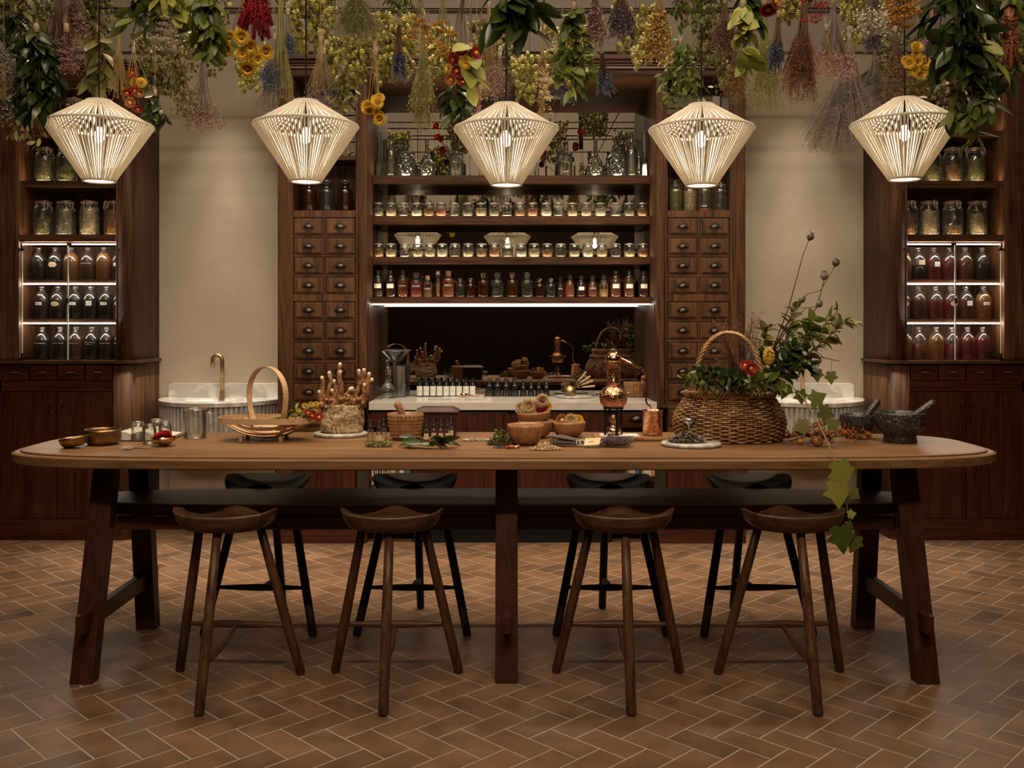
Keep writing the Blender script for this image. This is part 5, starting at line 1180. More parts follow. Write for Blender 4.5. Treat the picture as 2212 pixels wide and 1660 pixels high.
for dx, dz, sz in ((-0.016, 0.006, 0.05), (0.012, 0.014, 0.052), (0.026, 0.004, 0.04), (-0.002, 0.012, 0.045)): head(fl, 'redb', (dx, 0, dz), sz, (dx*8, -0.5, 1))
# dried white sprig and reed
p = tpos(290, 975, 0.03); o = thing('dried_sprig', 'dried white root tassel with a reed lying in front of the jars', 'sprig', p)
mb = MB(); q = random.Random(3)
for k in range(34):
    a = q.uniform(-0.5, 0.5)+PI; l = q.uniform(0.02, 0.045); pts = [(-0.01, 0, 0.004)]
    for m_ in (1, 2, 3): pts.append((-0.01+l*m_/3*math.cos(a)+q.uniform(-.006, .006), l*m_/3*math.sin(a)*1.6+q.uniform(-.008, .008), 0.002+q.uniform(0, 0.014)))
    mb.tube(pts, [0.0013, 0.0012, 0.0011, 0.0007], 4)
part('tassel', mb, M['seedw'], o, stuff=True)
part('reed', MB().tube([(-0.02, 0, 0.006), (0.03, 0.004, 0.008), (0.10, 0.006, 0.004)], [0.003, 0.004, 0.002], 6).tube([(-0.005, 0.0, 0.010), (0.04, 0.02, 0.014), (0.075, 0.01, 0.004)], 0.0015, 5), M['straw'], o)
# measuring mug
p = tpos(421, 950, 0.05); o = tag(link('measuring_mug', MB().lathe([(0.044, 0), (0.049, 0.003), (0.0505, 0.008), (0.0505, 0.128), (0.052, 0.131)], 32).mesh('mug', M['glassb']), None, p), 'clear glass measuring mug with handle, left of the trug', 'mug')
part('inner_wall', MB().lathe([(0.046, 0.006), (0.048, 0.128)], 32, cap=False).lathe([(0.048, 0.009), (0.0005, 0.009)], 32, cap=False), M['glass'], o)
part('rim', MB().ring(0.0512, 0.131, 0.0018, 36, 5).ring(0.047, 0.004, 0.003, 36, 5), M['glassb'], o)
part('handle', MB().tube([(0.049, 0, 0.113), (0.066, 0, 0.115), (0.078, 0, 0.10), (0.078, 0, 0.06), (0.066, 0, 0.042), (0.050, 0, 0.040)], 0.0045, 8), M['glassb'], o)
part('scale_marks', MB().add([(math.cos(-PI/2+0.2)*0.0507, math.sin(-PI/2+0.2)*0.0507, 0)], []).add([v for k in range(8) for v in [(0.0508*math.cos(-PI/2+0.1+t), 0.0508*math.sin(-PI/2+0.1+t), 0.02+k*0.012+zz) for t, zz in ((0, 0), (0.12 if k % 2 else 0.22, 0), (0.12 if k % 2 else 0.22, 0.0015), (0, 0.0015))]], [(k*4, k*4+1, k*4+2, k*4+3) for k in range(8)]), M['etch'], o)
# trug
p = tpos(577, 957, 0.10); tg = thing('wooden_trug', 'pale wooden trug basket with a tall bentwood handle', 'basket', (p[0], p[1], TZ))
L_, W_ = 0.205, 0.115
def rimpt(a, kx=1, ky=1): return (L_*kx*math.copysign(abs(math.cos(a))**0.7, math.cos(a)), W_*ky*math.copysign(abs(math.sin(a))**0.7, math.sin(a)))
mb = MB(); n = 56
def band(fn, n, wd, th):
    """flat strap following fn(k) -> (point, outward normal), wd across, th thick"""
    vs = []; fs = []
    for k in range(n):
        (x, y, z), nrm, ax = fn(k); P = Vector((x, y, z)); nrm = Vector(nrm).normalized(); ax = Vector(ax).normalized()
        vs += [P+ax*wd/2, P-ax*wd/2, P-ax*wd/2+nrm*th, P+ax*wd/2+nrm*th]
    for k in range(n-1):
        b = k*4
        for q_ in range(4): fs.append((b+q_, b+(q_+1) % 4, b+4+(q_+1) % 4, b+4+q_))
    return MB().add(vs, fs)
def rimf(k): a = 2*PI*k/(n-1); x, y = rimpt(a); return ((x, y, 0.092), (x, y*1.6, 0), (0, 0, 1))
part('rim_band', band(rimf, n, 0.026, 0.005), M['ash'], tg)
for k in range(-3, 4):                                        # thin curved boards of the hull
    y0 = k*0.034
    def bf(i, y0=y0):
        t = -1+2*i/15; x = L_*0.97*t*math.sqrt(max(0.02, 1-(y0/(W_*1.08))**2*0.9)); z = 0.016+0.072*abs(t)**2.4+0.055*(abs(y0)/0.115)**2.2*(1-abs(t)**2.4)
        yy = y0*(1.0-0.12*abs(t)**2)
        return ((x, yy, z), (0, -y0*8, -1), (0, 1, y0*4))
    part('board', band(bf, 16, 0.037, 0.0035), M['ash'], tg)
def hf(i): a = PI*(-0.30+1.6*i/39); x, z = 0.078*math.cos(a), 0.0; y = (W_+0.007)*math.cos(a)*1.0; zz = 0.205+0.12*math.sin(a) if math.sin(a) > 0 else 0.205+0.19*math.sin(a)*1.0; return ((0.105*math.cos(a), -0.10*math.cos(a), zz), (math.cos(a), -math.cos(a), math.sin(a)), (0.6, 0.6, 0))
part('handle', band(hf, 40, 0.026, 0.004), M['ash'], tg)
def hu(i): t = -1+2*i/19; return ((0.105*t, -0.10*t, 0.012+0.06*abs(t)**2.5), (0, 0, -1), (0.6, 0.6, 0))
part('handle_base', band(hu, 20, 0.026, 0.004), M['ash'], tg)
for fx in (-0.10, 0.075):
    for fy in (-0.055, 0.055): part('foot', MB().box(fx-0.007, fy-0.014, 0.0005, fx+0.007, fy+0.014, 0.024), M['ash'], tg, 0.001)
# bouquet lying in trug, spilling to the right
bq = thing('dried_bouquet', 'small mixed bouquet of red and yellow flowers lying over the trug', 'bouquet', (p[0]+0.08, p[1]-0.02, TZ+0.105))
q = random.Random(9); mb = MB()
for k in range(16): mb.tube([(-0.05+q.uniform(-.02, .02), q.uniform(-.01, .01), -0.01), (0.05, q.uniform(-.03, .03), q.uniform(0, .02)), (0.11+q.uniform(0, .05), q.uniform(-.05, .05), q.uniform(-.01, .04))], [0.0015, 0.001, 0.001], 4)
part('stems', mb, M['strawg'], bq, stuff=True)
for k in range(36): put_leaf(bq, 'leaf_green' if k % 3 else 'leaf_lime', (q.uniform(0.0, 0.13), q.uniform(-.05, .03), q.uniform(-.02, .035)), (q.uniform(0, 1), q.uniform(-.8, .3), q.uniform(-.4, .7)), 0.035, q=q)
for x, y, z, kd, sz in ((0.135, -0.05, 0.01, 'red', 0.046), (0.15, -0.03, 0.03, 'redorange', 0.04), (0.118, -0.06, 0.024, 'red', 0.035), (0.166, -0.055, 0.004, 'red', 0.045), (0.10, -0.03, 0.05, 'gold', 0.032), (0.125, -0.02, 0.056, 'gold', 0.03), (0.145, -0.01, 0.058, 'yellow', 0.028), (0.075, -0.045, 0.032, 'yellow', 0.024)): head(bq, kd, (x, y, z), sz, (0.4, -1, 0.5))
# root wood on round board
p = tpos(736, 948, 0.115); rb2 = tag(part('round_board', MB().lathe([(0.118, 0), (0.123, 0.003), (0.123, 0.013), (0.120, 0.016), (0.0005, 0.016)], 56), M['slate'], None, loc=p), 'round grey-green marble board beneath the knotty root wood', 'board')
kw = thing('knotty_root_wood', 'chunky block of pale knotty root wood on the round marble board', 'wood block', (p[0]+0.012, p[1], TZ+0.017))
mb = MB(); n, m_ = 40, 18; vs = []; fs = []
import mathutils.noise as mn
for k in range(m_+1):
    t = k/m_; z = 0.128*t
    for i in range(n):
        a = 2*PI*i/n; rr = 0.108*(1-0.10*t)*(0.90+0.10*math.sin(PI*min(1, t*1.2)))
        rr *= 1+0.16*mn.noise(Vector((math.cos(a)*1.4, math.sin(a)*1.4, z*14)))+0.06*mn.noise(Vector((math.cos(a)*5, math.sin(a)*5, z*50)))
        vs.append((rr*math.cos(a), rr*0.8*math.sin(a), z+(0.012*mn.noise(Vector((a*2, 0, 5))) if k == m_ else 0)))
for k in range(m_):
    for i in range(n): j = (i+1) % n; fs.append((k*n+i, k*n+j, (k+1)*n+j, (k+1)*n+i))
vs += [(0, 0, 0.128), (0, 0, 0)]
for i in range(n): fs.append((m_*n+i, m_*n+(i+1) % n, len(vs)-2)); fs.append(((i+1) % n, i, len(vs)-1))
part('wood_chunk', mb.add(vs, fs, True), M['bark'], kw)
rt = thing('root_clump', 'clump of ringed upright ginger-like roots with white tips on the wood block', 'root', (p[0]+0.012, p[1], TZ+0.142))
q = random.Random(21)
fingers = [(-0.078, 0.0, -0.100, 0.128), (-0.062, -0.02, -0.062, 0.150), (-0.036, 0.01, -0.036, 0.112), (-0.026, -0.01, -0.008, 0.155), (-0.014, 0.0, -0.012, 0.190), (0.010, -0.02, 0.028, 0.075), (0.052, 0.01, 0.046, 0.078), (0.046, 0.0, 0.080, 0.135), (0.058, -0.01, 0.082, 0.160), (0.066, 0.01, 0.100, 0.162), (0.078, 0.0, 0.125, 0.145), (0.088, -0.01, 0.138, 0.120), (0.07, -0.02, 0.106, 0.095), (-0.085, -0.01, -0.115, 0.062), (-0.05, -0.03, -0.042, 0.070)]
for x0, y0, x1, h_ in fingers:
    mb = MB(); pts = []; rad = []; nn = 16; y1 = y0+q.uniform(-0.02, 0.01)
    for k in range(nn+1):
        t = k/nn; pts.append((x0+(x1-x0)*t+0.006*math.sin(t*7+x0*60), y0+(y1-y0)*t, -0.004+h_*t)); rad.append((0.0130-0.0045*t)*(1.0+(0.28 if k % 2 else -0.12))*q.uniform(.92, 1.08))
    mb.tube(pts, rad, 9); f_ = part('root_finger', mb, M['root'], rt)
    part('tip', MB().ball((pts[-1][0], pts[-1][1], pts[-1][2]+0.003), 0.0090, 9, 6, 1.15), M['roottip'], f_)
mb = MB()
for k in range(170): mb.ball((q.uniform(-0.10, 0.10), q.uniform(-0.045, 0.03), q.uniform(-0.010, 0.045)), q.uniform(0.005, 0.013), 7, 5, q.uniform(.8, 1.4))
part('root_knots', mb, M['root'], rt, stuff=True)
# droppers
drb = MB().lathe([(0.012, 0), (0.0148, 0.002), (0.0150, 0.006), (0.0150, 0.045), (0.0125, 0.052), (0.0075, 0.056), (0.0075, 0.060)], 18).mesh('bottle', M['glassb'])
drc = MB().lathe([(0.0095, 0.056), (0.0100, 0.058), (0.0100, 0.070), (0.0078, 0.072), (0.0060, 0.074), (0.0062, 0.090), (0.004, 0.096), (0.0005, 0.097)], 14).mesh('dropper', M['matblack'])
dlb = arc_label(0.0153, 0.010, 0.036, 1.1, 8).mesh('label', M['cream']); dpr = scribble(0.0155, 0.024, 0.002, 0.5, 3, 2).mesh('print', M['ink'])
DP = [(0.0005, 0.003), (0.0132, 0.003), (0.0137, 0.006), (0.0137, 0.034), (0.0005, 0.034)]
for px, yb, red, lab, lb in ((800, 955, 0, 0, 'clear dropper bottle with black bulb, nearest the root wood'), (819, 959, 1, 1, 'clear dropper bottle with cream label, in the middle of three'), (829, 952, 0, 0, 'clear dropper bottle with black bulb, touching the studded mortar side'), (921, 955, 1, 1, 'red-filled dropper bottle with cream label, leftmost of the row by the box'), (937, 954, 1, 1, 'red-filled dropper bottle with cream label, second of the row by the box'), (952.5, 954, 1, 1, 'red-filled dropper bottle with cream label, third of the row by the box'), (967, 954, 1, 1, 'red-filled dropper bottle with cream label, rightmost in front of the box'), (974, 948, 1, 1, 'red-filled dropper bottle standing behind the rightmost one')):
    pp = tpos(px, yb, 0.012); kk = 1.0 if px < 900 else 0.86
    o = link('dropper_bottle', drb, None, pp, (0, 0, 0), (kk*(0.93), kk*0.93, 1.0)); tag(o, lb, 'bottle', 'dropper bottles on the table')
    part('dropper', drc, None, o)
    if red: part('liquid', cached('dliq', lambda: MB().lathe(DP, 16).mesh('liquid', M['lq_red'])), None, o)
    if lab: l_ = part('label', dlb, None, o); part('print', dpr, None, l_)
p = tpos(819, 967, 0.02); o = thing('leaf_pile', 'low pile of pale variegated dried leaves in front of the dropper bottles', 'leaves', p)
part('leaves', herb_pile(MB(), random.Random(5), 0.060, 0.028, 0.030, 170, 0.024, 0.35, 0.7), M['strawg'], o, stuff=True)
# studded mortar on table
p = tpos(876, 955, 0.09); o = thing('studded_mortar', 'studded carved wooden mortar on the table, left of the dark box', 'mortar', p); part('mortar_bowl', studded(0.080, 0.118, 26, 7), M['stud'], o)
pe = thing('wooden_pestle', 'turned wooden pestle leaning in the studded mortar on the table', 'pestle', (p[0]+0.010, p[1]-0.01, TZ+0.03))
part('shaft', MB().tube([(0, 0, 0), (-0.020, 0, 0.07), (-0.036, 0, 0.112), (-0.044, 0, 0.128), (-0.050, 0, 0.138)], [0.020, 0.016, 0.015, 0.018, 0.010], 14), M['stud'], pe)
# dark wooden box
p = tpos(945, 944, 0.085); bx = thing('wooden_box', 'dark wooden casket with a sloped lid behind the red dropper bottles', 'box', p)
def frustum(z0, z1, a0, b0, a1, b1): return MB().add([(-a0, -b0, z0), (a0, -b0, z0), (a0, b0, z0), (-a0, b0, z0), (-a1, -b1, z1), (a1, -b1, z1), (a1, b1, z1), (-a1, b1, z1)], [(3, 2, 1, 0), (4, 5, 6, 7), (0, 1, 5, 4), (1, 2, 6, 5), (2, 3, 7, 6), (3, 0, 4, 7)])
part('box_body', frustum(0.006, 0.104, 0.086, 0.066, 0.095, 0.075), M['boxwood'], bx, 0.002)
ld = part('lid', frustum(0.105, 0.114, 0.101, 0.081, 0.101, 0.081), M['boxwood'], bx, 0.002)
part('lid_top', frustum(0.1145, 0.130, 0.100, 0.080, 0.072, 0.052), M['boxwood'], ld, 0.001)
part('keyhole', MB().lathe([(0.0005, 0), (0.006, 0), (0.006, 0.002), (0.0005, 0.002)], 12, Matrix.Translation((0, -0.0748, 0.082)) @ Matrix.Rotation(PI/2, 4, 'X')), M['black'], bx)
for fx in (-0.078, 0.078): part('foot', MB().box(fx-0.008, -0.06, 0, fx+0.008, 0.06, 0.0065), M['boxwood'], bx)
# big leaves pile
p = tpos(926, 972, 0.04); o = thing('bay_leaf_pile', 'flat pile of fresh dark green bay leaves near the table edge', 'leaves', p)
q = random.Random(13)
for k in range(17): put_leaf(o, 'leaf_dark' if k % 3 else 'leaf_green', (q.uniform(-.07, .06), q.uniform(-.02, .05), 0.010+0.0018*k), (q.choice((-1, 1))*q.uniform(.6, 1), q.uniform(-.4, .3), q.uniform(-0.05, .14)), q.uniform(0.065, 0.095), roll=q.choice((-1, 1))*q.uniform(.3, .9), q=q)
# seeds, herb, blue petals, berries
p = tpos(1030, 955, 0.035); o = thing('seed_pile', 'scattered heap of white cardamom-like pods on the table', 'seeds', p); mb = MB(); q = random.Random(14)
for k in range(120):
    a = q.uniform(0, 2*PI); t = math.sqrt(q.random()); mb.octa((0.062*t*math.cos(a), 0.026*t*math.sin(a), 0.004+0.010*(1-t)*q.random()), q.uniform(0.003, 0.0055), 0.0035)
part('seeds', mb, M['seedw'], o, stuff=True)
p = tpos(1082, 964, 0.05); o = thing('herb_pile', 'heap of small green dried herb leaves beside the front wooden bowl', 'leaves', p)
part('leaves', herb_pile(MB(), random.Random(15), 0.062, 0.045, 0.062, 520, 0.017, 0.55, 0.9), M['leaf_olive'], o, stuff=True)
for k in range(10): put_leaf(o, 'leaf_green', (q.uniform(-.02, .04), q.uniform(-.02, .02), q.uniform(.03, .06)), (q.uniform(-1, 1), -.3, q.uniform(0, 1)), 0.025, q=q)
p = tpos(1080, 970, 0.012); o = thing('petal_pile', 'small heap of dusty blue petals at the table edge', 'petals', p)
part('petals', herb_pile(MB(), random.Random(16), 0.030, 0.013, 0.010, 150, 0.009, 0.4, 0.6), M['blue'], o, stuff=True)
p = tpos(1107, 971, 0.012); bt_ = 0
for k, (dx, dy, m__) in enumerate(((-0.024, 0, 'berry'), (-0.014, 0.006, 'red_fl'), (-0.005, -0.003, 'berry'), (0.006, 0.004, 'red_fl'), (0.015, -0.002, 'seedw'), (0.024, 0.004, 'berry'), (-0.019, -0.008, 'red_fl'), (0.001, 0.010, 'berry'))):
    o = link('rose_hip', cached(('rh', m__), lambda: MB().ball((0, 0, 0.0065), 0.0065, 10, 7, 0.9).mesh('rose_hip', M[m__])), None, (p[0]+dx, p[1]+dy, TZ+0.0006), sc=1.0+0.15*(k % 3)); tag(o, 'tiny %s, %s of the scattered hips beside the blue petals' % ({'seedw': 'white berry', 'berry': 'orange rose hip', 'red_fl': 'red rose hip'}[m__], ORD[k]), 'berry', 'rose hips on the table')
    part('stem_end', cached('rhs', lambda: MB().ball((0, 0, 0.0122), 0.0016, 5, 3).mesh('stem_end', M['brown'])), None, o)
# wooden bowls
def wbowl(lb, loc, r, h_, rot=(0, 0, 0)):
    o = thing('wooden_bowl', lb, 'bowl', loc, rot=rot, group=None)
    part('bowl', MB().lathe([(r*0.45, 0), (r*0.50, 0.002), (r*0.74, h_*0.16), (r*0.92, h_*0.5), (r*0.99, h_*0.85), (r, h_), (r-0.005, h_+0.0005), (r-0.007, h_*0.85), (r*0.86, h_*0.5), (r*0.66, h_*0.18), (0.0005, h_*0.12)], 44), M['bowlz' if rot[2] == 0 else 'bowlx'], o); return o
p = tpos(1135, 966, 0.075); wbowl('empty wooden bowl at the front, beside the yellow petals', p, 0.078, 0.088)
p2 = tpos(1157, 955, 0.16); wbowl('wooden bowl supporting the tilted flower bowl', p2, 0.080, 0.080, (0, 0, 0.5))
b3 = (p2[0]-0.006, p2[1], TZ+0.062); wbowl('tilted wooden bowl of cream and magenta flowers, stacked on another bowl', b3, 0.0785, 0.062, (0.05, -0.10, 0.5))
p4 = tpos(1228, 950, 0.10); wbowl('wooden bowl of red, cream and yellow flower heads', p4, 0.078, 0.070)
def flower_on(lb, loc, kd, sz, d=(0, -1, 0.35), grp=None):
    o = thing('flower_head', lb, 'flower', loc, 0, grp); head(o, kd, (0, 0, 0), sz, d, 'petals')
    part('calyx', cached('cal', lambda: MB().ball((0, 0, 0), 0.006, 8, 5).mesh('calyx', M['leaf_olive'])), None, o, loc=Vector(d).normalized()*-0.006); return o
for dx, dz, kd, sz, lb in ((-0.060, 0.072, 'cream', 0.052, 'small cream flower head at the left of the tilted bowl'), (-0.026, 0.078, 'cream', 0.070, 'large cream flower head in the tilted bowl'), (0.026, 0.082, 'magenta', 0.060, 'magenta flower head in the tilted bowl'), (0.036, 0.106, 'cream', 0.058, 'whitish flower head behind the magenta one'), (0.062, 0.082, 'yellow', 0.036, 'small yellow-green flower head at the right of the tilted bowl')):
    flower_on(lb, (b3[0]+dx, b3[1]-0.02, b3[2]+dz), kd, sz*1.25, grp='flower heads in the bowls')
for dx, dz, kd, sz, lb in ((-0.030, 0.078, 'redorange', 0.055, 'rust-red flower head in the right-hand wooden bowl'), (0.010, 0.078, 'cream', 0.055, 'cream flower head in the right-hand wooden bowl'), (0.042, 0.080, 'yellow', 0.045, 'yellow flower head in the right-hand wooden bowl')):
    flower_on(lb, (p4[0]+dx, p4[1]-0.025, p4[2]+dz), kd, sz*1.2, grp='flower heads in the bowls')
p = tpos(1178, 975, 0.03); o = thing('petal_pile', 'heap of pale yellow dried petals in front of the wooden bowls', 'petals', p)
part('petals', herb_pile(MB(), random.Random(17), 0.066, 0.030, 0.030, 420, 0.013, 0.45, 0.8), M['cream_fl'], o, stuff=True)
# lavender bunch with tag
p = tpos(1290, 968, 0.03); lv = thing('lavender_bunch', 'bunch of dried purple lavender lying on the table with a paper tag', 'lavender', p)
q = random.Random(31); mb = MB(); fb = MB()
for k in range(95):
    y0 = q.uniform(-.03, .03); y1 = q.uniform(-.03, .05); z1 = q.uniform(0.004, 0.060)*(1-abs(y1)*8 if False else 1)
    a = Vector((-0.19+q.uniform(-.02, .04), y0*0.8+0.02, 0.004+q.uniform(0, .045))); b = Vector((0.0, y1*0.3, 0.006+q.uniform(0, .012))); c = Vector((0.05+q.uniform(0, .10), y1*1.6, 0.003+z1*0.7))
    mb.tube([a, b, c], [0.0016, 0.0012, 0.001], 4)
    nn = 9
    for i in range(nn):
        t = i/nn; P = b+(c-b)*(0.45+0.62*t); fb.octa(P+Vector((q.uniform(-.003, .003), q.uniform(-.003, .003), q.uniform(0, .004))), q.uniform(0.0022, 0.0042))
part('stems', mb, M['greybrown'], lv, stuff=True); part('blossoms', fb, M['purple'], lv, stuff=True)
tgm = MB().prism([(-0.03, -0.017), (0.035, -0.024), (0.044, 0.014), (-0.022, 0.020)], 0, 0.0012)
tg_ = part('paper_tag', tgm, M['cream'], lv, loc=(-0.030, -0.030, 0.026), rot=(0.75, -0.15, -0.2), label='cream paper tag')
part('print', MB().box(-0.008, -0.004, 0.0014, 0.012, -0.001, 0.0016), M['ink'], tg_)
part('tie', MB().ring(0.012, 0, 0.0013, 18, 5, Matrix.Translation((-0.066, -0.03, 0.022)) @ Matrix.Rotation(1.1, 4, 'X')).ring(0.012, 0, 0.0013, 18, 5, Matrix.Translation((-0.080, -0.03, 0.020)) @ Matrix.Rotation(1.0, 4, 'X') @ Matrix.Rotation(.5, 4, 'Y')), M['white'], lv)
# copper still
p = tpos(1362, 955, 0.075); st = thing('copper_still', 'polished copper alembic still with a long swan pipe on a wooden base', 'still', p)
sx = PX(1324, p[1]+0.02)-p[0]; cx2 = PX(1408, p[1]+0.02)-p[0]
part('base_board', MB().box(-0.165, -0.06, 0, 0.165, 0.06, 0.020), M['bowlx'], st, 0.008)
part('burner_plate', MB().box(sx-0.06, -0.05, 0.0205, sx+0.11, 0.05, 0.0225), M['white'], st)
X_ = Matrix.Translation((sx, 0, 0))
for a in (0.4, 1.9, 3.4, 5.0): part('stand_leg', MB().box(-0.004, -0.004, 0.021, 0.004, 0.004, 0.142), M['black'], st, loc=(sx+0.040*math.cos(a), 0.040*math.sin(a), 0), rot=(0, 0, a))
part('stand_ring', MB().ring(0.043, 0.142, 0.004, 32, 6, X_), M['black'], st)
part('burner', MB().lathe([(0.018, 0.023), (0.034, 0.030), (0.036, 0.042), (0.026, 0.056), (0.012, 0.062), (0.014, 0.078), (0.020, 0.090), (0.012, 0.10), (0.0005, 0.10)], 28, X_), M['copper'], st)
part('burner_cap', MB().lathe([(0.020, 0.082), (0.022, 0.090), (0.016, 0.108), (0.012, 0.118), (0.0005, 0.120)], 20, X_).ring(0.020, 0.098, 0.002, 20, 5, X_), M['brass'], st)
part('boiler', MB().lathe([(0.020, 0.145), (0.044, 0.148), (0.058, 0.165), (0.063, 0.190), (0.058, 0.213), (0.045, 0.230), (0.034, 0.238), (0.030, 0.243)], 40, X_), M['copperh'], st)
part('rivet_band', MB().ring(0.0445, 0.152, 0.003, 40, 6, X_).ring(0.031, 0.243, 0.003, 32, 6, X_), M['copper'], st)
for s_ in (-1, 1): part('handle', MB().tube([(sx+s_*0.060, 0, 0.207), (sx+s_*0.074, 0, 0.210), (sx+s_*0.072, 0, 0.200)], 0.0045, 8), M['copper'], st)
part('column', MB().lathe([(0.029, 0.243), (0.0295, 0.262), (0.0285, 0.264), (0.033, 0.345), (0.034, 0.347)], 36, X_), M['copperh'], st)
part('dome', MB().lathe([(0.034, 0.347), (0.037, 0.350), (0.036, 0.368), (0.028, 0.384), (0.014, 0.392), (0.0005, 0.394)], 36, X_).ring(0.036, 0.350, 0.0026, 36, 6, X_), M['copper'], st)
part('top_loop', MB().tube([(sx-0.012, 0, 0.392), (sx-0.010, 0, 0.402), (sx, 0, 0.405), (sx+0.012, 0, 0.400), (sx+0.014, 0, 0.390)], 0.0022, 6), M['copper'], st)
part('valve', MB().lathe([(0.006, 0), (0.006, 0.008), (0.003, 0.009)], 12, Matrix.Translation((sx+0.010, -0.018, 0.385)) @ Matrix.Rotation(0.9, 4, 'X')), M['copper'], st)
part('swan_pipe', MB().tube([(sx+0.034, 0, 0.362), (sx+0.09, 0, 0.336), (sx+0.132, 0, 0.312), (sx+0.146, 0, 0.298), (sx+0.148, 0, 0.27), (sx+0.146, 0, 0.175), (sx+0.150, 0, 0.160), (sx+0.162, 0, 0.152), (cx2-0.004, 0, 0.138)], [0.0075, 0.0062, 0.0055, 0.005, 0.005, 0.0045, 0.0045, 0.0045, 0.004], 12), M['copper'], st)
part('pipe_joint', MB().ball((sx+0.122, 0, 0.318), 0.0085, 12, 8), M['black'], st)
X2 = Matrix.Translation((cx2, 0, 0))
part('condenser_pot', MB().lathe([(0.040, 0.021), (0.0435, 0.024), (0.0435, 0.128), (0.0475, 0.130), (0.0475, 0.133), (0.041, 0.133), (0.041, 0.03), (0.0005, 0.03)], 40, X2), M['copperh'], st)
part('pot_rim', MB().ring(0.0455, 0.131, 0.0022, 40, 6, X2).ring(0.0435, 0.029, 0.0024, 40, 6, X2), M['copper'], st)
part('outlet', MB().tube([(cx2, -0.043, 0.034), (cx2, -0.056, 0.031)], 0.004, 8).ball((cx2, -0.047, 0.050), 0.006, 8, 6), M['copper'], st)
part('name_plate', MB().box(-0.022, -0.0608, 0.005, 0.022, -0.0602, 0.014), M['brass'], st, loc=(0.03, 0, 0))
# round board with herbs and little cup
p = tpos(1493, 971, 0.118); rb3 = tag(part('round_board', MB().lathe([(0.120, 0), (0.1265, 0.003), (0.1265, 0.012), (0.124, 0.015), (0.0005, 0.015)], 56), M['slate'], None, loc=p), 'round marble board with grey herbs, in front of the wicker basket', 'board')
o = thing('herb_pile', 'heap of curled grey-green sage leaves on the round marble board', 'leaves', (p[0]-0.02, p[1]-0.02, TZ+0.0158))
part('leaves', herb_pile(MB(), random.Random(18), 0.080, 0.035, 0.045, 230, 0.034, 0.35, 0.7), M['greybrown'], o, stuff=True)
gb = thing('silver_goblet', 'tiny silver stemmed cup standing among herbs on the round board', 'goblet', (p[0]+0.004, p[1]+0.075, TZ+0.0155))
part('cup', MB().lathe([(0.018, 0), (0.016, 0.002), (0.003, 0.006), (0.0028, 0.060), (0.010, 0.068), (0.022, 0.078), (0.0285, 0.095), (0.0270, 0.095), (0.020, 0.080), (0.0005, 0.072)], 28), M['steel'], gb)
# stone mortars
def mortar(lb, loc, r, h_, plab, pa, pl):
    o = thing('stone_mortar', lb, 'mortar', loc)
    part('mortar_bowl', MB().lathe([(r*0.66, 0), (r*0.68, 0.004), (r*0.64, h_*0.20), (r*0.70, h_*0.27), (r*0.93, h_*0.45), (r, h_*0.62), (r, h_*0.95), (r*0.985, h_), (r*0.89, h_), (r*0.88, h_*0.8), (r*0.7, h_*0.45), (0.0005, h_*0.36)], 48), M['granite'], o)
    pe = thing('stone_pestle', plab, 'pestle', (loc[0]+r*0.15, loc[1], loc[2]+h_*0.62))
    part('shaft', MB().tube([Vector(pa)*pl*t for t in (-0.02, 0.0, 0.35, 0.9, 1.0)], [0.012, 0.020, 0.0165, 0.0165, 0.010], 16), M['granite'], pe)
p = tpos(1944, 960, 0.08); mortar('large speckled granite mortar at the right end of the table', p, 0.105, 0.130, 'speckled granite pestle leaning right in the large mortar', (0.80, -0.15, 0.62), 0.160)
p = tpos(1853, 952, 0.09); mortar('smaller dark stone mortar behind the berry branches', p, 0.078, 0.108, 'dark stone pestle in the smaller mortar', (0.62, 0, 0.78), 0.135)

# books in the base niches
q = random.Random(41); cols = [('book_cream', (0.55, 0.50, 0.42)), ('book_green', (0.10, 0.14, 0.06)), ('book_blue', (0.05, 0.13, 0.22)), ('book_orange', (0.50, 0.20, 0.07)), ('book_black', (0.02, 0.02, 0.02)), ('book_white', (0.62, 0.60, 0.56)), ('book_mustard', (0.42, 0.30, 0.12))]
bmts = [plain(n_, c_, 0.6) for n_, c_ in cols]; cn_ = ['cream', 'green', 'blue', 'orange', 'black', 'white', 'mustard']
def bookrow(x0, x1, z, seq, grp, where):
    x = x0
    for k, ci_ in enumerate(seq):
        w_ = q.uniform(0.014, 0.030); hh = q.uniform(0.17, 0.21)
        if x+w_ > x1: break
        o = thing('book', '%s spine, %s %s' % (cn_[ci_]+' book', ORD[k]+' from left', where), 'book', (x+w_/2, CF+0.045, z), 0, grp)
        part('cover', MB().box(-w_/2, -0.037, 0, w_/2, 0.035, hh), bmts[ci_], o, 0.001)
        part('print', MB().box(-w_*0.22, -0.0376, hh*0.3, w_*0.22, -0.0371, hh*0.8), bmts[(ci_+3) % 7], o)
        x += w_+0.0012
bz0 = PZ(1030, CF)
bookrow(PX(815, CF), PX(887, CF), bz0+0.0003, [5, 4, 5, 3, 0, 1, 5, 2, 1, 0, 4, 1], 'books in the left niche', 'on the left niche shelf')
bookrow(PX(1352, CF), PX(1416, CF), bz0+0.0003, [1, 6, 0, 2, 4, 6, 5, 5, 3, 0, 2], 'books in the right niche', 'on the right niche shelf')
bookrow(PX(800, CF), PX(840, CF), PZ(1066, CF)+0.0003, [4, 5, 5, 4, 0], 'books on the lower left niche shelf', 'on the lower left niche shelf')
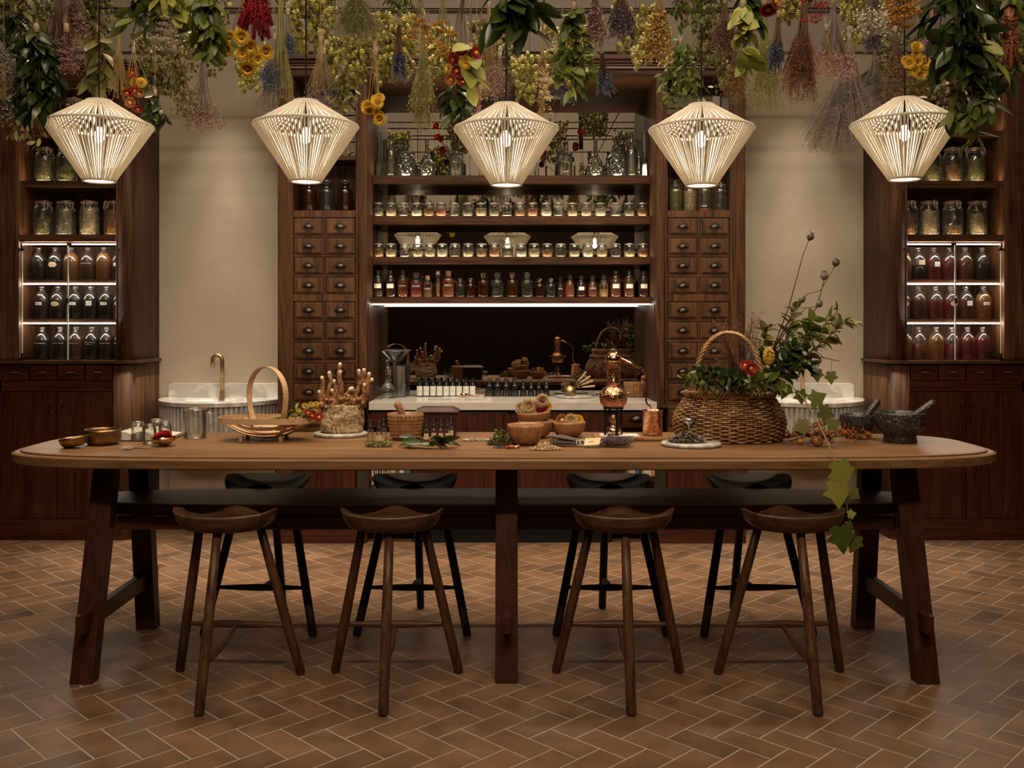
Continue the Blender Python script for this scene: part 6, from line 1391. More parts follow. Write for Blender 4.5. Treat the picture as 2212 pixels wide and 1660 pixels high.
# ---------------------------------------------------------------- wicker basket with greenery
BY = 4.335; bxp = PX(1576, BY)
wb = thing('wicker_basket', 'large oval wicker basket with braided rim and arched handle, full of greenery', 'basket', (bxp, BY, TZ+0.001))
def brad(z):
    t = z/0.21; return 0.205+0.046*math.sin(PI*min(1, t*0.95+0.12))-0.016*t
HB = 0.205
mb = MB().lathe([(0.17, 0.002), (0.196, 0.006)]+[(brad(z)-0.006, z) for z in (0.03, 0.07, 0.11, 0.15, 0.19, 0.205)]+[(brad(0.2)-0.02, 0.20), (0.19, 0.03), (0.0005, 0.02)], 48, sy=0.68)
part('inner_lining', mb, M['wickerd'], wb)
mb = MB(); nst = 40; nr = 23
for k in range(nr):
    z = 0.005+k*(HB-0.010)/(nr-1); pts = []; rad = []
    for i in range(nst*4):
        a = 2*PI*i/(nst*4); r = brad(z)+0.0078*math.sin(nst/2*a*1.0+k*PI)-0.001+0.0008*math.sin(a*5+k)
        pts.append((r*math.cos(a), r*0.68*math.sin(a), z+0.0010*math.sin(a*7+k*2))); rad.append(0.0044)
    mb.tube(pts, rad, 5, closed=True)
part('weave', mb, M['wicker'], wb, stuff=True)
mb = MB()
for i in range(nst):
    a = 2*PI*(i+0.5)/nst; mb.tube([(brad(z)*math.cos(a), brad(z)*0.68*math.sin(a), z) for z in (0.004, 0.05, 0.1, 0.15, 0.2)]+[((brad(.2)-0.012)*math.cos(a+0.12), (brad(.2)-0.012)*0.68*math.sin(a+0.12), 0.255)], 0.0034, 5)
part('stakes', mb, M['wicker'], wb, stuff=True)
mb = MB()
for ph in (0, 2*PI/3, 4*PI/3):                                  # braided band below the lip
    pts = []
    for i in range(240):
        a = 2*PI*i/240; g = a*24+ph; r = brad(0.2)+0.008+0.005*math.cos(g); pts.append((r*math.cos(a), r*0.68*math.sin(a), 0.207+0.011*math.sin(g)))
    mb.tube(pts, 0.0052, 5, closed=True)
part('braided_band', mb, M['wicker'], wb)
mb = MB()
for ph in (0, PI/2, PI, 3*PI/2):
    pts = []
    for i in range(240):
        a = 2*PI*i/240; g = a*15+ph; r = brad(0.2)-0.012+0.006*math.cos(g); pts.append((r*math.cos(a), r*0.68*math.sin(a), 0.256+0.018*math.sin(g)))
    mb.tube(pts, 0.0052, 5, closed=True)
part('rolled_lip', mb, M['wicker'], wb)
for k in range(3): pass
hd = []
for ph in (0, 2*PI/3, 4*PI/3):
    pts = []
    for i in range(90):
        t = i/89; a = PI*t; c = Vector((-0.155+0.305*t-0.02*math.sin(a*2), 0.03-0.05*t, 0.245+0.235*math.sin(a)**0.8)); g = t*55+ph
        pts.append(c+Vector((0.0065*math.cos(g), 0.0065*math.sin(g), 0.003*math.sin(g))))
    hd.append(pts)
mb = MB()
for pts in hd: mb.tube(pts, 0.0062, 6)
part('handle', mb, M['wicker'], wb)

def branch(pts, r0, r1, seg=5):
    n = len(pts); return MB().tube(pts, [r0+(r1-r0)*k/(n-1) for k in range(n)], seg)
def bez(a, b, c, n=8):
    a, b, c = Vector(a), Vector(b), Vector(c); return [a*(1-t)**2+b*2*t*(1-t)+c*t*t for t in [k/(n-1) for k in range(n)]]
def at3(px, py, Y): return Vector((PX(px, Y), Y, PZ(py, Y)))
def leafy_branch(name, label, cat, pts, kind, L, n, q, grp=None, r0=0.0035, mat='brown', droop=-0.2, spread=0.9, start=0.15):
    base = Vector(pts[0]); o = thing(name, label, cat, base, 0, grp)
    P = [Vector(p)-base for p in pts]
    part('stem', branch(P, r0, 0.0012), M[mat], o)
    for k in range(n):
        t = start+(1-start)*(k+q.random())/n; f = t*(len(P)-1); i = min(len(P)-2, int(f)); p = P[i].lerp(P[i+1], f-i); d = (P[i+1]-P[i]).normalized()
        side_ = Vector((q.uniform(-1, 1), q.uniform(-1, 0.8), q.uniform(-1, 1))); side_ = (side_-d*side_.dot(d)).normalized()
        put_leaf(o, kind, p, d*q.uniform(0.3, 1.0)+side_*spread+Vector((0, 0, droop)), L, q=q)
    return o
q = random.Random(50)
G5 = 'leafy stems in the wicker basket'
br = [((1560, 850, 4.30), (1530, 812, 4.20), (1480, 818, 4.16), 'leaf_green', 0.048, 34, 'leafy green stem leaning left over the basket rim'),
      ((1600, 850, 4.30), (1560, 800, 4.22), (1505, 800, 4.22), 'leaf_dark', 0.055, 36, 'dark green stem lying along the left half of the basket'),
      ((1610, 850, 4.25), (1600, 800, 4.15), (1545, 820, 4.12), 'leaf_dark', 0.060, 34, 'dark leafy stem at the front of the basket'),
      ((1620, 850, 4.35), (1640, 770, 4.35), (1660, 705, 4.35), 'leaf_olive', 0.055, 34, 'olive leafy stem rising at the middle of the basket'),
      ((1640, 850, 4.35), (1700, 770, 4.35), (1712, 660, 4.35), 'leaf_green', 0.060, 38, 'green stem rising beside the poppy heads'),
      ((1640, 850, 4.30), (1720, 760, 4.25), (1760, 690, 4.22), 'leaf_green', 0.060, 44, 'dense green stem reaching right above the basin'),
      ((1650, 850, 4.28), (1740, 770, 4.22), (1836, 688, 4.20), 'leaf_olive', 0.062, 40, 'longest leafy stem reaching far right from the basket'),
      ((1650, 850, 4.36), (1720, 770, 4.35), (1812, 668, 4.35), 'leaf_green', 0.058, 34, 'green stem with tip standing against the plaster wall'),
      ((1640, 850, 4.22), (1690, 800, 4.18), (1756, 790, 4.15), 'leaf_dark', 0.060, 38, 'dark green stem at the right side of the basket'),
      ((1650, 850, 4.25), (1690, 790, 4.2), (1720, 740, 4.2), 'leaf_dark', 0.058, 40, 'thick dark green stem behind the yellow flower'),
      ((1600, 850, 4.18), (1640, 810, 4.10), (1690, 830, 4.08), 'leaf_green', 0.062, 30, 'green stem hanging over the right front of the rim')]
for a, b, c, kd, L, n, lb in br:
    leafy_branch('leafy_stem', lb, 'foliage', bez(at3(*a), at3(*b), at3(*c)), kd, L, int(n*1.55), q, G5)
# dry brown grassy stuff behind
o = thing('dried_weed', 'tangle of dry brown weed rising behind the basket handle', 'dried plant', at3(1600, 830, 4.42)); mb = MB(); dots = MB()
for k in range(60):
    e = Vector((q.uniform(-.13, .12), q.uniform(-.04, .04), q.uniform(0.10, 0.34))); m1 = e*0.6+Vector((q.uniform(-.03, .03), 0, q.uniform(-.02, .03)))
    mb.tube([(0, 0, -0.03), m1, e], [0.0016, 0.0012, 0.0006], 4)
    for j in range(14):
        t = 0.45+0.55*j/14; p_ = m1.lerp(e, (t-0.45)/0.55); d_ = Vector((q.uniform(-1, 1), q.uniform(-1, 1), q.uniform(-.4, 1))).normalized()*q.uniform(0.008, 0.022)
        mb.tube([p_, p_+d_], [0.0009, 0.0005], 3); dots.octa(p_+d_, 0.0022)
part('stems', mb, M['brown'], o, stuff=True); part('seed_heads', dots, M['rust'], o, stuff=True)
# poppy heads
def poppy(lb, pts, size, d):
    base = Vector(pts[0]); o = thing('poppy_stem', lb, 'seed head', base, 0, 'dried poppy heads in the basket')
    P = [Vector(p)-base for p in pts]; part('stem', branch(P, 0.0028, 0.0018, 6), M['brown'], o)
    T = Matrix.Translation(P[-1]) @ rot_to(d)
    s_ = size; part('seed_pod', MB().lathe([(0.15*s_, -0.15*s_), (0.30*s_, 0.0), (0.5*s_, 0.25*s_), (0.52*s_, 0.55*s_), (0.40*s_, 0.85*s_), (0.2*s_, 0.95*s_)], 16, T, rf=lambda a, z: 1+0.05*math.cos(8*a)), M['greybrown'], o)
    cr = MB()
    for i in range(10):
        a = 2*PI*i/10; X = T @ Matrix.Rotation(a, 4, 'Z'); cr.add([(0.05*s_, -0.08*s_, 0.95*s_), (0.45*s_, -0.10*s_, 1.10*s_), (0.5*s_, 0, 1.2*s_), (0.45*s_, 0.10*s_, 1.10*s_), (0.05*s_, 0.08*s_, 0.95*s_)], [(0, 1, 2, 3, 4)], False, X)
    part('pod_crown', cr, M['greybrown'], o)
pb = at3(1668, 760, 4.30)
poppy('tallest dried poppy head, bent tip high against the wall', [pb, at3(1705, 660, 4.3), at3(1716, 620, 4.3), at3(1735, 550, 4.3), at3(1748, 518, 4.3)], 0.030, (0.4, -0.2, 1))
poppy('open dried poppy head, topmost of the right-hand stems', [pb, at3(1720, 665, 4.3), at3(1745, 635, 4.3), at3(1772, 628, 4.3), at3(1804, 574, 4.3)], 0.030, (0.2, -0.3, 1))
poppy('round poppy head with upright crown just below the open one', [pb, at3(1715, 720, 4.28), at3(1762, 668, 4.28), at3(1774, 630, 4.28), at3(1780, 603, 4.28)], 0.032, (0.05, -0.1, 1))
poppy('small poppy head close above the leaves', [pb, at3(1705, 690, 4.27), at3(1728, 652, 4.27)], 0.026, (0.7, -0.3, 0.8))
poppy('small poppy head pointing right beside the thin stems', [pb, at3(1715, 690, 4.26), at3(1740, 666, 4.26), at3(1766, 662, 4.26)], 0.026, (0.6, -0.4, 0.9))
fl = thing('strawflower', 'dark red strawflower with yellow centre at the front of the basket', 'flower', at3(1622, 797, 4.08)); head(fl, 'red', (0, 0, 0), 0.065, (0.3, -1, 0.1), 'petals', None); part('stem', MB().tube([(0, 0.01, 0), (0.02, 0.08, -0.04)], 0.003, 6), M['strawg'], fl)
fl = thing('strawflower', 'small half-hidden red strawflower left of the larger one', 'flower', at3(1610, 790, 4.12)); head(fl, 'red', (0, 0, 0), 0.05, (-0.5, -1, 0.4), 'petals'); part('stem', MB().tube([(0, 0.01, 0), (0.02, 0.08, -0.04)], 0.003, 6), M['strawg'], fl)
fl = thing('yarrow_head', 'knobbly yellow celosia flower behind the red strawflower', 'flower', at3(1661, 770, 4.12)); mb = MB()
for k in range(260):
    d_ = Vector((q.gauss(0, 1), q.gauss(0, 1), q.gauss(0, 1))).normalized(); mb.octa((d_.x*0.022, d_.y*0.018, d_.z*0.034), q.uniform(0.003, 0.006))
part('florets', mb, M['yellow_fl'], fl, stuff=True); part('stem', MB().tube([(0, 0.01, 0), (-0.01, 0.06, -0.08)], 0.003, 6), M['strawg'], fl)
# twigs and ivy strand
iv = thing('ivy_strand', 'long ivy strand falling from the basket over the table edge', 'ivy', at3(1660, 808, 4.12)); base = at3(1660, 808, 4.12)
path = [at3(1660, 808, 4.12), at3(1700, 825, 4.06), at3(1735, 860, 4.0), at3(1768, 915, 3.93), at3(1790, 962, 3.80), at3(1806, 1000, 3.70), at3(1820, 1050, 3.69), at3(1830, 1095, 3.69), at3(1838, 1150, 3.69), at3(1850, 1180, 3.69)]
part('stem', branch([p-base for p in path], 0.0042, 0.0014, 6), M['straw'], iv)
def ivl(px, py, Y, d, L, kd='ivy', ln=None):
    p = at3(px, py, Y)-base; nrm = Vector(d).normalized()
    # leaf hangs in the picture, its face to the viewer
    m_ = Matrix.Rotation(0, 3, 'X'); ydir = nrm; zdir = Vector((0.15, -1, 0.25)).normalized(); xdir = ydir.cross(zdir).normalized(); zdir = xdir.cross(ydir)
    m_ = Matrix((xdir, ydir, zdir)).transposed(); part('leaf', ln or LM['ivy'][0], None, iv, loc=p, rot=m_.to_euler(), sc=L)
lime_ivy = ivy_mesh('leaf_lime')
for px, py, Y, d, L, m_ in ((1700, 830, 4.05, (-.3, 0, -1), 0.07, None), (1728, 845, 4.02, (0.2, 0, -1), 0.06, None), (1752, 868, 3.98, (0.6, 0, 0.3), 0.075, None), (1770, 888, 3.96, (0.9, 0, -.3), 0.072, LM['ivy'][1]), (1745, 918, 3.93, (-1, 0, -.3), 0.068, LM['ivy'][1]), (1788, 920, 3.93, (0.8, 0, .2), 0.06, None), (1812, 1000, 3.68, (0.3, -.1, -.95), 0.105, lime_ivy), (1808, 1042, 3.67, (0.1, -.1, -1), 0.105, lime_ivy), (1838, 1060, 3.68, (0.8, 0, -.7), 0.05, LM['ivy'][1]), (1832, 1112, 3.68, (.9, 0, .1), 0.035, lime_ivy), (1834, 1130, 3.68, (-.3, 0, -1), 0.04, None), (1815, 1140, 3.67, (0.15, -.1, -1), 0.105, LM['ivy'][0]), (1850, 1160, 3.69, (-.3, 0, -1), 0.07, LM['ivy'][0])): ivl(px, py, Y, d, L, 'ivy', m_)
for pa, pb_ in (((1822, 1055), (1812, 1135)), ((1835, 1110), (1850, 1160))): part('tendril', branch(bez(at3(*pa, 3.68)-base, at3((pa[0]+pb_[0])/2-6, (pa[1]+pb_[1])/2, 3.67)-base, at3(*pb_, 3.68)-base, 6), 0.0016, 0.001, 5), M['leaf_olive'], iv)
tw = thing('bare_twig', 'thin dark twig with two hanging ivy leaves reaching right from the basket', 'twig', at3(1690, 790, 4.2)); base = at3(1690, 790, 4.2)
part('stem', branch([at3(1690, 790, 4.2)-base, at3(1740, 768, 4.2)-base, at3(1775, 772, 4.2)-base, at3(1814, 781, 4.2)-base], 0.0035, 0.0015, 6), M['brown'], tw)
part('stem', branch([at3(1690, 812, 4.2)-base, at3(1730, 796, 4.2)-base, at3(1772, 790, 4.2)-base], 0.003, 0.0012, 6), M['brown'], tw)
for x0, y0, x1, y1 in ((1797, 778, 1795, 805), (1775, 772, 1765, 800)):
    part('leaf_stalk', branch([at3(x0, y0, 4.2)-base, at3(x1, y1, 4.2)-base], 0.001, 0.001, 4), M['leaf_olive'], tw)
    part('leaf', LM['ivy'][0 if x0 > 1780 else 1], None, tw, loc=at3(x1, y1, 4.2)-base, rot=(-PI/2+0.2, PI+0.5, 0) if False else Matrix(((1, 0, 0.0), (0, 0, -1), (0, 1, 0))).to_3x3().inverted().to_euler(), sc=0.055)
# berry branches on table
gb_ = 'berry branches lying on the table'
for k, (x0, y0, x1, y1, lb) in enumerate(((1705, 952, 1875, 940, 'orange berry branch along the front, right of the wicker basket'), (1700, 945, 1800, 955, 'short berry branch tucked against the basket foot'), (1720, 935, 1850, 915, 'leafy berry branch lying behind the others'), (1740, 958, 1884, 948, 'thorny berry branch reaching toward the large mortar'))):
    Ya = TY(y0+8); Yb = TY(y1+14); a = Vector((PX(x0, Ya), Ya, TZ+0.012)); b = Vector((PX(x1, Yb), Yb, TZ+0.025)); o = thing('berry_branch', lb, 'branch', a, 0, gb_)
    mid = (b-a)*0.5+Vector((0, 0.01, 0.045)); P = bez((0, 0, 0), mid, b-a, 9); part('stem', branch(P, 0.003, 0.0015), M['brown'], o)
    sb = MB(); bb = MB()
    for j in range(34):
        f = q.random()*7.9; i = int(f); p_ = P[i].lerp(P[i+1], f-i); d_ = Vector((q.uniform(-1, 1), q.uniform(-1, .6), q.uniform(-.2, 1))).normalized()*q.uniform(0.012, 0.038); e_ = p_+d_; e_.z = max(e_.z, -0.004)
        sb.tube([p_, e_], [0.0011, 0.0006], 3)
        for m_ in range(4): c_ = e_+Vector((q.uniform(-.008, .008), q.uniform(-.008, .008), q.uniform(-.004, .008))); c_.z = max(c_.z, -0.006); bb.ball(c_, q.uniform(0.0032, 0.0048), 6, 4)
    part('twigs', sb, M['brown'], o, stuff=True); part('berries', bb, M['berry'], o, stuff=True)
    for j in range(12 if k != 2 else 26):
        f = q.random()*7.9; i = int(f); put_leaf(o, 'leaf_olive' if j % 2 else 'leaf_dark', P[i].lerp(P[i+1], f-i), (q.uniform(-1, 1), q.uniform(-1, 1), q.uniform(0, .8)), 0.035, q=q)
for px, py, sz, lb, kd in ((1766, 957, 0.045, 'russet crab apple among the berries', 'rust'), (1729, 953, 0.032, 'small red crab apple nearer the basket', 'red_fl')):
    Y = TY(py+9)+0.01; o = thing('crab_apple', lb, 'fruit', (PX(px, Y), Y, TZ+sz*0.45)); M['apple_'+kd] = noisy('apple_'+kd, [(0.35, (0.30, 0.05, 0.02)), (0.7, (0.55, 0.30, 0.10))], 20, 0.35, 0.0)
    part('skin', MB().ball((0, 0, 0), sz*0.5, 18, 12, 0.9), M['apple_'+kd], o); part('stalk', MB().tube([(0, -sz*0.0, sz*0.40), (0.003, -0.004, sz*0.65)], 0.0012, 5), M['brown'], o)

# ---------------------------------------------------------------- hanging frame
ZR = 3.22; RODS = [3.45, 4.15, 4.33, 4.96, 5.55, 4.68]
fr = thing('hanging_frame', 'black iron rod frame under the ceiling carrying the dried herb bunches', 'frame', (0, 4.5, ZR))
for Y in RODS: part('rod', MB().tube([(-2.9, Y-4.5, 0), (2.9, Y-4.5, 0)], 0.006, 6), M['black'], fr)
for x in (-2.8, -2.05, -1.3, -0.55, 0.2, 0.95, 1.7, 2.45): part('cross_rod', MB().tube([(x, -1.07, 0.010), (x, 1.07, 0.010)], 0.005, 6), M['black'], fr)
for x in (-2.4, 0.75, 2.5):
    for y in (-0.9, 0.9): part('hanger', MB().box(x-0.02, y-0.004, 0.0, x+0.02, y+0.004, 4.7-ZR), M['black'], fr)

q = random.Random(77)
def petalq(mb, c, L, q):
    d = Vector((q.gauss(0, 1), q.gauss(0, 1), q.gauss(0, 1))).normalized(); s_ = d.cross(Vector((q.gauss(0, 1), q.gauss(0, 1), q.gauss(0, 1)))).normalized()*L*0.42; c = Vector(c)
    mb.add([c, c+d*L*0.5+s_, c+d*L, c+d*L*0.5-s_], [(0, 1, 2, 3)])
def hang(px, ytie, ybot, hw, Y, kind, label, mats, n=30, name=None, heads=None, dx=0, leaf=None, L=None, ytop=None, cat='herb bunch', group='herb bunches hanging from the frame'):
    base = at3(px, ytie, Y); s = Y/F; o = thing(name or 'herb_bunch', label, cat, base, 0, group)
    Ln = (ybot-ytie)*s; W_ = hw*s; DX = dx*s; ms, mf = mats
    part('string', MB().tube([(0, 0, -0.01), (0, 0, ZR-base.z)], 0.0016, 4), M['twine'], o)
    part('tie', MB().lathe([(0.007, -0.018), (0.0095, -0.016), (0.010, 0.0), (0.009, 0.014), (0.006, 0.016)], 10, rf=lambda a, z: 1+0.06*math.sin(a*3+z*900)), M['twine'], o)
    st = MB(); hd_ = MB(); tips = []
    def stem(e, r=0.0014, up=True, bow=0.25):
        e = Vector(e); q0 = Vector((q.uniform(-.006, .006), q.uniform(-.006, .006), 0)); m1 = Vector((e.x*bow, e.y*bow, e.z*0.45))+q0
        P = [q0+Vector((q.uniform(-.006, .006), q.uniform(-.006, .006), q.uniform(0.025, 0.05))) if up else q0, q0, m1, e]; st.tube(P, [r, r, r*0.9, r*0.55], 4); return P
    def endpt(zmin=0.8): a = q.uniform(0, 2*PI); t = math.sqrt(q.random()); f = q.uniform(zmin, 1.0); return Vector((DX+W_*t*math.cos(a), W_*0.6*t*math.sin(a), -Ln*f))
    if kind in ('straw', 'lav', 'statice', 'umbel', 'plume', 'seed', 'amaranth', 'cloud', 'wisp'):
        for k in range(n):
            e = endpt(0.70 if kind != 'umbel' else 0.45)
            P = stem(e, 0.0016 if kind == 'straw' else 0.012 if kind == 'amaranth' else 0.0012); d = (P[3]-P[2])
            if kind == 'straw':
                for m_ in range(2): hd_.octa(e+Vector((q.uniform(-.004, .004), 0, q.uniform(0, .01))), 0.002, 0.004)
            elif kind == 'lav':
                for m_ in range(15): p_ = P[2]+d*(0.42+0.58*m_/14); petalq(hd_, p_+Vector((q.uniform(-.004, .004), q.uniform(-.004, .004), 0)), 0.0095, q); hd_.octa(p_+Vector((q.uniform(-.003, .003), q.uniform(-.003, .003), 0)), 0.0026)
            elif kind == 'statice':
                for m_ in range(16): petalq(hd_, e+Vector((q.gauss(0, .010), q.gauss(0, .010), q.gauss(0, .014))), 0.009, q)
            elif kind == 'umbel':
                for m_ in range(34): a = q.uniform(0, 2*PI); t = 0.022*math.sqrt(q.random()); hd_.octa(e+Vector((t*math.cos(a), t*math.sin(a), q.uniform(-.004, .004)+t*0.2)), q.uniform(.002, .004))
            elif kind == 'plume':
                for m_ in range(34):
                    t = q.uniform(0.15, 1.0); p_ = P[2]+d*t; r_ = 0.013*(1.1-abs(t-0.5)); petalq(hd_, p_+Vector((q.gauss(0, r_*0.5), q.gauss(0, r_*0.5), 0)), 0.012, q)
            elif kind == 'seed':
                for m_ in range(8):
                    p_ = P[2]+d*q.uniform(0.25, 1.05)+Vector((q.gauss(0, .012), q.gauss(0, .012), 0)); hd_.octa(p_, 0.0036)
                    st.tube([P[2]+d*0.3, p_], [0.0007, 0.0005], 3)
            elif kind == 'amaranth':
                for m_ in range(190):
                    t = m_/190; p_ = P[1].lerp(P[3], t); r_ = 0.016*(1.1-t*0.6); a = q.uniform(0, 2*PI); petalq(hd_, p_+Vector((r_*math.cos(a)*0.8, r_*math.sin(a)*0.8, 0)), 0.012*(1.25-t), q)
            elif kind in ('cloud', 'wisp'):
                for m_ in range(11 if kind == 'wisp' else 13):
                    t = q.uniform(0.1, 1.0); p_ = P[2]+d*t; d2 = Vector((q.uniform(-1, 1), q.uniform(-1, 1), q.uniform(-1.2, .3))).normalized()*q.uniform(.015, .055 if kind == 'wisp' else .035)
                    st.tube([p_, p_+d2*0.5+Vector((0, 0, .003)), p_+d2], [0.0008, 0.0007, 0.0004], 3); 
                    for w_ in range(2 if kind == 'wisp' else 3): hd_.octa(p_+d2+Vector((q.gauss(0, .004), q.gauss(0, .004), q.gauss(0, .004))), q.uniform(.0012, .0026))
    elif kind == 'flowers':
        for (hx_, hy_, kd, sz, dv) in heads:
            c = at3(hx_, hy_, Y)-base+Vector((0, q.uniform(-.03, .03), 0)); stem(c-Vector(dv).normalized()*sz*0.1, 0.0015, bow=0.5)
            head(o, kd, c, sz*1.18, dv)
    elif kind in ('leafy', 'mist'):
        nb = 6 if kind == 'leafy' else 9; ends = []
        for k in range(nb):
            t = (k+0.5)/nb*2-1; e = Vector((DX+W_*t*0.85, q.uniform(-.5, .5)*W_*0.6, -Ln*(1.0-0.25*abs(t)-q.uniform(0, .15))))
            P = bez((q.uniform(-.01, .01), 0, 0.03), (e.x*0.45, e.y*0.5, e.z*0.45), e, 7); st.tube(P, [0.0028-0.0003*j for j in range(7)], 5); ends.append(P)
        for k in range(n):
            P = ends[k % nb]; t = q.uniform(0.12, 1.0)*5.99; i = int(t); p_ = P[i].lerp(P[i+1], t-i); d = Vector((q.uniform(-1, 1)*0.9, q.uniform(-1, .7)*0.9, -q.uniform(0.2, 1.3)))
            if kind == 'leafy': put_leaf(o, leaf, p_, d, L, q=q)
            else:
                d = d.normalized(); s_ = d.cross(Vector((q.gauss(0, 1), q.gauss(0, 1), q.gauss(0, 1)))).normalized()*L*0.2; l_ = L*q.uniform(.7, 1.2); p_ = p_+Vector((q.gauss(0, .02), q.gauss(0, .02), q.gauss(0, .015)))
                hd_.add([p_, p_+d*l_*0.35+s_, p_+d*l_*0.75+s_*0.8, p_+d*l_, p_+d*l_*0.75-s_*0.8, p_+d*l_*0.35-s_], [(0, 1, 2, 5), (5, 2, 3, 4)] if False else [(0, 1, 2, 3, 4, 5)])
    if st.v: part('stems', st, M[ms], o, stuff=True)
    if hd_.v: part({'lav': 'lavender_spikes', 'plume': 'plumes', 'amaranth': 'tassels', 'mist': 'small_leaves', 'umbel': 'flower_clusters', 'statice': 'blossoms'}.get(kind, 'seed_heads'), hd_, M[mf], o, stuff=True)
    return o
def hops(px0, px1, y0, y1, Y, label, nc=90, nl=90, mats=('hop', 'leaf_olive'), sz=0.011, shape=None):
    cx_, cy_ = (px0+px1)/2, (y0+y1)/2; base = at3(cx_, y0, Y); s = Y/F; W_ = (px1-px0)/2*s; Hh = (y1-y0)*s
    o = thing('hop_garland', label, 'hop bine', base, 0, 'hop bines hanging from the frame')
    vm = MB(); cm = MB(); lm = MB()
    for k in range(5):
        a = Vector((q.uniform(-W_, W_), q.uniform(-.04, .04), 0.0)); e = Vector((q.uniform(-W_, W_), q.uniform(-.08, .06), -Hh*q.uniform(.6, 1))); vm.tube(bez(a, (q.uniform(-W_, W_), q.uniform(-.08, .08), -Hh*0.5), e, 9), 0.0018, 4)
    vm.tube([(W_*0.3, 0, 0), (W_*0.3, 0, ZR-base.z)], 0.0015, 4); vm.tube([(-W_*0.5, 0, 0), (-W_*0.5, 0, ZR-base.z)], 0.0015, 4)
    def rp(): x = q.uniform(-1, 1); f = q.random()**1.15; x *= (1-0.35*f); return Vector((x*W_, q.gauss(0, .05), -Hh*f))
    for k in range(int(nc*2.1)):
        c = rp(); r = sz*1.25*q.uniform(0.75, 1.15); T = Matrix.Translation(c) @ Matrix.Rotation(q.uniform(-.5, .5), 4, 'X') @ Matrix.Rotation(q.uniform(-.5, .5), 4, 'Y') @ Matrix.Rotation(q.uniform(0, 6), 4, 'Z')
        for m_ in range(4):                                     # overlapping bracts
            z = r*(0.9-m_*0.62); rr = r*(0.75, 1.0, 0.9, 0.5)[m_]
            cm.lathe([(rr*0.45, z+r*0.35), (rr, z-r*0.25), (rr*0.55, z-r*0.42)], 6, T @ Matrix.Rotation(m_*0.5, 4, 'Z'), smooth=False, cap=False)
    for k in range(int(nl*0.9)): petalq(lm, rp(), q.uniform(.02, .04), q)
    part('bine', vm, M['brown'], o); part('hop_cones', cm, M[mats[0]], o, stuff=True); part('leaves', lm, M[mats[1]], o, stuff=True)
    return o
B5, B4, B3, B2, B1, BM = RODS[4], RODS[3], RODS[2], RODS[1], RODS[0], RODS[5]
DN_ = (0, -0.55, -0.9); FR_ = (0.1, -1, -0.25)
# far layer: hops
hops(-10, 110, -20, 95, B4, 'dark hop bine in the top left corner above the leafy bunch', 80, 160, ('leaf_olive', 'leaf_olive'))
hops(165, 240, -20, 105, B4, 'hop bine between pink dried bunch and the first lamp cable', 70, 90, ('leaf_olive', 'leaf_olive'))
hops(290, 420, 75, 205, B4, 'dark hop bine left of the thin-stemmed pink statice', 90, 150, ('leaf_olive', 'leaf_olive'), 0.010)
hops(395, 500, -10, 165, B5, 'hop bine behind the bright green leaves', 70, 120, ('leaf_olive', 'leaf_olive'), 0.010)
hops(505, 575, 100, 195, B4, 'small yellowish hop sprig below the yellow strawflowers', 30, 20)
hops(610, 730, -25, 108, B4, 'dense yellow-green hop bine left of the grey grass cloud', 150, 60)
hops(700, 800, 85, 185, B4, 'yellow-green hop bine hanging over the left niche', 120, 40)
hops(790, 905, 35, 170, B4, 'large hop bine in front of the shelving head, left part', 160, 60)
hops(905, 985, 60, 160, B5, 'hop bine behind the orange celosia', 80, 60)
hops(1010, 1130, 50, 165, B5, 'dusky hop bine above the middle lamp', 120, 100, ('leaf_olive', 'leaf_olive'))
hops(1105, 1165, 120, 218, B4, 'hop sprig dangling right above the middle lamp', 46, 14)
hops(1165, 1290, 60, 190, B5, 'hop bine behind the mid-green leafy branch', 90, 60)
hops(1320, 1420, 20, 105, B5, 'hop bine between purple plumes and mustard celosia', 90, 40)
hops(1368, 1388, 90, 148, B4, 'single short string of hop cones', 12, 4)
hops(1490, 1570, -25, 140, B4, 'dark hop bine behind the fourth lamp cable', 90, 130, ('leaf_olive', 'leaf_olive'), 0.010)
hops(1540, 1600, 90, 190, B5, 'brownish hop bine right of the fourth lamp cable', 50, 60, ('leaf_olive', 'leaf_olive'), 0.010)
hops(1680, 1730, -25, 42, B4, 'small olive hop bine between lavender and brown bunch', 40, 20)
hops(1820, 1925, -25, 100, B4, 'yellow-green hop bine behind the white statice', 120, 60)
hops(1950, 2060, 155, 215, B4, 'hop bine under the yellow daisies', 60, 50, ('leaf_olive', 'brown'))
hops(2140, 2230, 20, 160, B4, 'hop bine beside the rust-coloured amaranth', 70, 80)
hops(1890, 1960, 70, 180, B5, 'dark hop bine behind the fifth lamp cable', 60, 100, ('leaf_olive', 'leaf_dark'), 0.010)
hops(1000, 1060, 185, 215, B4, 'little hop sprig beside the dark leaves', 22, 6)
# near and middle layers
hang(-15, 60, 195, 75, B1, 'wisp', 'pale grey statice spray at the left edge', ('greybrown', 'white_fl'), 46, dx=18)
hang(8, 165, 275, 26, B1, 'plume', 'brown feathery grass bunch at the left edge', ('straw', 'greybrown'), 24)
hang(78, 60, 262, 58, B1, 'leafy', 'broad dark green leafy branch left of the first lamp', ('brown', 'leaf_dark'), 150, leaf='leaf_dark', L=0.075)
hang(35, 20, 250, 55, B2, 'leafy', 'dark leafy branch at the far left edge', ('brown', 'leaf_dark'), 90, leaf='leaf_dark', L=0.07)
hang(60, 220, 320, 45, B2, 'mist', 'trailing mistletoe-like sprig below the far left branch', ('brown', 'leaf_olive'), 60, L=0.045)
hang(50, -20, 70, 40, B2, 'leafy', 'short sprig of yellow-green leaves near the top left corner', ('brown', 'leaf_green'), 22, leaf='leaf_olive', L=0.06)
hang(130, -60, 150, 42, B2, 'statice', 'dusty pink dried bunch, second bunch from the left', ('brown', 'dustpink'), 130)
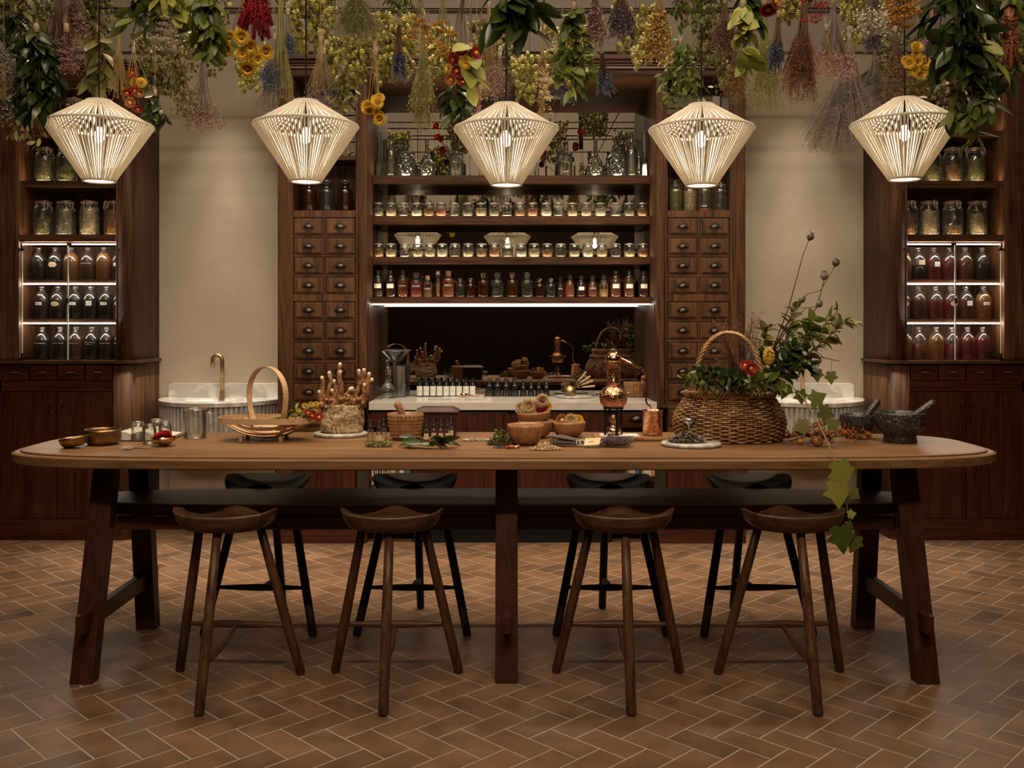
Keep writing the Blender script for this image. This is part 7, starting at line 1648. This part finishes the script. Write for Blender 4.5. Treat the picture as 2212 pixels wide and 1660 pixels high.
hang(160, -40, 95, 34, B3, 'plume', 'dark brown-red dried bunch before the left hops', ('brown', 'dustpink'), 46)
hang(143, 60, 160, 16, B1, 'umbel', 'pink yarrow heads low beside the left cabinet cornice', ('brown', 'pink'), 12)
hang(212, 62, 215, 28, BM, 'leafy', 'bunch of drooping long green leaves over the first lamp', ('brown', 'leaf_olive'), 44, leaf='leaf_olive', L=0.105)
hang(256, 68, 215, 24, BM, 'straw', 'short bound straw bunch right of the first lamp cable', ('straw', 'straw'), 60)
FH9 = [(282, 155, 'red', 0.045, FR_), (286, 176, 'yellow', 0.048, (-.6, -1, 0)), (301, 176, 'yellow', 0.046, (.6, -1, 0)), (272, 196, 'gold', 0.04, (-1, -.6, -.3)), (279, 202, 'red', 0.044, DN_), (290, 196, 'red', 0.042, FR_), (302, 202, 'redorange', 0.046, (.5, -.6, -1)), (330, 210, 'redorange', 0.042, DN_), (277, 219, 'redorange', 0.048, FR_), (295, 233, 'red', 0.044, DN_)]
hang(288, 108, 230, 20, BM, 'flowers', 'small bunch of red and yellow strawflowers right of the first lamp', ('straw', 'straw'), 0, heads=FH9)
hang(335, 200, 295, 34, BM, 'leafy', 'dark green leaves hanging to the right of the first lamp shade', ('brown', 'leaf_dark'), 40, leaf='leaf_dark', L=0.065)
hang(310, -55, 75, 48, B1, 'leafy', 'bright green large-leaved branch at the top, left of white yarrow', ('brown', 'leaf_green'), 44, leaf='leaf_green', L=0.085)
hang(375, -70, 45, 55, B1, 'leafy', 'lime-green leafy branch cut by the frame above white yarrow', ('brown', 'leaf_lime'), 46, leaf='leaf_lime', L=0.085)
hang(450, -25, 128, 44, B1, 'leafy', 'bright green branch with broad leaves left of the red amaranth', ('brown', 'leaf_green'), 60, leaf='leaf_green', L=0.085)
hang(352, -40, 100, 30, B1, 'umbel', 'creamy white yarrow clusters below the bright leafy branches', ('straw', 'white_fl'), 40)
hang(378, 105, 268, 26, B2, 'mist', 'dusty green thyme-like bunch right of the strawflowers', ('brown', 'leaf_olive'), 420, L=0.022, dx=22)
hang(440, 122, 272, 44, B2, 'statice', 'thin-stemmed dried statice with mauve-pink tips against plaster', ('greybrown', 'dustpink'), 50)
hang(555, -75, 92, 44, B1, 'amaranth', 'deep crimson love-lies-bleeding tassels', ('wine', 'wine'), 22)
FY = [(493, 78, 'yellow', 0.048, FR_), (525, 84, 'yellow', 0.052, FR_), (488, 104, 'yellow', 0.048, (-.4, -1, -.5)), (520, 66, 'yellow', 0.04, (0, -1, .3)), (522, 114, 'gold', 0.045, FR_), (540, 100, 'gold', 0.05, FR_), (570, 108, 'yellow', 0.052, (.4, -1, -.2)), (543, 126, 'yellow', 0.055, FR_), (535, 148, 'yellow', 0.055, (.1, -1, -.8)), (556, 128, 'gold', 0.04, (.5, -1, -.3))]
hang(530, -20, 150, 30, B1, 'flowers', 'big bunch of bright yellow strawflowers', ('straw', 'straw'), 0, heads=FY)
hang(594, 78, 205, 28, BM, 'lav', 'dense slate-blue lavender bunch left of the second lamp', ('greybrown', 'blue'), 80, dx=-6)
hang(605, -40, 225, 24, BM, 'straw', 'long green-gold grass bunch left of the second lamp', ('strawg', 'strawg'), 60, dx=8)
hang(622, 25, 125, 18, BM, 'lav', 'small grey-blue lavender bunch behind the green grass', ('greybrown', 'blue'), 30)
hang(590, 150, 250, 28, BM, 'straw', 'dark dried grass ends under the lavender', ('greybrown', 'greybrown'), 40, dx=-14)
hang(768, -60, 96, 62, B3, 'wisp', 'grey-olive cloud of fine grass at the top', ('strawg', 'greybrown'), 130)
hang(693, 84, 225, 38, BM, 'straw', 'straw bunch fanning out over the second lamp', ('straw', 'straw'), 60)
hang(700, 110, 240, 42, BM, 'statice', 'faded purple statice behind the straw over the second lamp', ('greybrown', 'purple'), 34)
hang(742, 150, 248, 24, BM, 'mist', 'glossy mistletoe sprig right of the second lamp', ('brown', 'leaf_olive'), 200, L=0.04)
hang(858, -50, 30, 40, B2, 'mist', 'tight dark green thyme bunch at the top edge', ('brown', 'leaf_green'), 420, L=0.022)
hang(862, 46, 180, 18, B3, 'lav', 'slim blue lavender bunch left of the orange celosia', ('brown', 'blue'), 44)
FS = [(793, 228, 'yellow', 0.058, FR_), (800, 240, 'yellow', 0.048, DN_), (813, 216, 'gold', 0.048, (.1, -1, .3)), (818, 226, 'yellow', 0.044, (.5, -1, 0)), (822, 214, 'yellow', 0.04, (.3, -1, .3)), (812, 240, 'gold', 0.04, DN_), (819, 243, 'yellow', 0.036, DN_), (820, 258, 'yellow', 0.050, (.1, -1, -.4))]
hang(812, 110, 240, 18, B2, 'flowers', 'slender bunch of small yellow strawflowers before the shelving post', ('straw', 'straw'), 0, heads=FS)
hang(908, -20, 108, 26, B2, 'umbel', 'rusty orange celosia clusters, left of a pair', ('strawg', 'orange_fl'), 20)
hang(955, -20, 122, 26, B2, 'umbel', 'rusty orange celosia clusters, right of a pair', ('strawg', 'orange_fl'), 20)
hang(914, 40, 286, 33, BM, 'seed', 'yellow-green flax bunch with seed capsules left of the middle lamp', ('strawg', 'hop'), 70)
FR = [(981, 112, 'red', 0.050, FR_), (998, 108, 'red', 0.045, (0, -1, .3)), (1029, 118, 'red', 0.052, (.4, -1, 0)), (978, 130, 'red', 0.045, (-.3, -1, -.3)), (1007, 138, 'gold', 0.055, (.1, -1, -.2)), (986, 152, 'red', 0.046, FR_), (974, 172, 'redorange', 0.05, (-.4, -1, -.3)), (999, 176, 'red', 0.046, DN_), (1013, 128, 'redorange', 0.045, FR_), (988, 160, 'red', 0.04, DN_), (969, 148, 'gold', 0.036, (-.8, -.8, 0))]
hang(1000, -10, 180, 30, B2, 'flowers', 'bunch of dark red strawflowers left above the middle lamp', ('brown', 'straw'), 0, heads=FR)
hang(1018, 100, 192, 20, B2, 'leafy', 'few broad pale green leaves right of the red strawflowers', ('brown', 'leaf_lime'), 9, leaf='oval', L=0.105)
hang(992, 165, 268, 46, BM, 'leafy', 'dark green leaf bunch behind the middle lamp top', ('brown', 'leaf_dark'), 50, leaf='leaf_dark', L=0.095)
hang(1056, 10, 205, 32, BM, 'statice', 'grey-pink statice bunch above the middle lamp', ('straw', 'dustpink'), 60)
hang(1080, 120, 212, 26, B4, 'cloud', 'faded mauve dried bunch over the middle lamp', ('greybrown', 'dustpink'), 30)
hang(1030, 140, 250, 14, BM, 'plume', 'beige feather grass left of the middle lamp cable', ('straw', 'pink'), 10)
hang(1110, -85, 90, 62, B1, 'leafy', 'large glossy dark bay branch at the top centre', ('brown', 'leaf_dark'), 54, leaf='leaf_dark', L=0.125)
hang(1172, 30, 255, 20, BM, 'plume', 'tall beige reed grass bunch right of the middle lamp', ('straw', 'straw'), 26)
hang(1240, 12, 222, 54, B2, 'leafy', 'mid-green leafy branch right above the middle lamp', ('brown', 'leaf_green'), 110, leaf='leaf_green', L=0.072)
hang(1200, 110, 216, 34, B3, 'umbel', 'pale yellow yarrow behind the mid-green branch', ('straw', 'cream_fl'), 16)
hang(1215, 140, 228, 30, B3, 'lav', 'blue lavender tips under the pale yellow yarrow', ('greybrown', 'blue'), 24)
hang(1285, -60, 110, 34, B2, 'plume', 'brown-mauve feathery plumes left of the purple bunch', ('brown', 'dustpink'), 30)
hang(1342, -60, 92, 32, B2, 'lav', 'violet-blue statice bunch at the top right of centre', ('brown', 'purple'), 60)
hang(1300, 108, 208, 22, B3, 'lav', 'blue lavender bunch hanging in front of the shelving head', ('brown', 'blue'), 60, dx=10)
hang(1425, -60, 145, 36, B2, 'plume', 'mustard-yellow wheat-like celosia bunch', ('straw', 'mustard'), 60)
hang(1470, 90, 238, 70, BM, 'mist', 'airy green mistletoe spray above the fourth lamp', ('leaf_olive', 'leaf_green'), 260, L=0.045)
hang(1480, -40, 60, 34, B1, 'mist', 'small-leaved green sprig with pink buds left of the fourth cable', ('brown', 'leaf_green'), 90, L=0.035)
hang(1566, 0, 118, 30, B2, 'cloud', 'rust-brown hydrangea-like cloud left of the lime oval leaves', ('brown', 'dustpink'), 90)
hang(1605, 8, 180, 28, B1, 'leafy', 'bright lime oval leaves right of the fourth lamp cable', ('leaf_olive', 'leaf_lime'), 30, leaf='oval', L=0.072)
hang(1620, -60, 95, 40, B2, 'leafy', 'dark narrow leaves behind the lime oval leaves', ('brown', 'leaf_dark'), 40, leaf='leaf_dark', L=0.095)
FK = [(1664, 14, 'red', 0.06, DN_), (1672, 8, 'redorange', 0.05, (.5, -1, 0))]
hang(1666, -90, 20, 14, B1, 'flowers', 'two red strawflower heads at the top edge right of lime leaves', ('straw', 'straw'), 0, heads=FK)
hang(1652, 0, 245, 40, BM, 'cloud', 'pale yellow-green cloud of dried blossom on long stems', ('strawg', 'hop'), 100)
hang(1682, 30, 162, 20, B2, 'lav', 'dark blue larkspur bunch tied with twine', ('brown', 'blue'), 44, dx=-8)
hang(1738, -10, 222, 44, B2, 'cloud', 'large brown cloud of dried blossom on dark red stems', ('brown', 'rust'), 130, dx=-14)
hang(1590, 80, 210, 36, B4, 'cloud', 'brown-gold small cloud behind the lime leaves', ('brown', 'mustard'), 60)
hang(1760, -50, 48, 22, B1, 'umbel', 'bright red billy-button balls at the top right', ('brown', 'red_fl'), 9)
hang(1800, 0, 165, 42, B3, 'statice', 'pale pink and rose statice bunch left of the grey cloud', ('greybrown', 'pink'), 90)
hang(1785, 60, 172, 26, B2, 'umbel', 'single hanging beige yarrow umbel', ('straw', 'pink'), 8)
hang(1835, 78, 330, 100, BM, 'wisp', 'huge grey wispy limonium cloud before the plaster wall', ('greybrown', 'greybrown'), 190, dx=-10)
hang(1890, 110, 245, 60, B4, 'wisp', 'grey-brown twiggy bunch left of the fifth lamp', ('greybrown', 'greybrown'), 80)
hang(1885, -60, 66, 30, B1, 'statice', 'white statice bunch at the top right', ('greybrown', 'white_fl'), 90)
hang(1885, 0, 112, 20, B2, 'lav', 'blue-violet lavender below the white statice', ('greybrown', 'purple'), 44)
hang(1935, 62, 220, 34, BM, 'cloud', 'dark brown-green seedy bunch over the fifth lamp', ('brown', 'straw'), 80)
hang(1948, -60, 62, 34, B1, 'umbel', 'golden orange yarrow bunch at the top right', ('brown', 'orange_fl'), 34)
FD = [(1978, 104, 'yellow', 0.05, (0, -1, .4)), (1976, 118, 'gold', 0.044, FR_), (1962, 128, 'yellow', 0.04, (-.3, -1, 0)), (1959, 141, 'yellow', 0.044, (-.5, -1, -.2)), (1977, 138, 'gold', 0.04, FR_), (1994, 137, 'yellow', 0.054, (.1, -1, 0)), (1974, 155, 'gold', 0.044, (-.2, -1, -.4)), (1996, 154, 'yellow', 0.05, (.2, -1, -.7)), (1984, 162, 'yellow', 0.044, DN_), (2018, 153, 'gold', 0.04, (.6, -1, 0)), (1988, 120, 'gold', 0.04, FR_)]
hang(1984, 20, 150, 22, B2, 'flowers', 'bunch of yellow daisy-like strawflowers over the fifth lamp', ('straw', 'straw'), 0, heads=FD)
hang(2012, 30, 150, 20, B3, 'lav', 'grey-violet lavender between daisies and bay branch', ('greybrown', 'purple'), 30)
hang(2065, -120, 190, 105, B1, 'leafy', 'large glossy bay branch at the top right corner, leftmost', ('brown', 'leaf_dark'), 90, leaf='leaf_dark', L=0.115)
hang(2140, -100, 260, 80, BM, 'leafy', 'big dark bay branch hanging before the right cabinet', ('brown', 'leaf_dark'), 85, leaf='leaf_dark', L=0.125)
hang(2105, 90, 330, 70, B1, 'leafy', 'green laurel branch reaching down to the upper jars', ('brown', 'leaf_green'), 90, leaf='leaf_green', L=0.08)
hang(2125, 90, 170, 40, B1, 'leafy', 'few lime leaves amid the dark bay branches', ('leaf_olive', 'leaf_lime'), 14, leaf='leaf_lime', L=0.09)
hang(2180, 40, 155, 26, B1, 'amaranth', 'rust-orange amaranth tassels at the right edge', ('rust', 'rust'), 10)
hang(2195, -60, 60, 30, B1, 'leafy', 'green leaf sprig at the top right edge', ('brown', 'leaf_green'), 26, leaf='leaf_green', L=0.08)
p5 = at3(1985, 214, LY); o = thing('fallen_leaf', 'pale curled leaf lying on top of the right-hand lamp', 'leaf', (p5.x, LY-0.02, 2.390)); part('blade', leaf_mesh('white_fl', 0.45, 0.2, 0.2), None, o, loc=(-0.025, 0, 0), rot=(0.3, 0, -1.2), sc=0.07)
p1 = at3(348, 243, 4.1); o = thing('white_petal', 'small white petal caught beside the first lamp', 'petal', p1); part('blade', MB().ball((0, 0, 0), 0.009, 10, 6, 1.2), M['white_fl'], o); part('stalk', MB().tube([(0, 0, 0), (0.0, 0.01, -0.03)], 0.001, 4), M['brown'], o)
# dried flowers in the two square vases on the top shelf
for px, sgn, fl_ in ((985, -1, [(943, 273, 'redb'), (946, 297, 'redb'), (957, 327, 'wine')]), (1221, 1, [(1253, 287, 'redb'), (1243, 320, 'wine'), (1176, 332, 'magenta')])):
    Y = SF+0.075; FH['wine'] = FH.get('wine') or petal_head(5, [M['wine'], M['wine']], 5, cup=1.0)
    o = thing('square_vase', 'ribbed clear glass vase holding dried stems, %s of the middle lamp' % ('left' if sgn < 0 else 'right'), 'vase', (PX(px, Y), Y, shelf_z['A']+0.0004))
    part('vase_body', MB().lathe(VS, 8, smooth=False), M['glassb'], o); part('inner_wall', MB().lathe([(0.043, 0.008), (0.044, 0.15)], 16), M['glassb'], o)
    part('rim', MB().ring(0.048, 0.163, 0.003, 16, 5), M['glassb'], o)
    base = Vector((PX(px, Y), Y, shelf_z['A']))
    for k, (fx, fy, kd) in enumerate(fl_):
        e = at3(fx, fy, Y); f = thing('dried_flower', 'dried %s flower standing in the vase %s of the middle lamp, %s' % ('dark wine' if kd == 'wine' else 'crimson' if kd == 'redb' else 'magenta', 'left' if sgn < 0 else 'right', ('uppermost', 'middle', 'lowest')[k]), 'flower', (base.x, base.y, base.z+0.012))
        e = e-Vector((base.x, base.y, base.z+0.012)); part('stem', MB().tube(bez((-0.02*sgn*(-1 if k % 2 else 1)*-1, 0.01*k-0.01, 0), (0.3*e.x, 0, 0.12), e, 7), 0.0018, 5), M['straw'], f); head(f, kd, e, 0.050, (e.x*3, -1, 0.2), 'petals')
    for k in range(5):
        f = thing('dried_twig', '%s dried twig with %s tips in the vase %s of the middle lamp' % (ORD[k], ('blue', 'grey-brown', 'brown')[k % 3], 'left' if sgn < 0 else 'right'), 'twig', (base.x, base.y, base.z+0.012), 0, 'dried twigs in the vase %s of the middle lamp' % ('left' if sgn < 0 else 'right'))
        ex = q.uniform(-.09, .09); ez = q.uniform(.18, .30); P = bez((q.uniform(-.03, .03), q.uniform(-.02, .02), 0), (ex*0.1, 0, .1), (ex, q.uniform(-.03, .03), ez), 8); part('stem', MB().tube(P, 0.0014, 4), M['straw'], f)
        hb = MB()
        for m_ in range(30): petalq(hb, P[5].lerp(P[7], q.random()), 0.012, q)
        part('seed_heads', hb, M[('blue', 'greybrown', 'brown')[k % 3]], f, stuff=True)
